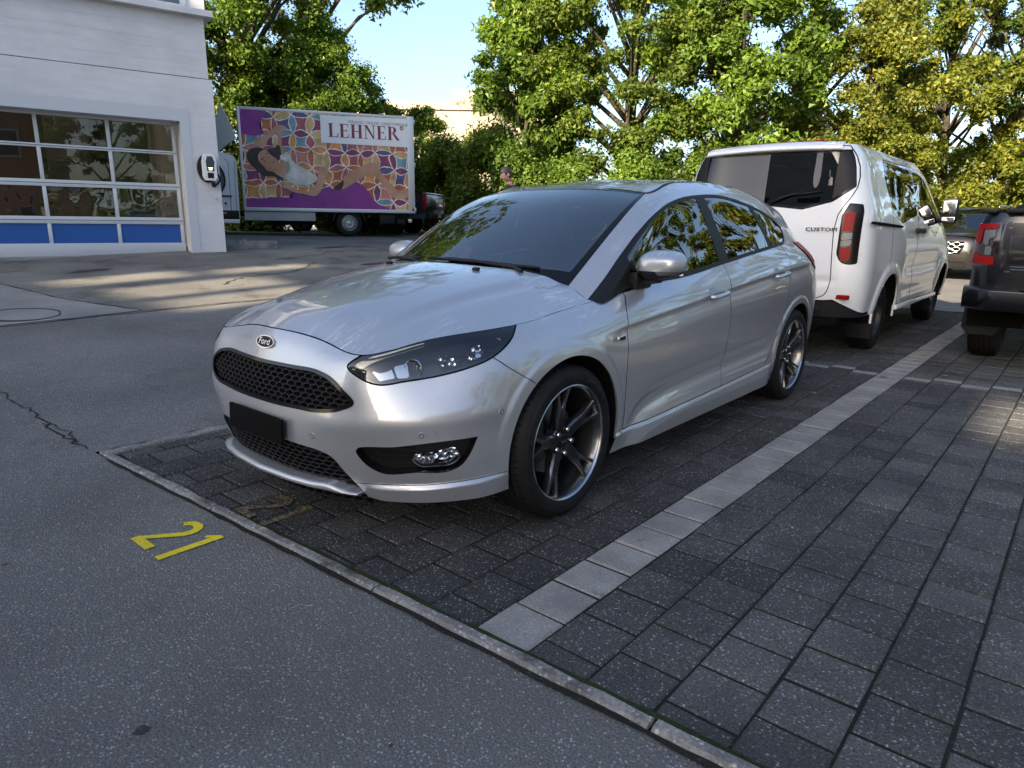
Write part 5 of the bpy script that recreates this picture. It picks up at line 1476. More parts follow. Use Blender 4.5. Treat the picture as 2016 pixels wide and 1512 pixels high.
def build_pickup():
    root = empty('pickup_truck', (-4.45, 2.50, 0), math.pi)
    tag(root, 'black pickup cut by the right edge, red tail lamp and mud flap showing', 'pickup')
    hw = .95; xr = -1.0+.25                       # rear face of the bed (local x)
    B = lambda n_, S_, m_, p=root: surfobj(n_, S_, m_, p)
    # bed and cab side as a ring
    zs = [.62, .85, 1.05, 1.22, 1.33]
    st = lambda xs, ys: [(x, y, z) for x, y, z in zip(xs, ys, zs)]
    S = [st([-.74,-.76,-.765,-.75,-.72], [0]*5), st([-.735,-.755,-.76,-.745,-.715], [.55]*5), st([-.70,-.72,-.725,-.71,-.685], [.82,.835,.835,.825,.80]), st([-.60,-.61,-.61,-.60,-.58], [.91,.93,.935,.92,.885]),
         st([-.4]*5, [.925,.945,.95,.935,.895]), st([.6]*5, [.925,.945,.95,.935,.895]), st([1.2]*5, [.925,.945,.95,.935,.895]), st([3.0]*5, [.92,.94,.945,.93,.89]),
         st([4.0,4.0,4.0,3.9,3.8], [.86,.88,.88,.84,.80]), st([4.35,4.4,4.38,4.3,4.1], [.45]*5), st([4.42,4.48,4.45,4.36,4.15], [0]*5)]
    g = ringsurf(np.array(S, float).transpose(1, 0, 2), 300, 60)
    if (g.N*(g.V-[1.8, 0, 1])).sum(1).mean() < 0: g.F = g.F[:, ::-1]; g.renormal()
    x, y, z = g.V.T; d = np.zeros(len(x))
    for cx in (0., 3.27): d += .03*sstep(np.hypot(x-cx, z-.40), .56, .50)*sstep(y, .6, .8)
    g.V = g.V+g.N*d[:, None]; g.renormal(); full = g.copy()
    for cx in (0., 3.27): _, g = g.split(np.where(g.V[:, 1] > .5, .47-np.hypot(g.V[:, 0]-cx, g.V[:, 2]-.40), -1))
    LY = catmull([(.68,.885),(.985,.885),(1.0,1.0),(.96,1.245),(.78,1.25),(.74,1.12),(.70,1.0)], 3, True, (0, 1, 3, 4))
    lf = lambda S_: np.where(S_.V[:, 0] < -.52, polysdf(S_.V[:, [1, 2]], np.array([(.755,.88),(.755,1.25),(1.0,1.25),(1.0,.88)])), -1.)
    lamp, g = g.split(lf(g))
    seam, g = g.split(np.where(g.V[:, 0] < -.5, .004-np.abs(g.V[:, 1]-.748), -1.))
    B('body', g.both(), dark_paint); B('tailgate_gap', seam.both().offset(-.006), seam_black)
    for mir in (0, 1):
        f = (lambda S_: S_.mirror()) if mir else (lambda S_: S_)
        tl = B('tail_lamp', f(lamp.offset(.004)), smoke_lens)
        y_, z_ = lamp.V[:, 1], lamp.V[:, 2]
        for (P_, m_, nm) in (([(.775,1.235),(.93,1.24),(.94,1.10),(.905,1.06),(.885,1.10),(.885,1.19),(.775,1.20)], red_lens, 'upper_light'), ([(.79,1.185),(.875,1.185),(.87,1.06),(.83,1.06),(.83,1.11),(.79,1.13)], clear_lens, 'indicator'), ([(.80,1.05),(.85,1.05),(.85,.975),(.80,.975)], clear_lens, 'reverse_light'), ([(.775,.96),(.87,.97),(.93,1.0),(.945,.90),(.775,.895)], red_lens, 'lower_light')):
            s_, _ = lamp.split(polysdf(lamp.V[:, [1, 2]], np.array(P_)))
            if len(s_.F): B(nm, f(s_.offset(.010)), m_, tl)
    # tailgate face: handle bar, recessed panel, lettering ticks
    box('tailgate_top', (-.735, 0, 1.345), (.10, 1.50, .035), satin_black, root, .012); box('handle_recess', (-.765, 0, 1.26), (.02, .9, .05), gloss_black, root, .008)
    tg = box('tailgate_panel', (-.762, 0, 1.02), (.016, 1.36, .24), dark_paint, root, .006)
    for k, (yy, zz, ln) in enumerate(((.60, .885, .10), (.60, .862, .10), (.665, .842, .035))): box('badge_bar', (-.772, yy, zz), (.008, ln, .010), chrome, root)
    # bumper and step
    bm_ = []
    for yy in np.linspace(-.97, .97, 33):
        a = abs(yy); xb = -.90+.20*sstep(np.array(a), .78, .97)
        bm_.append([(xb+.16, yy, .70), (xb+.02, yy, .695), (xb, yy, .675), (xb+.005, yy, .60), (xb+.02, yy, .53), (xb+.07, yy, .505), (xb+.2, yy, .50)])
    B('rear_bumper', gridsurf(np.array(bm_)), dark_paint); box('bumper_step', (-.85, 0, .703), (.10, 1.1, .012), satin_black, root, .004)
    for yy in (.72, -.72, .25, -.25): lathe_o = box('parking_sensor', (-.903, yy, .62), (.012, .028, .028), satin_black, root, .008)
    arcflange(root, full, 0, .40, .47, grey_plastic, .5); arcflange(root, full, 3.27, .40, .47, grey_plastic, .5)
    for sy in (1, -1):
        mf = prism('mud_flap', [(0, 0), (.30, 0), (.31, -.24), (.26, -.30), (.06, -.30), (.01, -.22)], .014, flap_rubber, root, (Vector((-.44, .66*sy if sy > 0 else -.96, .545)), Vector((0, 1, 0)), Vector((0, 0, 1)), Vector((1, 0, 0))))
        for x_ in (0., 3.27): steel_wheel(root, (x_, sy*.80, .392), .392, .222, .262, sy < 0, pmat('pickup_rim_%d%d' % (sy, int(x_)), (.05, .05, .055), .3, metal=.8), alloy=True)
    # bed walls, cover, sports bar, cab
    box('bed_cover', (.35, 0, 1.325), (2.0, 1.62, .03), matte_black, root, .01)
    for sy in (1, -1):
        tube('sports_bar', [(-.45, sy*.70, 1.34), (.35, sy*.68, 1.42), (.95, sy*.62, 1.72)], [.035, .04, .05], satin_black, root, 10)
        box('rail_cap', (.35, sy*.86, 1.345), (2.1, .09, .03), satin_black, root, .008)
    cab = []
    for (x_, zt, wy) in ((1.15, 1.34, .86), (1.30, 1.62, .74), (1.42, 1.78, .67), (1.9, 1.85, .66), (2.5, 1.84, .66), (2.85, 1.72, .68), (3.35, 1.40, .80), (3.55, 1.28, .85)):
        cab.append([(x_, 0, zt), (x_, wy*.7, zt-.01), (x_, wy, zt-.05), (x_, wy+.06, max(1.2, zt-.25)), (x_, .91, 1.2)])
    cs = gridsurf(np.array(cab)); 
    if cs.N[:, 2].mean() < 0: cs.F = cs.F[:, ::-1]; cs.renormal()
    gl, rest = cs.split(np.where(cs.V[:, 1] > .6, polysdf(cs.V[:, [0, 2]], np.array([(1.42,1.32),(1.52,1.72),(2.5,1.74),(3.2,1.36)])), -1.))
    B('cab', rest.both(), dark_paint); B('cab_glass', gl, privacy_glass); B('cab_glass', gl.mirror(), privacy_glass)
    box('bonnet', (3.8, 0, 1.22), (1.0, 1.5, .12), dark_paint, root, .05); box('underbody', (1.8, 0, .55), (5.0, 1.1, .2), void_black, root)
    tube('axle', [(0, -.7, .39), (0, .7, .39)], .05, void_black, root, 8); tube('leaf_spring', [(-.6, .5, .62), (-.3, .5, .50), (0, .5, .46), (.3, .5, .5), (.6, .5, .6)], .03, void_black, root, 6)
    return root
build_pickup()

def build_suv():
    root = empty('dark_suv', (-15.9, -.55, 0), R(-8)); tag(root, 'dark estate car facing the camera in sunlight beyond the van', 'suv')
    B = lambda n_, S_, m_, p=root: surfobj(n_, S_, m_, p)
    zs = [.28, .52, .78, .98, 1.06]
    st = lambda xs, ys, z=None: [(x, y, q) for x, y, q in zip(xs, ys, z or zs)]
    S = [st([.45,.50,.50,.42,.30], [0]*5), st([.42,.47,.47,.39,.27], [.45]*5), st([.30,.35,.34,.26,.15], [.78,.80,.80,.77,.72]), st([.0,.02,.02,-.03,-.1], [.90,.93,.93,.90,.82]), st([-.5]*5, [.93,.96,.965,.94,.86], [.30,.52,.80,1.02,1.10]),
         st([-2.0]*5, [.93,.96,.97,.95,.88], [.30,.52,.82,1.05,1.14]), st([-3.8]*5, [.92,.95,.96,.94,.86], [.32,.52,.82,1.05,1.16]), st([-4.4,-4.45,-4.45,-4.4,-4.3], [.5]*5, [.35,.55,.82,1.05,1.16]), st([-4.5,-4.55,-4.55,-4.5,-4.4], [0]*5, [.35,.55,.82,1.05,1.16])]
    g = ringsurf(np.array(S, float).transpose(1, 0, 2), 160, 40)
    if (g.N*(g.V-[-2, 0, .8])).sum(1).mean() < 0: g.F = g.F[:, ::-1]; g.renormal()
    full = g.copy()
    for cx in (-.45, -3.4): _, g = g.split(np.where(g.V[:, 1] > .5, .41-np.hypot(g.V[:, 0]-cx, g.V[:, 2]-.37), -1))
    grf = lambda S_: np.where(S_.V[:, 0] > .2, polysdf(S_.V[:, [1, 2]], np.array([(-.2,.62),(.55,.62),(.62,.80),(.60,.90),(-.2,.90)])), -1.)
    gr, g = g.split(grf(g)); low, g = g.split(np.where(g.V[:, 0] > .2, polysdf(g.V[:, [1, 2]], np.array([(-.2,.30),(.7,.30),(.66,.44),(-.2,.44)])), -1.))
    B('body', g.both(), dark_suv); B('grille_recess', gr.both().offset(-.04), void_black); B('lower_intake', low.both().offset(-.03), satin_black)
    grl = empty('grille'); grl.parent = root
    for k in range(5):
        P = []; z = .645+.055*k
        for j in range(27):
            y = -.62+j*1.24/26; P.append((.485-.10*(y/.62)**2, y, z+.018*(1 if (j//2+k) % 2 else -1)))
        tube('grille_bar', P, .012, chrome, grl, 6)
    box('plate', (.535, -.05, .56), (.012, .52, .11), pmat('suv_plate', (.72, .72, .70), .4), root, .002, Matrix.Rotation(0, 3, 'Z'))
    for k, (y_, w_) in enumerate(((-.20, .03), (-.14, .035), (-.08, .03), (-.02, .03), (.05, .035), (.11, .03))): box('plate_character', (.5425, y_-.02, .56), (.002, w_, .06), matte_black, root)
    lathe_ = prism('emblem', [(.09*math.cos(q), .035*math.sin(q)) for q in np.linspace(0, 2*math.pi, 24, endpoint=False)], .01, chrome, root, (Vector((.475, 0, .955)), Vector((0, 1, 0)), Vector((-.35, 0, .94)), Vector((.94, 0, .35))))
    # bonnet, glasshouse
    hb = [[(x, y, z0-.05*(abs(y)/.85)**3) for y in np.linspace(-.84, .84, 21)] for x, z0 in ((.36, 1.04), (.1, 1.10), (-.4, 1.16), (-.85, 1.20))]
    hs = gridsurf(np.array(hb)); 
    if hs.N[:, 2].mean() < 0: hs.F = hs.F[:, ::-1]; hs.renormal()
    B('bonnet', hs, dark_suv)
    gh = [[(x, y*w_, zt-dz*(abs(y)**3)) for y in np.linspace(-1, 1, 25)] for x, zt, w_, dz in ((-.80, 1.17, .84, .05), (-1.15, 1.42, .76, .05), (-1.50, 1.63, .70, .05), (-1.75, 1.70, .68, .06), (-2.6, 1.745, .68, .08), (-3.6, 1.70, .66, .08), (-4.1, 1.55, .66, .1), (-4.4, 1.14, .72, .1))]
    gs = ringsurf(np.array(gh).transpose(1, 0, 2), 60, 60); gs.F = gs.F if gs.N[:, 2].mean() > 0 else gs.F[:, ::-1]; gs.renormal()
    wsg, gs2 = gs.split(np.where(gs.V[:, 0] > -1.62, .64-np.abs(gs.V[:, 1])+(1.4-gs.V[:, 2])*.25, -1.)); B('windscreen', wsg, side_glass); B('roof', gs2, dark_suv)
    for sy in (1, -1):
        sw = [[(x, sy*(.86-.17*t), 1.10+(zt-1.12)*t) for t in np.linspace(0, 1, 8)] for x, zt in ((-.82, 1.15), (-1.2, 1.42), (-1.7, 1.63), (-2.6, 1.68), (-3.6, 1.63), (-4.2, 1.40))]
        B('side_glass', gridsurf(np.array(sw)), privacy_glass)
        box('headlamp', (.22, sy*.74, .93), (.12, .24, .10), clear_lens, root, .03, Matrix.Rotation(R(28*sy), 3, 'Z'))
        mo = box('door_mirror', (-.85, sy*1.0, 1.16), (.14, .20, .14), dark_suv, root, .05); tube('roof_rail', [(-1.7, sy*.64, 1.72), (-2.6, sy*.64, 1.765), (-3.6, sy*.62, 1.72)], .02, frosted, root, 6)
        for x_ in (-.45, -3.4): steel_wheel(root, (x_, sy*.82, .36), .36, .235, .24, sy < 0, frosted, alloy=True)
    arcflange(root, full, -.45, .37, .41, grey_plastic, .5); arcflange(root, full, -3.4, .37, .41, grey_plastic, .5)
    box('underbody', (-2, 0, .38), (4.6, 1.2, .2), void_black, root); box('cabin_dash', (-.95, 0, 1.05), (.4, 1.4, .2), dash_mat, root, .04)
    for y in (.36, -.36): box('seat', (-1.9, y, 1.05), (.2, .5, .7), cloth_dark, root, .06); 
    return root
build_suv()

def build_far_pickup():
    # parked behind the box truck; only its tail shows
    root = empty('far_pickup', (-11.44, -14.98, .80), R(0)); tag(root, 'black pickup tail with red lamp showing behind the box truck', 'pickup')
    root.rotation_euler = (0, 0, math.radians(-62))
    hw = .93
    prof = [(-1.05, .55), (-1.08, .75), (-1.08, 1.15), (-1.05, 1.25), (.9, 1.25), (1.0, 1.28), (1.35, 1.80), (2.4, 1.84), (3.1, 1.32), (4.2, 1.18), (4.3, .6)]
    bm = bmesh.new(); a = [bm.verts.new((x, -hw, z)) for x, z in prof]; f = bm.faces.new(a); r_ = bmesh.ops.extrude_face_region(bm, geom=[f]); bmesh.ops.translate(bm, vec=(0, 2*hw, 0), verts=[v for v in r_['geom'] if isinstance(v, bmesh.types.BMVert)])
    bmesh.ops.bevel(bm, geom=[e for e in bm.edges], offset=.03, segments=2, affect='EDGES'); autosmooth(bmobj('body', bm, dark_paint, root))
    box('tailgate_panel', (-1.10, 0, .97), (.02, 1.5, .42), dark_paint, root, .01); box('top_trim', (-1.04, 0, 1.262), (.12, 1.7, .03), frosted, root, .01)
    for sy in (1, -1):
        tl = box('tail_lamp', (-1.05, sy*.865, 1.0), (.12, .15, .44), red_lens, root, .02); box('reverse_lens', (-1.112, sy*.85, .98), (.01, .08, .10), clear_lens, tl, .004)
        for x_ in (0., 3.2): steel_wheel(root, (x_, sy*.80, .38), .38, .21, .25, sy < 0, pmat('far_rim_%d%d' % (sy, int(x_)), (.06, .06, .065), .3, metal=.8), alloy=True)
    box('rear_bumper', (-1.15, 0, .56), (.16, 1.75, .18), satin_black, root, .03); box('plate', (-1.235, 0, .60), (.01, .3, .14), pmat('far_plate', (.6, .6, .58), .5), root)
    box('badge', (-1.113, -.45, .92), (.006, .26, .03), chrome, root)
build_far_pickup()
# ---------------------------------------------------------------- box truck with the printed side
def bedding_mat():
    m_, N, L, b = newmat('printed_bedding')
    tc = node(N, 'ShaderNodeTexCoord'); ob = tc.outputs['Object']
    n0 = node(N, 'ShaderNodeTexNoise', Scale=1.6, Detail=2.0); L.new(ob, n0.inputs['Vector'])
    vm = node(N, 'ShaderNodeVectorMath', operation='MULTIPLY_ADD'); L.new(n0.outputs['Color'], vm.inputs[0]); vm.inputs[1].default_value = (.28, .28, .28); L.new(ob, vm.inputs[2])
    sc = node(N, 'ShaderNodeVectorMath', operation='SCALE'); sc.inputs['Scale'].default_value = 2.4; L.new(vm.outputs[0], sc.inputs[0])
    sx = node(N, 'ShaderNodeSeparateXYZ'); L.new(sc.outputs[0], sx.inputs[0])
    fx = math_(N, L, 'FRACT', sx.outputs[0]); fz = math_(N, L, 'FRACT', sx.outputs[2])
    line = None; I = {}
    for cx in (0, 1):
        for cz in (0, 1):
            dx = math_(N, L, 'SUBTRACT', fx, cx); dz = math_(N, L, 'SUBTRACT', fz, cz)
            r_ = math_(N, L, 'SQRT', math_(N, L, 'ADD', math_(N, L, 'MULTIPLY', dx, dx), math_(N, L, 'MULTIPLY', dz, dz)))
            e = math_(N, L, 'LESS_THAN', math_(N, L, 'ABSOLUTE', math_(N, L, 'SUBTRACT', r_, .7071)), .026)
            I[cx, cz] = math_(N, L, 'LESS_THAN', r_, .7071); line = e if line is None else math_(N, L, 'MAXIMUM', line, e)
    mul = lambda a, b_: math_(N, L, 'MULTIPLY', a, b_); mx = lambda a, b_: math_(N, L, 'MAXIMUM', a, b_); add = lambda a, b_: math_(N, L, 'ADD', a, b_)
    pb, pt, pl_, prr = mul(I[0, 0], I[1, 0]), mul(I[0, 1], I[1, 1]), mul(I[0, 0], I[0, 1]), mul(I[1, 0], I[1, 1])
    none = math_(N, L, 'SUBTRACT', 1.0, mx(mx(pb, pt), mx(pl_, prr)))
    ix = add(add(math_(N, L, 'FLOOR', sx.outputs[0]), mul(mx(pb, pt), .5)), add(prr, mul(none, mx(I[1, 0], I[1, 1]))))
    iz = add(add(math_(N, L, 'FLOOR', sx.outputs[2]), mul(mx(pl_, prr), .5)), add(pt, mul(none, mx(I[0, 1], I[1, 1]))))
    cb = node(N, 'ShaderNodeCombineXYZ'); L.new(ix, cb.inputs[0]); L.new(iz, cb.inputs[1])
    wn = node(N, 'ShaderNodeTexWhiteNoise'); L.new(cb.outputs[0], wn.inputs[0])
    cr = ramp(N, [(0, (.50, .13, .04)), (.16, (.62, .27, .07)), (.32, (.55, .20, .16)), (.46, (.22, .04, .12)), (.60, (.62, .40, .17)), (.74, (.40, .10, .12)), (.86, (.17, .32, .40)), (.94, (.09, .08, .22))], 'CONSTANT'); L.new(wn.outputs[0], cr.inputs[0])
    n2 = node(N, 'ShaderNodeTexNoise', Scale=5.0, Detail=4.0); L.new(ob, n2.inputs['Vector'])
    r2_ = ramp(N, [(.3, (.62, .60, .60)), (.7, (1.15, 1.12, 1.1))]); L.new(n2.outputs[0], r2_.inputs[0])
    c = mixc(N, L, line, cr.outputs[0], (.82, .76, .66)); c = mixc(N, L, 1.0, c, r2_.outputs[0], 'MULTIPLY')
    L.new(c, b.inputs['Base Color']); b.inputs['Roughness'].default_value = .5
    return m_
def softcol(name, a, b_, sc=3.0):
    m_, N, L, b = newmat(name); tc = node(N, 'ShaderNodeTexCoord'); n_ = node(N, 'ShaderNodeTexNoise', Scale=sc, Detail=4.0); L.new(tc.outputs['Object'], n_.inputs['Vector'])
    r_ = ramp(N, [(.35, a), (.65, b_)]); L.new(n_.outputs[0], r_.inputs[0]); L.new(r_.outputs[0], b.inputs['Base Color']); b.inputs['Roughness'].default_value = .5
    return m_
def homography(src, dst):
    A = []; B_ = []
    for (x, y), (u, v) in zip(src, dst):
        A.append([x, y, 1, 0, 0, 0, -u*x, -u*y]); B_.append(u); A.append([0, 0, 0, x, y, 1, -v*x, -v*y]); B_.append(v)
    h = np.linalg.solve(np.array(A, float), np.array(B_, float)); Hm = np.append(h, 1).reshape(3, 3)
    return lambda p_: (lambda q: (q[0]/q[2], q[1]/q[2]))(Hm@np.array([p_[0], p_[1], 1.]))
def serif(ch):
    """polygons of a serif capital, height 1"""
    st, th, sf = .19, .055, .05
    def rect(x0, y0, x1, y1): return [(x0, y0), (x1, y0), (x1, y1), (x0, y1)]
    def stem(x, w_=st, ext=.07): return [rect(x, sf, x+w_, 1-sf), rect(x-ext, 0, x+w_+ext, sf), rect(x-ext, 1-sf, x+w_+ext, 1)]
    if ch == 'L': return stem(.10)[:2]+[rect(.03, .95, .36, 1), rect(.36, 0, .66, th), [(.58, th), (.66, th), (.70, .30), (.66, .30)]], .74
    if ch == 'E': return stem(.10)+[rect(.36, 0, .64, th), rect(.36, 1-th, .62, 1), rect(.29, .48, .52, .48+th), [(.58, th), (.64, th), (.68, .28), (.64, .28)], [(.56, 1-th), (.62, 1-th), (.64, .76), (.61, .76)], rect(.50, .40, .535, .62)], .74
    if ch == 'H': return stem(.10)+stem(.58)+[rect(.29, .47, .58, .47+th)], .90
    if ch == 'N': return [rect(.13, sf, .185, 1-sf), rect(.04, 0, .28, sf), [(.02, 1), (.02, 1-sf), (.10, .95), (.66, 0), (.72, 0), (.72, .10), (.27, 1)], rect(.665, .10, .72, 1-sf), rect(.57, 1-sf, .82, 1)], .88
    if ch == 'R':
        o_ = [(.36+.28*math.sin(q), .75+.25*math.cos(q)) for q in np.linspace(0, math.pi, 14)]; i_ = [(.36+.09*math.sin(q), .75+.195*math.cos(q)) for q in np.linspace(math.pi, 0, 14)]
        return stem(.10)+[rect(.29, .945, .36, 1), rect(.29, .50, .36, .555)]+[[o_[k], o_[k+1], i_[12-k], i_[13-k]] for k in range(13)]+[[(.36, .50), (.52, .50), (.86, .03), (.86, 0), (.66, 0)]], .84
def build_truck():
    rz = math.radians(-30.6); O = (-8.43, -13.96, .795)
    root = empty('box_truck', O, rz); tag(root, 'white box truck with a printed LEHNER bedding advert on its side', 'truck')
    X0, X1, Z0, Z1, HW = -1.78, 2.62, .625, 3.135, 1.05
    cg = empty('cargo_box'); cg.parent = root
    box('box_shell', ((X0+X1)/2, 0, (Z0+Z1)/2), (X1-X0-.02, 2*HW-.02, Z1-Z0-.02), white_dirty, cg)
    for (c, s) in ((((X0+X1)/2, HW-.005, Z1-.035), (X1-X0, .05, .07)), (((X0+X1)/2, HW-.005, Z0+.045), (X1-X0, .05, .09)), ((X1-.03, HW-.005, (Z0+Z1)/2), (.06, .052, Z1-Z0)), ((X0+.09, HW-.006, (Z0+Z1)/2), (.18, .054, Z1-Z0))):
        box('frame_rail', c, s, alu_box, cg, .008)
    for z in (.72, 1.9, 3.0): box('hinge', (X0-.01, HW-.04, z), (.05, .09, .12), frosted, cg, .01)
    box('marker', (X0+.06, HW+.024, .72), (.04, .01, .07), satin_black, cg, .01)
    box('front_panel', (X1+.012, 0, (Z0+Z1)/2), (.02, 2*HW-.1, Z1-Z0-.1), softcol('box_front_olive', (.16, .165, .12), (.24, .24, .19)), cg)
    # ------- print
    pr = empty('side_print'); pr.parent = root
    A0, A1, B0, B1 = X1-.06, X0+.18, Z0+.09, Z1-.07
    hm = homography([(275, 150), (1625, 195), (1650, 945), (340, 940)], [(A0, B1), (A1, B1), (A1, B0), (A0, B0)])
    lay = [0]
    def piece(name, pts, mat_, smooth=True, corners=(), mapped=True):
        P = [hm(p_) for p_ in pts] if mapped else pts
        if smooth: P = [tuple(q) for q in catmull(P, 4, True, corners)]
        lay[0] += 1
        y = HW+.012+.0009*lay[0]
        bm = bmesh.new(); f = bm.faces.new([bm.verts.new((p_[0], y, p_[1])) for p_ in P]); bmesh.ops.triangulate(bm, faces=[f])
        for fc in bm.faces:
            if fc.normal.y < 0: fc.normal_flip()
        return bmobj(name, bm, mat_, pr, False, False)
    purple = softcol('print_purple', (.19, .022, .20), (.24, .03, .25)); skin = softcol('print_skin', (.40, .20, .12), (.56, .31, .20), 2.2); hair = softcol('print_hair', (.012, .010, .010), (.035, .026, .022), 8)
    cream = softcol('print_blouse', (.52, .49, .43), (.74, .71, .65), 5)
    box('print_ground', ((A0+A1)/2, HW+.006, (B0+B1)/2), (A0-A1, .012, B1-B0), bedding_mat(), pr)
    piece('purple_area', [(275, 150), (485, 158), (460, 210), (450, 325), (475, 335), (400, 362), (285, 345)], purple, True, (0, 1, 6))
    piece('purple_area', [(340, 940), (332, 868), (440, 868), (580, 855), (710, 862), (700, 800), (860, 845), (920, 830), (960, 770), (1080, 792), (1220, 722), (1300, 775), (1350, 850), (1400, 900), (1480, 932), (1505, 944)], purple, True, (0, 1, 4, 5, 15))
    piece('leg', [(1105, 775), (1115, 690), (1200, 620), (1290, 575), (1345, 558), (1395, 592), (1420, 640), (1490, 715), (1560, 785), (1640, 775), (1642, 835), (1545, 852), (1500, 830), (1440, 750), (1340, 655), (1225, 712)], skin)
    piece('shorts', [(1035, 782), (1085, 730), (1110, 705), (1104, 772), (1060, 790)], hair)
    piece('raised_arm', [(395, 410), (425, 375), (470, 370), (590, 268), (640, 280), (660, 300), (600, 330), (500, 400), (485, 445), (440, 455), (405, 440)], skin)
    piece('upper_arm', [(598, 300), (650, 300), (640, 420), (635, 500), (600, 520), (588, 440)], skin)
    piece('pillow_edge', [(640, 300), (700, 330), (690, 480), (640, 470)], bedding_mat())
    piece('hair', [(335, 520), (352, 480), (400, 460), (470, 468), (450, 510), (455, 590), (500, 640), (560, 655), (615, 690), (632, 722), (560, 690), (470, 682), (400, 625), (352, 572)], hair)
    piece('hair', [(500, 478), (560, 455), (582, 430), (604, 545), (560, 575), (520, 530)], hair)
    piece('neck', [(550, 640), (590, 590), (630, 555), (690, 575), (680, 650), (655, 705), (620, 695)], skin)
    piece('face', [(428, 520), (450, 485), (485, 480), (525, 512), (590, 565), (602, 595), (575, 638), (515, 640), (465, 600), (432, 560)], skin)
    for pts in ([(448, 552), (470, 538), (474, 545), (452, 560)], [(487, 505), (503, 498), (507, 505), (492, 512)], [(470, 570), (486, 560), (488, 566), (474, 576)], [(500, 535), (510, 528), (512, 533), (503, 540)]): piece('face_mark', pts, hair, False)
    piece('lips', [(540, 580), (552, 566), (560, 572), (550, 586)], softcol('print_lips', (.35, .06, .06), (.4, .09, .08)), False)
    piece('blouse', [(600, 530), (640, 500), (672, 505), (700, 555), (830, 640), (905, 700), (880, 730), (740, 750), (665, 722), (640, 690), (685, 640), (670, 575), (610, 548)], cream)
    piece('lower_arm', [(632, 730), (660, 755), (740, 790), (855, 800), (905, 700), (912, 640), (945, 598), (995, 640), (965, 700), (935, 790), (895, 840), (820, 832), (690, 802), (640, 770)], skin)
    piece('title_panel', [(917, 182), (1624, 195), (1632, 430), (930, 406)], pmat('print_white', (.74, .75, .77), .5), False)
    wine = pmat('print_wine', (.20, .025, .055), .5); grey = pmat('print_grey', (.10, .10, .11), .5)
    # lettering: local frame on the side, ex towards the rear (image right)
    y_ = HW+.012+.0009*(lay[0]+3)
    (ax, az), (bx, bz) = hm((985, 358)), hm((1565, 375))
    letters = 'LEHNER'; total = sum(serif(c)[1] for c in letters)
    adv = abs(bx-ax)/total; hgt = hm((990, 245))[1]-az
    cur = 0.0
    for c in letters:
        polys, wd = serif(c); V = []; F = []
        for P in polys:
            k = len(V); V += [(ax-(cur+px_)*adv, y_, az+(bz-az)*(cur/total)+pz_*hgt) for px_, pz_ in P]; F.append(tuple(range(k, k+len(P)))[::-1])
        for q in range(len(V)): V[q] = (V[q][0], y_+.00002*(q % 7), V[q][2])
        pyobj('letter', V, F, wine, pr); cur += wd
    sx_, sz_ = hm((1390, 240)); me = text_obj('strapline', 'VERSAND • ONLINE • DIREKTVERKAUF', .105, grey, pr, (sx_, y_, sz_), (-1, 0, 0), (0, 0, 1), .0004, 1.0, .86)
    kx, kz = hm((1583, 273)); 
    prism('cross_badge', [(.052*math.cos(q), .052*math.sin(q)) for q in np.linspace(0, 2*math.pi, 24, endpoint=False)], .0006, wine, pr, (Vector((kx, y_-.0003, kz)), Vector((-1, 0, 0)), Vector((0, 0, 1)), Vector((0, 1, 0))))
    for s in ((.056, .016), (.016, .056)): box('cross_bar', (kx, y_+.001+s[0]*.001, kz), (s[0], .001, s[1]), pmat('print_white2%d' % int(s[0]*1000), (.78, .78, .80), .5), pr)
    # ------- chassis
    ch = empty('chassis'); ch.parent = root
    for sy in (1, -1): box('frame_beam', (.6, sy*.42, .56), (5.6, .08, .14), satin_black, ch)
    box('side_skirt', (1.75, HW-.05, .50), (1.75, .03, .22), softcol('skirt_grey', (.30, .31, .32), (.38, .39, .40)), ch, .005); box('fuel_tank', (1.5, .80, .36), (1.3, .35, .16), matte_black, ch, .04)
    box('toolbox', (-1.02, .86, .46), (.42, .30, .24), flap_rubber, ch, .02); box('rear_beam', (-1.66, 0, .42), (.10, 1.9, .10), frosted, ch, .01); box('tow_box', (-1.45, .55, .40), (.25, .3, .14), satin_black, ch, .02)
    for x_ in (-.55, .6, 1.1): box('cross_member', (x_, 0, .55), (.08, 1.7, .10), satin_black, ch)
    for sy in (1, -1):
        P = [(.42*math.cos(q), sy*.93, .33+.42*math.sin(q)) for q in np.linspace(R(8), R(172), 18)]
        V = []; 
        for p_ in P: V += [(p_[0], sy*.80, p_[2]), (p_[0], sy*1.04, p_[2]), (p_[0]*1.05, sy*1.04, .33+(p_[2]-.33)*1.05), (p_[0]*1.05, sy*.80, .33+(p_[2]-.33)*1.05)]
        F = []
        for i in range(17):
            for k in range(4): F.append((4*i+k, 4*i+(k+1) % 4, 4*i+4+(k+1) % 4, 4*i+4+k))
        F += [(0, 1, 2, 3), (68, 69, 70, 71)]
        pyobj('mudguard', V, F, grey_plastic, root); box('mud_flap', (-.46, sy*.92, .24), (.02, .22, .22), matte_black, root, .005)
        steel_wheel(root, (0, sy*.90, .345), .345, .205, .195, sy < 0, pmat('truck_steel_%d' % sy, (.30, .31, .32), .4, metal=.7), 12)
        steel_wheel(root, (3.75, sy*.88, .345), .345, .205, .215, sy < 0, pmat('truck_steel_f%d' % sy, (.30, .31, .32), .4, metal=.7), 12)
    # ------- cab
    cb = empty('cab'); cb.parent = root
    prof = [(2.74, .42), (2.72, 1.85), (2.80, 1.97), (3.3, 2.12), (3.75, 2.10), (4.35, 1.42), (4.95, 1.18), (5.12, .75), (5.10, .42)]
    rows_ = []
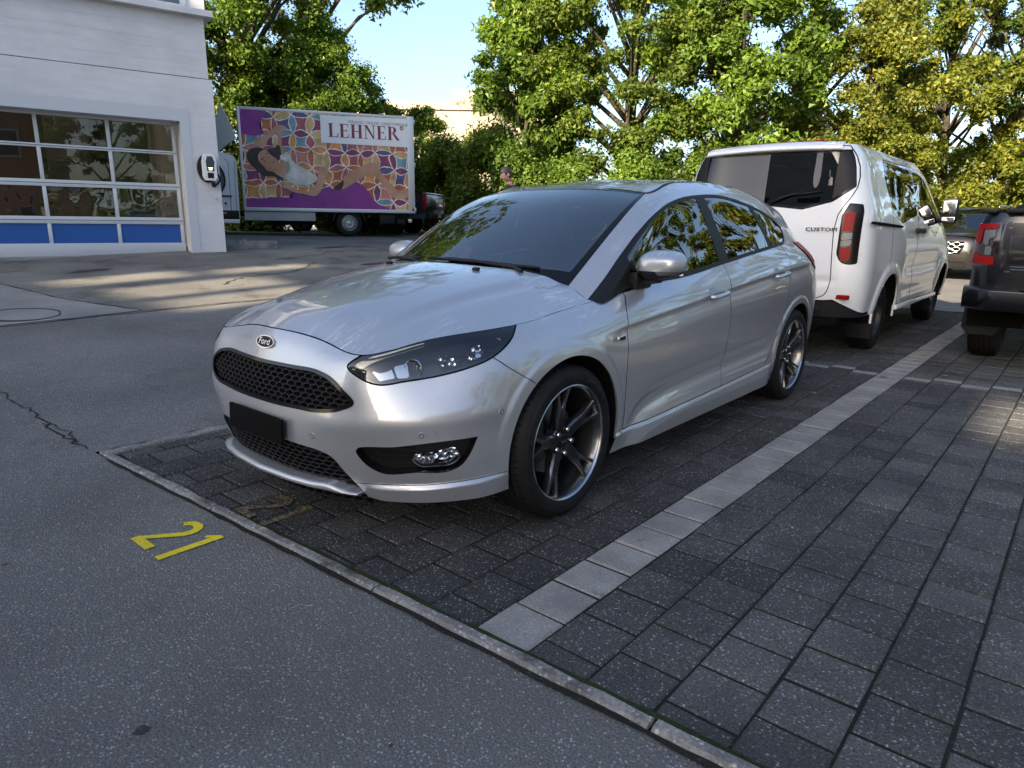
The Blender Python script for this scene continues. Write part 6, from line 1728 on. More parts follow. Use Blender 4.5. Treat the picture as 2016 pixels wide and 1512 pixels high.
    for y, ins in ((-.98, .0), (-.90, .0), (-.5, 0), (0, 0), (.5, 0), (.90, 0), (.98, 0)):
        rows_.append([(x, y*(1-.14*max(0, z-1.1)), z) for x, z in prof])
    for side in (1, -1):
        bm = bmesh.new(); vs_ = [bm.verts.new((x, side*.98*(1-.14*max(0, z-1.1)), z)) for x, z in prof]; bm.faces.new(vs_); bmobj('cab_side', bm, white_dirty, cb)
    surfobj('cab_shell', gridsurf(np.array([[(x, y*(1-.14*max(0, z-1.1)), z) for x, z in prof] for y in np.linspace(-.98, .98, 9)])), white_dirty, cb)
    yw = lambda z: .98*(1-.14*max(0, z-1.1))
    def sidepoly(name, pts, m_, d=.006):
        for side in (1,):
            bm = bmesh.new(); bm.faces.new([bm.verts.new((x, side*(yw(z)+d), z)) for x, z in pts]); bmobj(name, bm, m_, cb)
    sidepoly('door_panel', [(2.95, .62), (2.93, 1.80), (3.0, 1.90), (3.6, 1.95), (4.1, 1.4), (4.15, .62)], white_dirty, .004)
    sidepoly('window_rubber', [tuple(q) for q in catmull([(3.10, 1.10), (3.10, 1.68), (3.16, 1.74), (3.6, 1.78), (4.0, 1.36), (4.0, 1.10), (3.2, 1.03)], 4, True, (4, 5))], satin_black, .008)
    sidepoly('side_window', [tuple(q) for q in catmull([(3.15, 1.12), (3.15, 1.66), (3.2, 1.70), (3.57, 1.73), (3.94, 1.34), (3.94, 1.12), (3.25, 1.07)], 4, True, (4, 5))], privacy_glass, .011)
    tube('door_seam', [(2.93, yw(.62)+.003, .62), (2.93, yw(1.8)+.003, 1.80), (3.0, yw(1.9)+.003, 1.90)], .005, seam_black, cb, 5)
    tube('door_seam', [(2.80, yw(.5)+.003, .50), (2.80, yw(1.1)+.003, 1.10), (2.78, yw(1.85)+.003, 1.85)], .004, seam_black, cb, 5)
    box('door_handle', (3.02, .995, .98), (.26, .03, .035), satin_black, cb, .01); lathe_ = box('fuel_flap_lock', (3.05, .988, .80), (.05, .012, .05), satin_black, cb, .015)
    box('lower_cladding', (3.9, .97, .52), (2.3, .045, .22), satin_black, cb, .01); box('cab_sill', (3.9, .965, .36), (2.3, .06, .10), white_dirty, cb, .012); box('side_marker', (3.10, .997, .56), (.10, .01, .035), amber_lens, cb, .004)
    box('windscreen', (4.05, 0, 1.75), (.02, 1.6, .85), privacy_glass, cb, 0, Matrix.Rotation(R(-41), 3, 'Y'))
    tube('mast', [(2.86, .55, 1.9), (2.86, .55, 2.75)], .012, satin_black, cb, 6)
build_truck()
# ---------------------------------------------------------------- workshop building on the left
def plaster(name, col, crack=True):
    m_, N, L, b = newmat(name)
    ge = node(N, 'ShaderNodeNewGeometry'); P = ge.outputs['Position']
    n1 = node(N, 'ShaderNodeTexNoise', Scale=1.4, Detail=6.0, Roughness=.6); L.new(P, n1.inputs['Vector'])
    mp = node(N, 'ShaderNodeMapping'); mp.inputs['Scale'].default_value = (1.2, 1.2, 9); L.new(P, mp.inputs[0])
    n2 = node(N, 'ShaderNodeTexNoise', Scale=1.6, Detail=7.0, Roughness=.65); L.new(mp.outputs[0], n2.inputs['Vector'])
    n3 = node(N, 'ShaderNodeTexNoise', Scale=60.0, Detail=5.0); L.new(P, n3.inputs['Vector'])
    r1 = ramp(N, [(.3, tuple(k*.86 for k in col)), (.7, tuple(min(.9, k*1.05) for k in col))]); L.new(n1.outputs[0], r1.inputs[0])
    r2 = ramp(N, [(.35, (.91, .91, .92)), (.6, (1, 1, 1))]); L.new(n2.outputs[0], r2.inputs[0])
    c = mixc(N, L, .8, r1.outputs[0], r2.outputs[0], 'MULTIPLY')
    L.new(c, b.inputs['Base Color']); b.inputs['Roughness'].default_value = .85
    h = math_(N, L, 'ADD', math_(N, L, 'MULTIPLY', n3.outputs[0], .25), n2.outputs[0])
    bp = node(N, 'ShaderNodeBump', Strength=.16, Distance=.02); L.new(h, bp.inputs['Height']); L.new(bp.outputs[0], b.inputs['Normal'])
    return m_
wall_white = plaster('white_boarded_concrete', (.63, .64, .66))
frame_alu = pmat('door_aluminium', (.60, .62, .64), .42, metal=.25)
frame_dark = pmat('reveal_sheet', (.36, .38, .41), .5)
blue_panel = pmat('blue_panel', (.012, .085, .33), .45)
door_glass = glassmat('workshop_acrylic', (.60, .60, .60), 1.55, .01)
def wavy_glass():
    m_ = glassmat('workshop_acrylic_wavy', (.55, .55, .56), 1.75, .01); N, L = m_.node_tree.nodes, m_.node_tree.links
    ge = node(N, 'ShaderNodeNewGeometry'); n1 = node(N, 'ShaderNodeTexNoise', Scale=2.3, Detail=0.5); L.new(ge.outputs['Position'], n1.inputs['Vector'])
    bp = node(N, 'ShaderNodeBump', Strength=.7, Distance=.05); L.new(n1.outputs[0], bp.inputs['Height'])
    for n_ in N:
        if n_.type == 'BSDF_GLOSSY': L.new(bp.outputs[0], n_.inputs['Normal'])
    return m_
wavy = wavy_glass()
C0 = Vector((-2.38, -9.11, 0)); WE = Vector((.97030, -.24192, 0)); WN = Vector((.24192, .97030, 0)); UPV = Vector((0, 0, 1))
def wpt(s, z, off=0): return C0+WE*s+WN*off+UPV*z
def wbox(name, s0, s1, z0, z1, o0, o1, mat_, par, bev=0):
    """box in wall coordinates: s along the wall, z up, o out of the wall"""
    c = wpt((s0+s1)/2, (z0+z1)/2, (o0+o1)/2)
    rot = Matrix((WE, WN, UPV)).transposed()
    return box(name, c, (abs(s1-s0), abs(o1-o0), abs(z1-z0)), mat_, par, bev, rot)
def build_workshop():
    b = empty('workshop_building', wpt(0, 0)); b.location = (0, 0, 0)
    tag(b, 'white workshop with wide sectional door and blue bottom panels at the left', 'building')
    D0, D1, DT, DB = .52, 6.2, 2.73, .55           # opening
    # walls round the opening
    wbox('wall', 0, .41, -.3, 3.415, -.42, 0, wall_white, b); wbox('wall', .41, 6.9, 2.925, 3.415, -.42, -.001, wall_white, b)
    wbox('wall', 6.31, 14, -.3, 3.415, -.42, 0, wall_white, b)
    wbox('upper_wall', .055, 14, 3.425, 4.36, -.42, .002, wall_white, b)
    wbox('wall_joint', .06, 14, 3.405, 3.435, -.40, -.012, seam_black, b)
    # board marks left by the shuttering
    rnd = random.Random(4)
    for z in (3.62, 3.80, 3.93, 4.12):
        s = .1+rnd.random()*.5
        while s < 6:
            ln = rnd.uniform(.8, 2.0); z_ = z+rnd.uniform(-.01, .01)
            wbox('board_mark', s, s+ln, z_-.002, z_+.002, .0, .0045, mark_mat, b); s += ln+rnd.uniform(.1, .7)
    led = wbox('ledge', -.06, 14, 4.33, 4.42, -.42, .15, wall_white, b)
    # storey above the ledge
    wbox('upper_storey', 14, 1.9, 4.42, 7.3, -6.2, -.10, wall_white, b); wbox('upper_storey', -.0, .28, 4.42, 7.3, -6.2, -.10, wall_white, b)
    wbox('upper_storey', .28, 1.9, 6.0, 7.3, -6.2, -.10, wall_white, b)
    wi = empty('upper_window'); wi.parent = b
    wbox('window_frame', .28, .36, 4.42, 6.0, -.16, -.08, frame_alu, wi); wbox('window_frame', .36, 1.9, 4.42, 4.50, -.16, -.08, frame_alu, wi); wbox('window_frame', 1.06, 1.12, 4.5, 6.0, -.16, -.08, frame_alu, wi)
    wbox('pane', .36, 1.9, 4.5, 6.0, -.13, -.125, privacy_glass, wi)
    # other walls and roof
    wbox('gable_wall', 0, .35, -.3, 4.33, -6.2, -.43, wall_white, b); wbox('roof_slab', -.3, 14.2, 7.3, 7.5, -6.5, .3, wall_white, b)
    wbox('back_wall', 0, 14, -.3, 4.4, -6.5, -6.2, wall_white, b)
    # sheet metal surround
    wbox('surround', .405, .545, .30, 2.93, -.36, .006, surround_mat, b); wbox('surround', .545, 6.3, 2.735, 2.93, -.36, .004, surround_mat, b); wbox('surround', 6.2, 6.31, .3, 2.93, -.36, .006, surround_mat, b)
    wbox('threshold', .52, 6.2, -.2, .60, -.6, -.02, concrete_floor, b)
    # sectional door, four rows of panels
    d = empty('sectional_door'); d.parent = b
    o0, o1 = -.40, -.355
    rails = [(2.700, 2.745), (2.235, 2.290), (1.665, 1.765), (1.105, 1.215), (.60, .80)]
    xs = [.60, 1.545, 2.49, 3.435, 4.38, 5.325, 6.2]
    zb = .62
    for i, (z0, z1) in enumerate(rails):
        wbox('rail', .57, 6.2, z0, z1, o0, o1, frame_alu, d, .004)
        if 0 < i < 4: wbox('section_gap', .57, 6.2, (z0+z1)/2-.004, (z0+z1)/2+.004, o1-.01, o1+.001, seam_black, d)
    for i in range(4):
        zt, zl = rails[i][0], rails[i+1][1]
        for k, x in enumerate(xs): wbox('stile', x-.026, x+.026, zl, zt, o0, o1-.002, frame_alu, d, .003)
        for k in range(len(xs)-1):
            m_ = blue_panel if i == 3 else (wavy if i == 2 else door_glass)
            wbox('panel' if i == 3 else 'pane', xs[k]+.026, xs[k+1]-.026, zl, zt, o0+.010, o0+.018, m_, d)
    wbox('bottom_seal', .57, 6.2, .575, .60, o0, o1, satin_black, d)
    pl = wbox('maker_plate', .655, .80, .630, .650, o1-.001, o1+.003, satin_black, d)
    # inside: floor, back wall with a green door, ceiling lamps, stacked stuff
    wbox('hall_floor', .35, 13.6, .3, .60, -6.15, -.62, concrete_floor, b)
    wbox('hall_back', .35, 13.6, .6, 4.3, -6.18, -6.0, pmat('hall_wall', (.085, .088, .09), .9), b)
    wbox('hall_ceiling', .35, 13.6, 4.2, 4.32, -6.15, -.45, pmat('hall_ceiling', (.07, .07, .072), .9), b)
    for k, (s0, m_) in enumerate(((.45, (.20, .30, .22)), (1.5, (.20, .22, .22)))):
        wbox('roller_curtain', s0, s0+.75, .6, 3.2, -4.1, -4.0, pmat('curtain_%d' % k, m_, .6), b)
    for s0, z0, o_ in ((1.2, 3.4, -3.0), (2.4, 3.4, -4.4), (3.6, 3.3, -3.2), (4.8, 3.3, -5.0)):
        t_ = wbox('tube_lamp', s0, s0+1.1, z0, z0+.05, o_, o_+.06, lamp_emit, b)
    return b
mark_mat = pmat('shutter_mark', (.50, .505, .515), .9)
surround_mat = pmat('surround_sheet', (.50, .53, .57), .55)
lamp_emit = pmat('tube_lamp', (.9, .9, .85), .5, emit=(1, .86, .66), es=2.2)
workshop = build_workshop()

# wall-mounted charger
def build_charger():
    c = empty('wall_charger', (0, 0, 0)); tag(c, 'white wall charger with dark screen on the workshop corner', 'charger')
    fr = lambda off: (wpt(.185, 2.03, off), -WE, UPV, WN)
    ov = lambda a, b_, n=36: [(a*math.cos(q), b_*math.sin(q)) for q in np.linspace(0, 2*math.pi, n, endpoint=False)]
    prism('cable_holder', ov(.155, .225), .07, satin_black, c, (wpt(.20, 2.02, .0), -WE, UPV, WN))
    body = [(-.075, -.205), (.075, -.205), (.105, -.15), (.105, .10), (.085, .185), (.05, .215), (-.05, .215), (-.085, .185), (-.105, .10), (-.105, -.15)]
    prism('body', body, .15, pmat('charger_white', (.78, .79, .80), .35), c, fr(.02))
    prism('screen', [(-.05, -.06), (.06, -.06), (.075, .09), (.045, .175), (-.035, .175), (-.06, .09)], .004, pmat('charger_screen', (.05, .06, .07), .15), c, fr(.1705))
    prism('socket', [(-.045, -.17), (.05, -.17), (.05, -.085), (-.045, -.085)], .006, satin_black, c, fr(.1705))
    wbox('status_line', .145, .215, 2.02, 2.026, .1745, .1755, lamp_emit, c); wbox('status_line', .155, .205, 1.99, 1.996, .1745, .1755, lamp_emit, c)
    P = [wpt(.07, 1.95, .06), wpt(.035, 1.90, .08), wpt(.03, 1.84, .09), wpt(.08, 1.77, .09), wpt(.12, 1.74, .07)]
    tube('cable', catmull(np.array(P), 5, False), .016, satin_black, c, 8)
    wbox('plug', .10, .16, 1.72, 1.80, .05, .10, satin_black, c, .01)
    for (a, z) in ((-.08, .12), (-.085, -.03), (-.07, -.15)):
        l_ = lathe('screw', [(.0, .007), (.003, .006), (.003, 0)], frosted, c, 10, 'y'); l_.location = wpt(.185-a, 2.03+z, .17)
    h = empty('wall_hook'); h.location = (0, 0, 0); tag(h, 'small metal hook on the white wall below the charger', 'hook')
    tube('stem', [wpt(.10, 1.545, -.01), wpt(.10, 1.545, .05)], .012, frosted, h, 8); tube('ring', [wpt(.10, 1.545+.022*math.sin(q), .05+.022*math.cos(q)) for q in np.linspace(0, 6.0, 12)], .006, frosted, h, 6)
build_charger()
# grey panel sign jutting out behind the corner
def build_sign():
    sgn = empty('panel_sign', (0, 0, 0)); tag(sgn, 'curved grey sign panel jutting out behind the workshop corner', 'sign')
    P0 = Vector((-2.75, -10.15, 0))
    ex = Vector((-.66, .75, 0)).normalized(); en = Vector((.75, .66, 0))
    pol = catmull([(0, 2.27), (.50, 2.63), (.42, 2.86), (.27, 3.20), (.20, 3.02), (.02, 2.70)], 4, True, (0, 1, 3))
    prism('board', [tuple(q) for q in pol], .03, pmat('sign_back', (.36, .37, .38), .55), sgn, (P0, ex, UPV, en))
    tube('bracket', [P0+ex*-.3+UPV*2.45, P0+ex*.1+UPV*2.45], .02, frosted, sgn); tube('bracket', [P0+ex*-.3+UPV*2.62, P0+ex*.06+UPV*2.62], .02, frosted, sgn)
    kb = empty('kerb_block'); tag(kb, 'low concrete block with rubble at the foot of the workshop corner', 'block')
    box('block', (-3.05, -9.55, gz(-3, -9.5)+.05), (.95, .30, .16), granite, kb, .02, Matrix.Rotation(R(-14), 3, 'Z'))
    rnd = random.Random(8)
    for k in range(7):
        bm = bmesh.new(); r_ = bmesh.ops.create_icosphere(bm, subdivisions=1, radius=rnd.uniform(.02, .05))
        for v in bm.verts: v.co *= rnd.uniform(.7, 1.2)
        bmesh.ops.translate(bm, vec=(-2.7+rnd.uniform(-.25, .2), -9.55+rnd.uniform(-.12, .12), gz(-2.7, -9.5)+.13), verts=bm.verts); bmobj('rubble_stone', bm, granite, kb)
build_sign()

# ---------------------------------------------------------------- unseen wall added to shade the yard, and the orange house behind the camera
brick_m = plaster('orange_render', (.40, .22, .14)); pale_m = plaster('pale_render', (.55, .52, .48))
win_dark = pmat('dark_window', (.03, .035, .04), .1)
TS = math.tan(SUN_EL)/1.0
def shadow_blocks():
    X = 24.0; ca, sa = math.cos(SUN_AZ), math.sin(SUN_AZ)
    def src(x, y, z=0):                      # where the ray from ground point to the sun meets the plane x = X
        t = (X-x)/ca; return y+t*sa, z+t*math.tan(SUN_EL)
    top = src(-9.6, 0)[1]
    b = empty('shade_wall'); tag(b, 'tall pale slotted wall added unseen behind the camera to shade the yard', 'building')
    def slab(y0, y1, z0, z1, th=.10, name='wall', m_=pale_m):
        if y1-y0 > .02 and z1-z0 > .02: box(name, (X+th/2, (y0+y1)/2, (z0+z1)/2), (th, y1-y0, z1-z0), m_, b)
    holes = []
    for pts in (HOLES):
        q = [src(*p_) for p_ in pts]; ys_ = [a for a, _ in q]; zs_ = [a for _, a in q]
        holes.append((min(ys_), max(ys_), min(zs_), max(zs_)))
    # cut the wall into strips round the openings
    yb = sorted({-10.5, -5.2, 7.0}|{v for h in holes for v in h[:2]})
    for y0, y1 in zip(yb[:-1], yb[1:]):
        zc = 0.0
        for h in sorted([h for h in holes if h[0] <= y0+1e-6 and h[1] >= y1-1e-6], key=lambda h: h[2]):
            slab(y0, y1, zc, h[2]); zc = h[3]
        slab(y0, y1, zc, top+(1.3 if y1 < -5.1 else 0))
    # windows set on the added wall, yard side
    for k in range(5):
        for z in (2.2, 5.2, 8.2):
            y = -9.5+k*3.6
            if any(h[0]-2 < y < h[1]+2 and h[2]-2 < z+.7 < h[3]+2 for h in holes): continue
            f_ = box('window', (X-.03, y, z+.7), (.06, 1.5, 1.4), frame_alu, b); box('pane', (X-.065, y, z+.7), (.02, 1.3, 1.2), win_dark, f_)
HOLES = [  # slots in the added wall, shaped to let sun patches onto the ground
    [(.80, -7.5, .42), (-1.0, -7.05, .40)], [(.50, -6.55, .36), (-1.75, -5.9, .34)], [(.35, -5.55, .30), (-1.9, -4.95, .28)], [(-1.3, -7.35, .42), (-3.0, -7.05, .45)],
    [(-1.25, 2.05, 0), (-2.45, 4.2, 0)],
]
shadow_blocks()
def brick_house():
    b = empty('brick_house'); tag(b, 'orange rendered house behind the camera mirrored in the workshop panes', 'building')
    O = Vector((14.0, 21, 0))
    box('wall', O+Vector((0, 3, 3.6)), (15, 6, 7.2), brick_m, b)
    V = [O+Vector(v) for v in ((-8, -.5, 7.1), (8, -.5, 7.1), (8, 6.5, 7.1), (-8, 6.5, 7.1), (-6, 3, 10), (6, 3, 10))]
    pyobj('roof', V, [(0, 1, 5, 4), (1, 2, 5), (2, 3, 4, 5), (3, 0, 4), (0, 3, 2, 1)], pmat('roof_tiles', (.20, .09, .06), .8), b)
    for k in range(5):
        for z in (1.8, 4.9):
            f_ = box('window', O+Vector((-6+k*3, -.04, z)), (1.2, .08, 1.4), frame_alu, b); box('pane', O+Vector((-6+k*3, -.09, z)), (1.0, .02, 1.2), win_dark, f_)
brick_house()
def far_building():
    b = empty('cream_building'); tag(b, 'sunlit cream flat-roofed building far behind the trees', 'building')
    m_ = plaster('cream_render', (.40, .34, .25)); O = Vector((-27.5, -30.5, 0))
    rot = Matrix.Rotation(R(40), 3, 'Z')
    box('wall', O+Vector((0, 0, 3.75)), (6.5, 15, 7.5), m_, b, 0, rot); box('parapet', O+Vector((0, 0, 7.7)), (6.8, 15.3, .4), m_, b, 0, rot)
    box('roof_block', O+rot@Vector((.4, 3.6, 8.3)), (4, 4.5, .9), m_, b, 0, rot)
    for k in range(4):
        p_ = O+rot@Vector((3.27, -5.4+3.6*k, 5.2)); f_ = box('window', p_, (.06, 1.8, 1.4), frame_alu, b, 0, rot); box('pane', p_+rot@Vector((.035, 0, 0)), (.02, 1.6, 1.2), win_dark, f_, 0, rot)
far_building()
# ---------------------------------------------------------------- trees and hedges
def leaf_mat(name, dark, light, yellow, ymix=.12, trans=.45):
    m_, N, L, b = newmat(name); N.remove(b); out = N['Material Output']
    ge = node(N, 'ShaderNodeNewGeometry'); P = ge.outputs['Position']
    r_ = ramp(N, [(0, dark), (.6, light), (1-ymix, light), (1, yellow)]); L.new(ge.outputs['Random Per Island'], r_.inputs[0])
    n1 = node(N, 'ShaderNodeTexNoise', Scale=.7, Detail=3.0); L.new(P, n1.inputs['Vector'])
    r1 = ramp(N, [(.35, (.62, .66, .62)), (.65, (1.2, 1.16, 1.05))]); L.new(n1.outputs[0], r1.inputs[0])
    c = mixc(N, L, 1.0, r_.outputs[0], r1.outputs[0], 'MULTIPLY')
    di = node(N, 'ShaderNodeBsdfDiffuse'); tr = node(N, 'ShaderNodeBsdfTranslucent'); gl = node(N, 'ShaderNodeBsdfGlossy'); gl.inputs['Roughness'].default_value = .45; gl.inputs[0].default_value = (.5, .5, .5, 1)
    L.new(c, di.inputs[0]); c2 = mixc(N, L, 1.0, c, (1.1, 1.15, .5), 'MULTIPLY'); L.new(c2, tr.inputs[0])
    m1 = node(N, 'ShaderNodeMixShader'); m1.inputs[0].default_value = trans; L.new(di.outputs[0], m1.inputs[1]); L.new(tr.outputs[0], m1.inputs[2])
    m2 = node(N, 'ShaderNodeMixShader'); m2.inputs[0].default_value = .025; L.new(m1.outputs[0], m2.inputs[1]); L.new(gl.outputs[0], m2.inputs[2])
    L.new(m2.outputs[0], out.inputs[0]); return m_
leaf_a = leaf_mat('leaf_mid_green', (0.042, 0.073, 0.013), (0.130, 0.192, 0.031), (0.270, 0.270, 0.052), .10)
leaf_b = leaf_mat('leaf_fresh_green', (0.055, 0.105, 0.016), (0.145, 0.235, 0.036), (0.260, 0.300, 0.050), .10)
leaf_c = leaf_mat('leaf_yellow_green', (.070, .100, .014), (.185, .215, .034), (.34, .29, .045), .16)
leaf_d = leaf_mat('leaf_dark_green', (0.030, 0.056, 0.011), (0.102, 0.157, 0.028), (0.216, 0.227, 0.043), .08)
leaf_e = leaf_mat('leaf_olive', (0.062, 0.089, 0.014), (0.172, 0.198, 0.035), (0.354, 0.291, 0.052), .16)
bark = stone_mat('bark', (.035, .028, .020), (.10, .085, .062), (.14, .12, .10), 22.0, .9, .9, 2.0, .1)
bark_light = stone_mat('bark_pale', (.14, .12, .09), (.30, .27, .21), (.35, .32, .28), 25.0, .9, .7, 2.0, .1)
def leaf_cloud(rg, centres, radii, n, size, flat=.75, droop=0.0, aspect=1.7, shell=.55):
    """leaf faces spread through clumps; returns V,F"""
    k = rg.choice(len(centres), n, p=radii**2.2/(radii**2.2).sum())
    d = rg.normal(size=(n, 3)); d /= np.linalg.norm(d, axis=1, keepdims=True)
    r_ = radii[k]*np.minimum(np.abs(rg.normal(0, .50, n))+.10, 1.5)
    c = centres[k]+d*r_[:, None]*[1, 1, flat]
    # leaf plane: mostly facing out/up with scatter
    nr = d*.8+rg.normal(size=(n, 3))*.75+[0, 0, .55]; nr /= np.linalg.norm(nr, axis=1, keepdims=True)
    t = rg.normal(size=(n, 3))+[0, 0, -droop]; t -= nr*(t*nr).sum(1, keepdims=True); t /= np.linalg.norm(t, axis=1, keepdims=True)
    b = np.cross(nr, t); s = (size*rg.uniform(.6, 1.35, n))[:, None]
    L_ = t*s*aspect*.5; W_ = b*s*.5
    sk = rg.uniform(-.5, .5, (n, 1))
    V = np.stack([c-L_*.8-W_+L_*sk*.5, c-L_*.5+W_, c+L_+W_*sk], 1).reshape(-1, 3)
    F = (np.arange(n)[:, None]*3+np.arange(3)).astype(np.int32)
    return V, F
def quadmesh(name, V, F, mat_, parent):
    me = bpy.data.meshes.new(name); n, m = len(V), len(F)
    me.vertices.add(n); me.vertices.foreach_set('co', V.astype(np.float32).ravel()); me.loops.add(m*3); me.loops.foreach_set('vertex_index', F.ravel())
    me.polygons.add(m); me.polygons.foreach_set('loop_start', np.arange(0, m*3, 3, dtype=np.int32)); me.update(calc_edges=True)
    return link(name, me, mat_, parent)
def tree(name, label, loc, h, rad, n, mat_, seed, base=.25, size=.13, clumps=70, lean=(0, 0), trunk_r=.16, bark_=bark, group='trees behind the yard', aspect=1.7, flat=.75, droop=0, cl=(.38, .85), taper=.75, cat='tree', limbs=14, squash=1.0, ctr_fill=.14):
    """base: height of the lowest leaves as a share of h"""
    rg = np.random.default_rng(seed); root = empty(name, loc); tag(root, label, cat, group)
    cen = []; rd = []
    zb = h*base; view_a = math.atan2(CAM.y-loc[1], CAM.x-loc[0])
    clumps = int(clumps*1.75); cl = (cl[0]*.70, cl[1]*.80)
    for i in range(clumps):
        t = rg.random()**.85; z = zb+(h-zb)*t
        prof = rad*math.sin(math.pi*min(.97, (.16+.80*t)))**taper
        q = rg.uniform(0, 2*math.pi)
        if rg.random() < .55: q = view_a+rg.uniform(-1.7, 1.7)      # fuller on the yard side
        rr_ = prof*(rg.uniform(.74, 1.05) if rg.random() > ctr_fill else rg.uniform(0, .6))
        cen.append((rr_*math.cos(q)+lean[0]*t, rr_*math.sin(q)*squash+lean[1]*t, z)); rd.append(rg.uniform(*cl)*(1-.30*t))
    cen = np.array(cen); rd = np.array(rd)
    # trunk with limbs to the clumps
    V = []; F = []
    def addt(P, r_):
        v, f = tube_data(P, r_, 7); o = len(V); V.extend(v); F.extend([tuple(a+o for a in q) for q in f])
    nseg = 9
    trunk = [Vector((lean[0]*t*.9+.10*math.sin(t*5+seed), lean[1]*t*.9+.10*math.cos(t*4+seed), h*.93*t-.3*(t == 0))) for t in np.linspace(0, 1, nseg)]
    addt(trunk, [trunk_r*(1-.88*t)+.012 for t in np.linspace(0, 1, nseg)])
    for i in rg.choice(len(cen), min(limbs*2, len(cen)), replace=False):
        c = Vector(cen[i]); t = max(.08, min(.9, c.z/h*.72)); a = trunk[0].lerp(trunk[-1], t); k = min(nseg-2, int(t*(nseg-1))); a = trunk[k].lerp(trunk[k+1], t*(nseg-1)-k)
        m_ = a.lerp(c, .5)+Vector((0, 0, .12*(c-a).length)); r0 = trunk_r*(1-.85*t)*.5
        addt([a, a.lerp(m_, .6), m_, m_.lerp(c, .6), c], [r0, r0*.75, r0*.5, r0*.33, .008])
    pyobj('trunk', V, F, bark_, root, True)
    Vl, Fl = leaf_cloud(rg, cen, rd, int(n*2.6), size*.55, flat, droop, aspect*.85, .30)
    quadmesh('crown', Vl, Fl, mat_, root)
    return root
def hedge(name, label, p0, p1, h, depth, n, mat_, seed, size=.12, cat='hedge', z0=None, wav=.35, group='bushes along the edge of the yard'):
    rg = np.random.default_rng(seed); p0 = np.array(p0, float); p1 = np.array(p1, float); root = empty(name, ((p0[0]+p1[0])/2, (p0[1]+p1[1])/2, 0)); tag(root, label, cat, group)
    o = (p0+p1)/2; d = p1-p0; ln = np.linalg.norm(d); d /= ln; nrm = np.array([-d[1], d[0]])
    m_ = int(ln*h*1.5)+14; t = rg.random(m_); zz = rg.random(m_)**.8; off = rg.uniform(-.5, .5, m_)*depth
    hh = h*(1-wav/2+wav*(.5+.5*np.sin(t*ln*.9+seed))*rg.uniform(.7, 1.1, m_))
    gx = p0[0]+d[0]*t*ln+nrm[0]*off; gy = p0[1]+d[1]*t*ln+nrm[1]*off
    g0 = np.array([gz(a, b) for a, b in zip(gx, gy)])
    cen = np.c_[gx-o[0], gy-o[1], g0+.12+zz*(hh-.4)]; rd = rg.uniform(.30, .62, m_)
    V = []; F = []
    for k in range(int(ln/1.1)+2):
        q = (k+.5)/(int(ln/1.1)+2); bx_ = p0+d*q*ln+nrm*rg.uniform(-.3, .3)*depth; b0 = Vector((bx_[0]-o[0], bx_[1]-o[1], gz(*bx_)-.1)); tp = b0+Vector((rg.uniform(-.4, .4), rg.uniform(-.4, .4), h*.8))
        v, f = tube_data([b0, b0.lerp(tp, .5)+Vector((.06, .05, 0)), tp], [.04, .025, .008], 6); oo = len(V); V.extend(v); F.extend([tuple(a+oo for a in qq) for qq in f])
    tag(pyobj('stems', V, F, bark, root, True), kind='stuff')
    Vl, Fl = leaf_cloud(rg, cen, rd, int(n*2.6), size*.57, .85, .0, 1.5, .30); quadmesh('foliage', Vl, Fl, mat_, root)
    return root
def at(u, depth):
    """ground position at a column of the view and a distance along it"""
    f2 = Vector((fwd.x, fwd.y)).normalized(); r_ = Vector((rgt.x, rgt.y)); t = (u-1008)/1333.58*depth*1.03
    p_ = Vector((CAM.x, CAM.y))+f2*depth+r_*t; return (p_.x, p_.y, gz(p_.x, p_.y))
def T(kind, label, u, dep, h, rad, n, m_, seed, **kw): return tree(kind, label, at(u, dep), h, rad, n, m_, seed, **kw)
# left group behind the workshop and the truck
T('alder_tree', 'tall dark tree with a bare trunk rising right of the workshop roof', 538, 23, 13.5, 2.7, 46000, leaf_b, 1, base=.26, size=.15, clumps=100, trunk_r=.26, limbs=22, cl=(.45, .95))
T('maple_tree', 'broad tree beside the workshop gable, crown cut by the top edge', 425, 23.0, 12.0, 3.0, 30000, leaf_a, 2, base=.16, size=.14, clumps=80)
T('hazel_tree', 'rounded green tree standing behind the printed truck side', 662, 24, 6.3, 2.2, 32000, leaf_b, 3, base=.12, size=.13, clumps=80, limbs=8)
T('young_tree', 'smaller tree behind the front end of the truck', 560, 23.5, 5.8, 2.6, 26000, leaf_a, 4, base=.10, size=.13, clumps=60, limbs=6)
T('slim_tree', 'slim light-topped sapling to the right of the bare trunk', 650, 26, 7.4, 1.5, 12000, leaf_b, 5, base=.3, size=.13, clumps=34, cl=(.3, .6))
T('shrub_tree', 'low leafy tree at the right end of the truck', 745, 26, 4.9, 1.5, 14000, leaf_d, 6, base=.08, size=.13, clumps=40, limbs=6)
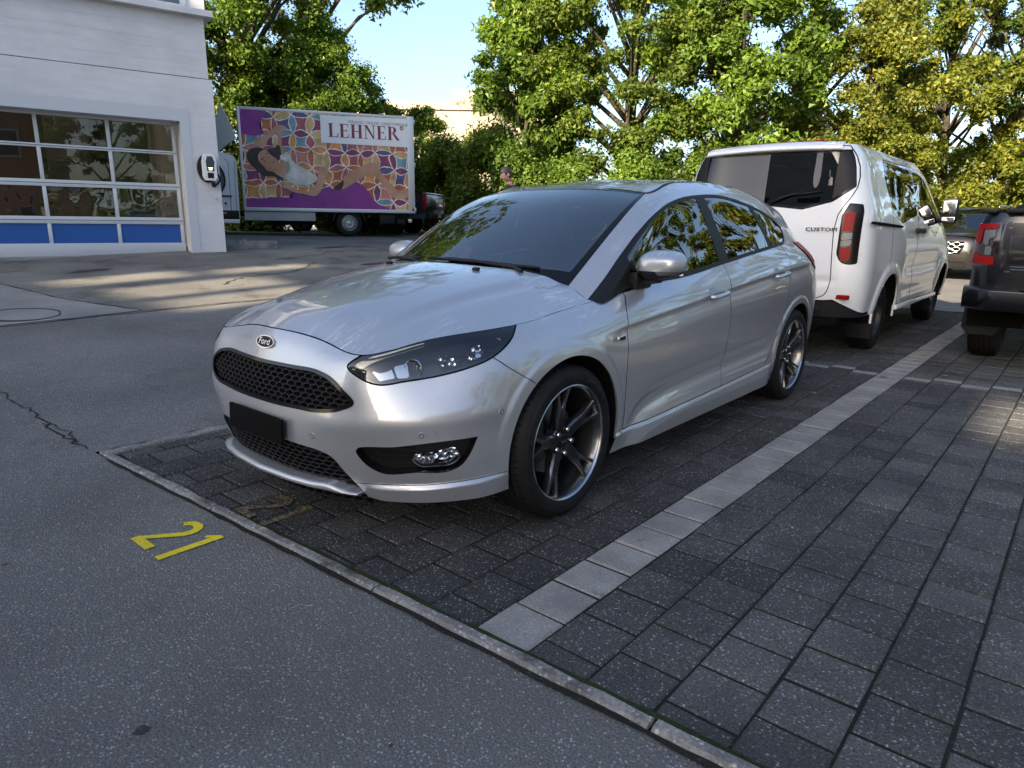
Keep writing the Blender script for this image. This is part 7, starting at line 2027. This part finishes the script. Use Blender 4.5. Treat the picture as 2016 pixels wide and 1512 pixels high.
# middle and right
T('ash_tree', 'slender bright ash tree left of the big oaks', 1030, 21.0, 7.9, 1.45, 22000, leaf_b, 7, base=.20, size=.15, clumps=54, aspect=2.6, droop=.5, cl=(.35, .65), taper=.9)
T('ash_tree', 'second bright ash close behind the slender one', 1075, 23, 9.5, 1.5, 16000, leaf_b, 8, base=.25, size=.15, clumps=40, aspect=2.6, droop=.5, cl=(.35, .65))
T('oak_tree', 'big dense oak in the middle with crown above the frame', 1215, 21.5, 12.0, 3.3, 60000, leaf_a, 9, base=.09, size=.145, clumps=130, trunk_r=.24, limbs=18)
T('oak_tree', 'bright green tree between the oak and the van roof', 1400, 19.5, 9.8, 2.1, 36000, leaf_b, 10, base=.12, size=.15, clumps=80, trunk_r=.16, aspect=2.1, droop=.3)
T('oak_tree', 'tall dark oak behind the van roof', 1530, 24, 11.6, 2.9, 36000, leaf_d, 11, base=.12, size=.15, clumps=90, trunk_r=.24)
T('alder_tree', 'lighter thin-leaved tree right of the dark oak, sky showing through', 1640, 21, 7.2, 2.2, 26000, leaf_e, 12, base=.14, size=.14, clumps=60, limbs=10)
T('alder_tree', 'tree with arching branches at the gap of sky on the right', 1800, 24, 10.2, 2.7, 24000, leaf_d, 13, base=.30, size=.15, clumps=60, trunk_r=.18, limbs=20, lean=(.6, -.4))
T('robinia_tree', 'yellow-green robinia filling the right side above the pickup', 1905, 22.5, 10.6, 3.4, 56000, leaf_c, 14, base=.10, size=.15, clumps=110, aspect=2.3, droop=.5, cl=(.35, .75), trunk_r=.16)
T('robinia_tree', 'second yellowing robinia at the right edge of the picture', 2065, 21.5, 12.0, 3.4, 46000, leaf_c, 15, base=.08, size=.15, clumps=90, aspect=2.3, droop=.5)
T('ochre_tree', 'small ochre-leaved tree above the van roof', 1660, 20.5, 4.9, 1.4, 14000, leaf_c, 16, base=.25, size=.12, clumps=34, cl=(.3, .55))
hedge('bush_row', 'dense sunlit bushes between the truck and the ash', at(905, 24)[:2], at(1010, 19.5)[:2], 3.6, 2.2, 34000, leaf_a, 21)
hedge('bush_row', 'low bushes behind the hatchback roof', at(990, 18.5)[:2], at(1260, 18)[:2], 2.7, 1.8, 30000, leaf_b, 22)
hedge('bush_row', 'dark bushes left of the van roof', at(1240, 18.5)[:2], at(1480, 19)[:2], 3.0, 1.8, 26000, leaf_d, 23)
hedge('bush_row', 'bushes behind the van cab', at(1470, 20)[:2], at(1800, 20.5)[:2], 3.6, 2.0, 26000, leaf_e, 24)
hedge('bush_row', 'yellow-green bushes above the dark estate car', at(1780, 23.5)[:2], at(2060, 22)[:2], 3.2, 1.8, 26000, leaf_c, 25)
hedge('bush_row', 'bushes at the back of the truck bay', at(380, 22.5)[:2], at(840, 23.5)[:2], 2.6, 1.6, 34000, leaf_d, 26)
T('shrub_tree', 'leafy shrub in the gap between truck and ash, in front of the cream building', 842, 26.5, 4.3, 1.3, 14000, leaf_b, 61, base=.08, size=.13, clumps=40, limbs=5)
hedge('bush_row', 'bushes behind the far pickup tail', at(800, 25)[:2], at(930, 25)[:2], 3.0, 1.4, 13000, leaf_a, 62)
hedge('ground_cover', 'low dark plants under the trees behind the truck wheels', at(380, 21.3)[:2], at(800, 21.3)[:2], .95, .9, 12000, leaf_d, 27)
# overhanging branch at the top of the picture
def branch():
    rg = np.random.default_rng(31); root = empty('hanging_branch', at(760, 17)); tag(root, 'leafy branch hanging into the sky at the top edge', 'branch')
    f2 = Vector((rgt.x, rgt.y, 0)); P = [f2*-2.6+Vector((0, 0, 6.95)), f2*-1.2+Vector((0, 0, 6.50)), f2*-.2+Vector((0, 0, 6.40)), f2*.55+Vector((0, 0, 6.15)), f2*.95+Vector((0, 0, 5.85))]
    V, F = tube_data(catmull(np.array([tuple(p_) for p_ in P]), 4, False), [.05-.0026*k for k in range(17)], 6)
    cen = []; rd = []
    for t in np.linspace(0, 1, 26):
        k = min(3, int(t*4)); p_ = P[k].lerp(P[k+1], t*4-k); cen.append((p_.x+rg.uniform(-.2, .2), p_.y+rg.uniform(-.2, .2), p_.z-.05+rg.uniform(-.2, .15)*(1.3-t*.5))); rd.append(rg.uniform(.14, .30))
    pyobj('limb', V, F, bark, root, True); Vl, Fl = leaf_cloud(rg, np.array(cen), np.array(rd), 2600, .13, .8, .2, 1.7, .2); quadmesh('leaves', Vl, Fl, leaf_d, root)
branch()
T('poplar_tree', 'tall tree behind the truck, its crown above the picture', 660, 29, 19, 4.2, 9000, leaf_a, 51, base=.42, size=.26, clumps=60, trunk_r=.3)
# trees beside and behind the camera (seen in the paint and the glass)
for k, (x, y, h, r_, m_) in enumerate(((-18.5, 6.5, 10.5, 3.0, leaf_e), (-17.0, 10.0, 11.0, 3.2, leaf_a), (-14.0, 13.5, 10.0, 3.2, leaf_e), (-9.0, 16.0, 9.5, 3.0, leaf_a), (-2.0, 17.0, 9.0, 3.0, leaf_d), (3.0, 18.5, 9.5, 3.0, leaf_a))):
    tree('roadside_tree', ['tree right of the view mirrored in the rear door glass', 'big tree right of the view mirrored in the front door glass', 'tree beside the camera mirrored in the door paint', 'far tree on the right beyond the pickup', 'tree behind the camera by the orange house', 'tree behind the camera mirrored in the workshop door'][k], (x, y, 0), h, r_, 11000, m_, 40+k, base=.05, size=.26, clumps=60, group='trees on the right of the yard')
# ---------------------------------------------------------------- person behind the car
def build_person():
    p_ = at(1002, 11.3); root = empty('person', (p_[0], p_[1], gz(p_[0], p_[1])), math.atan2(-rgt.y, -rgt.x)+.35); tag(root, 'person in a dark t-shirt with short dark hair, head bowed, behind the hatchback', 'person')
    H = 1.76
    # skeleton (x forward, y left, z up) and radii
    J = {'pel': (0, 0, .95, .135), 'sp': (0, 0, 1.15, .125), 'ch': (.0, 0, 1.34, .145), 'nk': (.02, 0, 1.49, .06), 'nk2': (.045, 0, 1.545, .055),
         'sl': (0, .17, 1.42, .075), 'el': (.03, .23, 1.14, .048), 'wl': (.16, .19, .93, .034), 'sr': (0, -.17, 1.42, .075), 'er': (.03, -.23, 1.14, .048), 'wr': (.16, -.19, .93, .034),
         'hl': (0, .10, .90, .10), 'kl': (.02, .11, .50, .065), 'al': (0, .11, .09, .045), 'fl': (.14, .12, .045, .040), 'hr': (0, -.10, .90, .10), 'kr': (.02, -.11, .50, .065), 'ar': (0, -.11, .09, .045), 'fr': (.14, -.12, .045, .040)}
    E = [('pel', 'sp'), ('sp', 'ch'), ('ch', 'nk'), ('nk', 'nk2'), ('ch', 'sl'), ('sl', 'el'), ('el', 'wl'), ('ch', 'sr'), ('sr', 'er'), ('er', 'wr'), ('pel', 'hl'), ('hl', 'kl'), ('kl', 'al'), ('al', 'fl'), ('pel', 'hr'), ('hr', 'kr'), ('kr', 'ar'), ('ar', 'fr')]
    for s in ('l', 'r'):
        sy = 1 if s == 'l' else -1; w0 = J['w'+s]; J['p'+s] = (w0[0]+.07, w0[1]-sy*.01, w0[2]-.05, .030); E.append(('w'+s, 'p'+s))
        for k, (a, ln) in enumerate(((-.028, .075), (-.010, .085), (.010, .08), (.027, .062))):
            J['f%s%d' % (s, k)] = (w0[0]+.10, w0[1]+a, w0[2]-.075, .009); J['g%s%d' % (s, k)] = (w0[0]+.10+ln*.7, w0[1]+a, w0[2]-.10-ln*.4, .008); E += [('p'+s, 'f%s%d' % (s, k)), ('f%s%d' % (s, k), 'g%s%d' % (s, k))]
        J['t'+s] = (w0[0]+.07, w0[1]-sy*.05, w0[2]-.06, .010); E.append(('p'+s, 't'+s))
    keys = list(J); me = bpy.data.meshes.new('body'); me.from_pydata([J[k][:3] for k in keys], [(keys.index(a), keys.index(b)) for a, b in E], [])
    o = link('body', me, None, root); md = o.modifiers.new('skin', 'SKIN'); md.use_smooth_shade = True
    for i, k in enumerate(keys): me.skin_vertices[0].data[i].radius = (J[k][3], J[k][3])
    me.skin_vertices[0].data[keys.index('pel')].use_root = True
    sb = o.modifiers.new('sub', 'SUBSURF'); sb.levels = sb.render_levels = 2
    dg = bpy.context.evaluated_depsgraph_get(); bm_ = bpy.data.meshes.new_from_object(o.evaluated_get(dg)); o.modifiers.clear(); o.data = bm_
    skin = pmat('skin', (.48, .28, .20), .55); shirt = softcol('dark_shirt', (.018, .018, .020), (.030, .030, .033)); jeans = softcol('jeans', (.03, .04, .07), (.05, .06, .10))
    shoe = pmat('shoes', (.03, .03, .03), .6)
    bm_.materials.clear()
    for m_ in (skin, shirt, jeans, shoe): bm_.materials.append(m_)
    for f in bm_.polygons:
        c = f.center
        f.material_index = 3 if c.z < .10 else 2 if c.z < .98 and abs(c.y) < .19 and c.x < .12 and not (c.z > .80 and abs(c.y) > .155) else 1 if (c.z > .96 and c.z < 1.485 and not (abs(c.y) > .17 and c.z < 1.22)) else 0
        f.use_smooth = True
    # head: shaped sphere, bowed
    def headmesh(name, sc, mat_, cut=None, n=28):
        bm = bmesh.new(); bmesh.ops.create_uvsphere(bm, u_segments=n, v_segments=n//2+4, radius=1)
        for v in bm.verts:
            x, y, z = v.co
            X = x*.098*sc; Y = y*.076*sc*(1-.10*max(0, -z)); Z = z*.118*sc
            if x > 0 and z < -.15: X *= 1-.22*(-z-.15)
            if x > .82 and -.35 < z < .10: X += .022*math.exp(-((y)/.16)**2)*math.exp(-((z+.12)/.16)**2)
            v.co = (X, Y, Z)
        if cut:
            dl = [f for f in bm.faces if cut(f.calc_center_median())]; bmesh.ops.delete(bm, geom=dl, context='FACES')
        h_ = bmobj(name, bm, mat_, root, True); h_.location = (.085, 0, 1.645); h_.rotation_euler = (0, R(24), 0); return h_
    hd = headmesh('head', 1.0, skin)
    hr = headmesh('hair', 1.09, softcol('dark_hair', (.014, .010, .008), (.035, .026, .020), 30), lambda c: (c.x > .038 and c.z < .048) or c.z < -.055 or (c.x > -.01 and c.z < .0 and abs(c.y) > .03))
    for sy in (1, -1):
        bm = bmesh.new(); bmesh.ops.create_uvsphere(bm, u_segments=10, v_segments=8, radius=1); bmesh.ops.scale(bm, vec=(.020, .008, .030), verts=bm.verts); bmesh.ops.translate(bm, vec=(-.005, sy*.077, -.01), verts=bm.verts); bmobj('ear', bm, skin, hd, True)
        bm = bmesh.new(); bmesh.ops.create_uvsphere(bm, u_segments=8, v_segments=6, radius=.009); bmesh.ops.translate(bm, vec=(.084, sy*.030, .004), verts=bm.verts); bmobj('eye', bm, pmat('eye_%d' % sy, (.03, .02, .02), .2), hd, True)
    box('mouth', (.080, 0, -.062), (.012, .040, .007), pmat('lips', (.35, .14, .12), .5), hd, .002)
build_person()
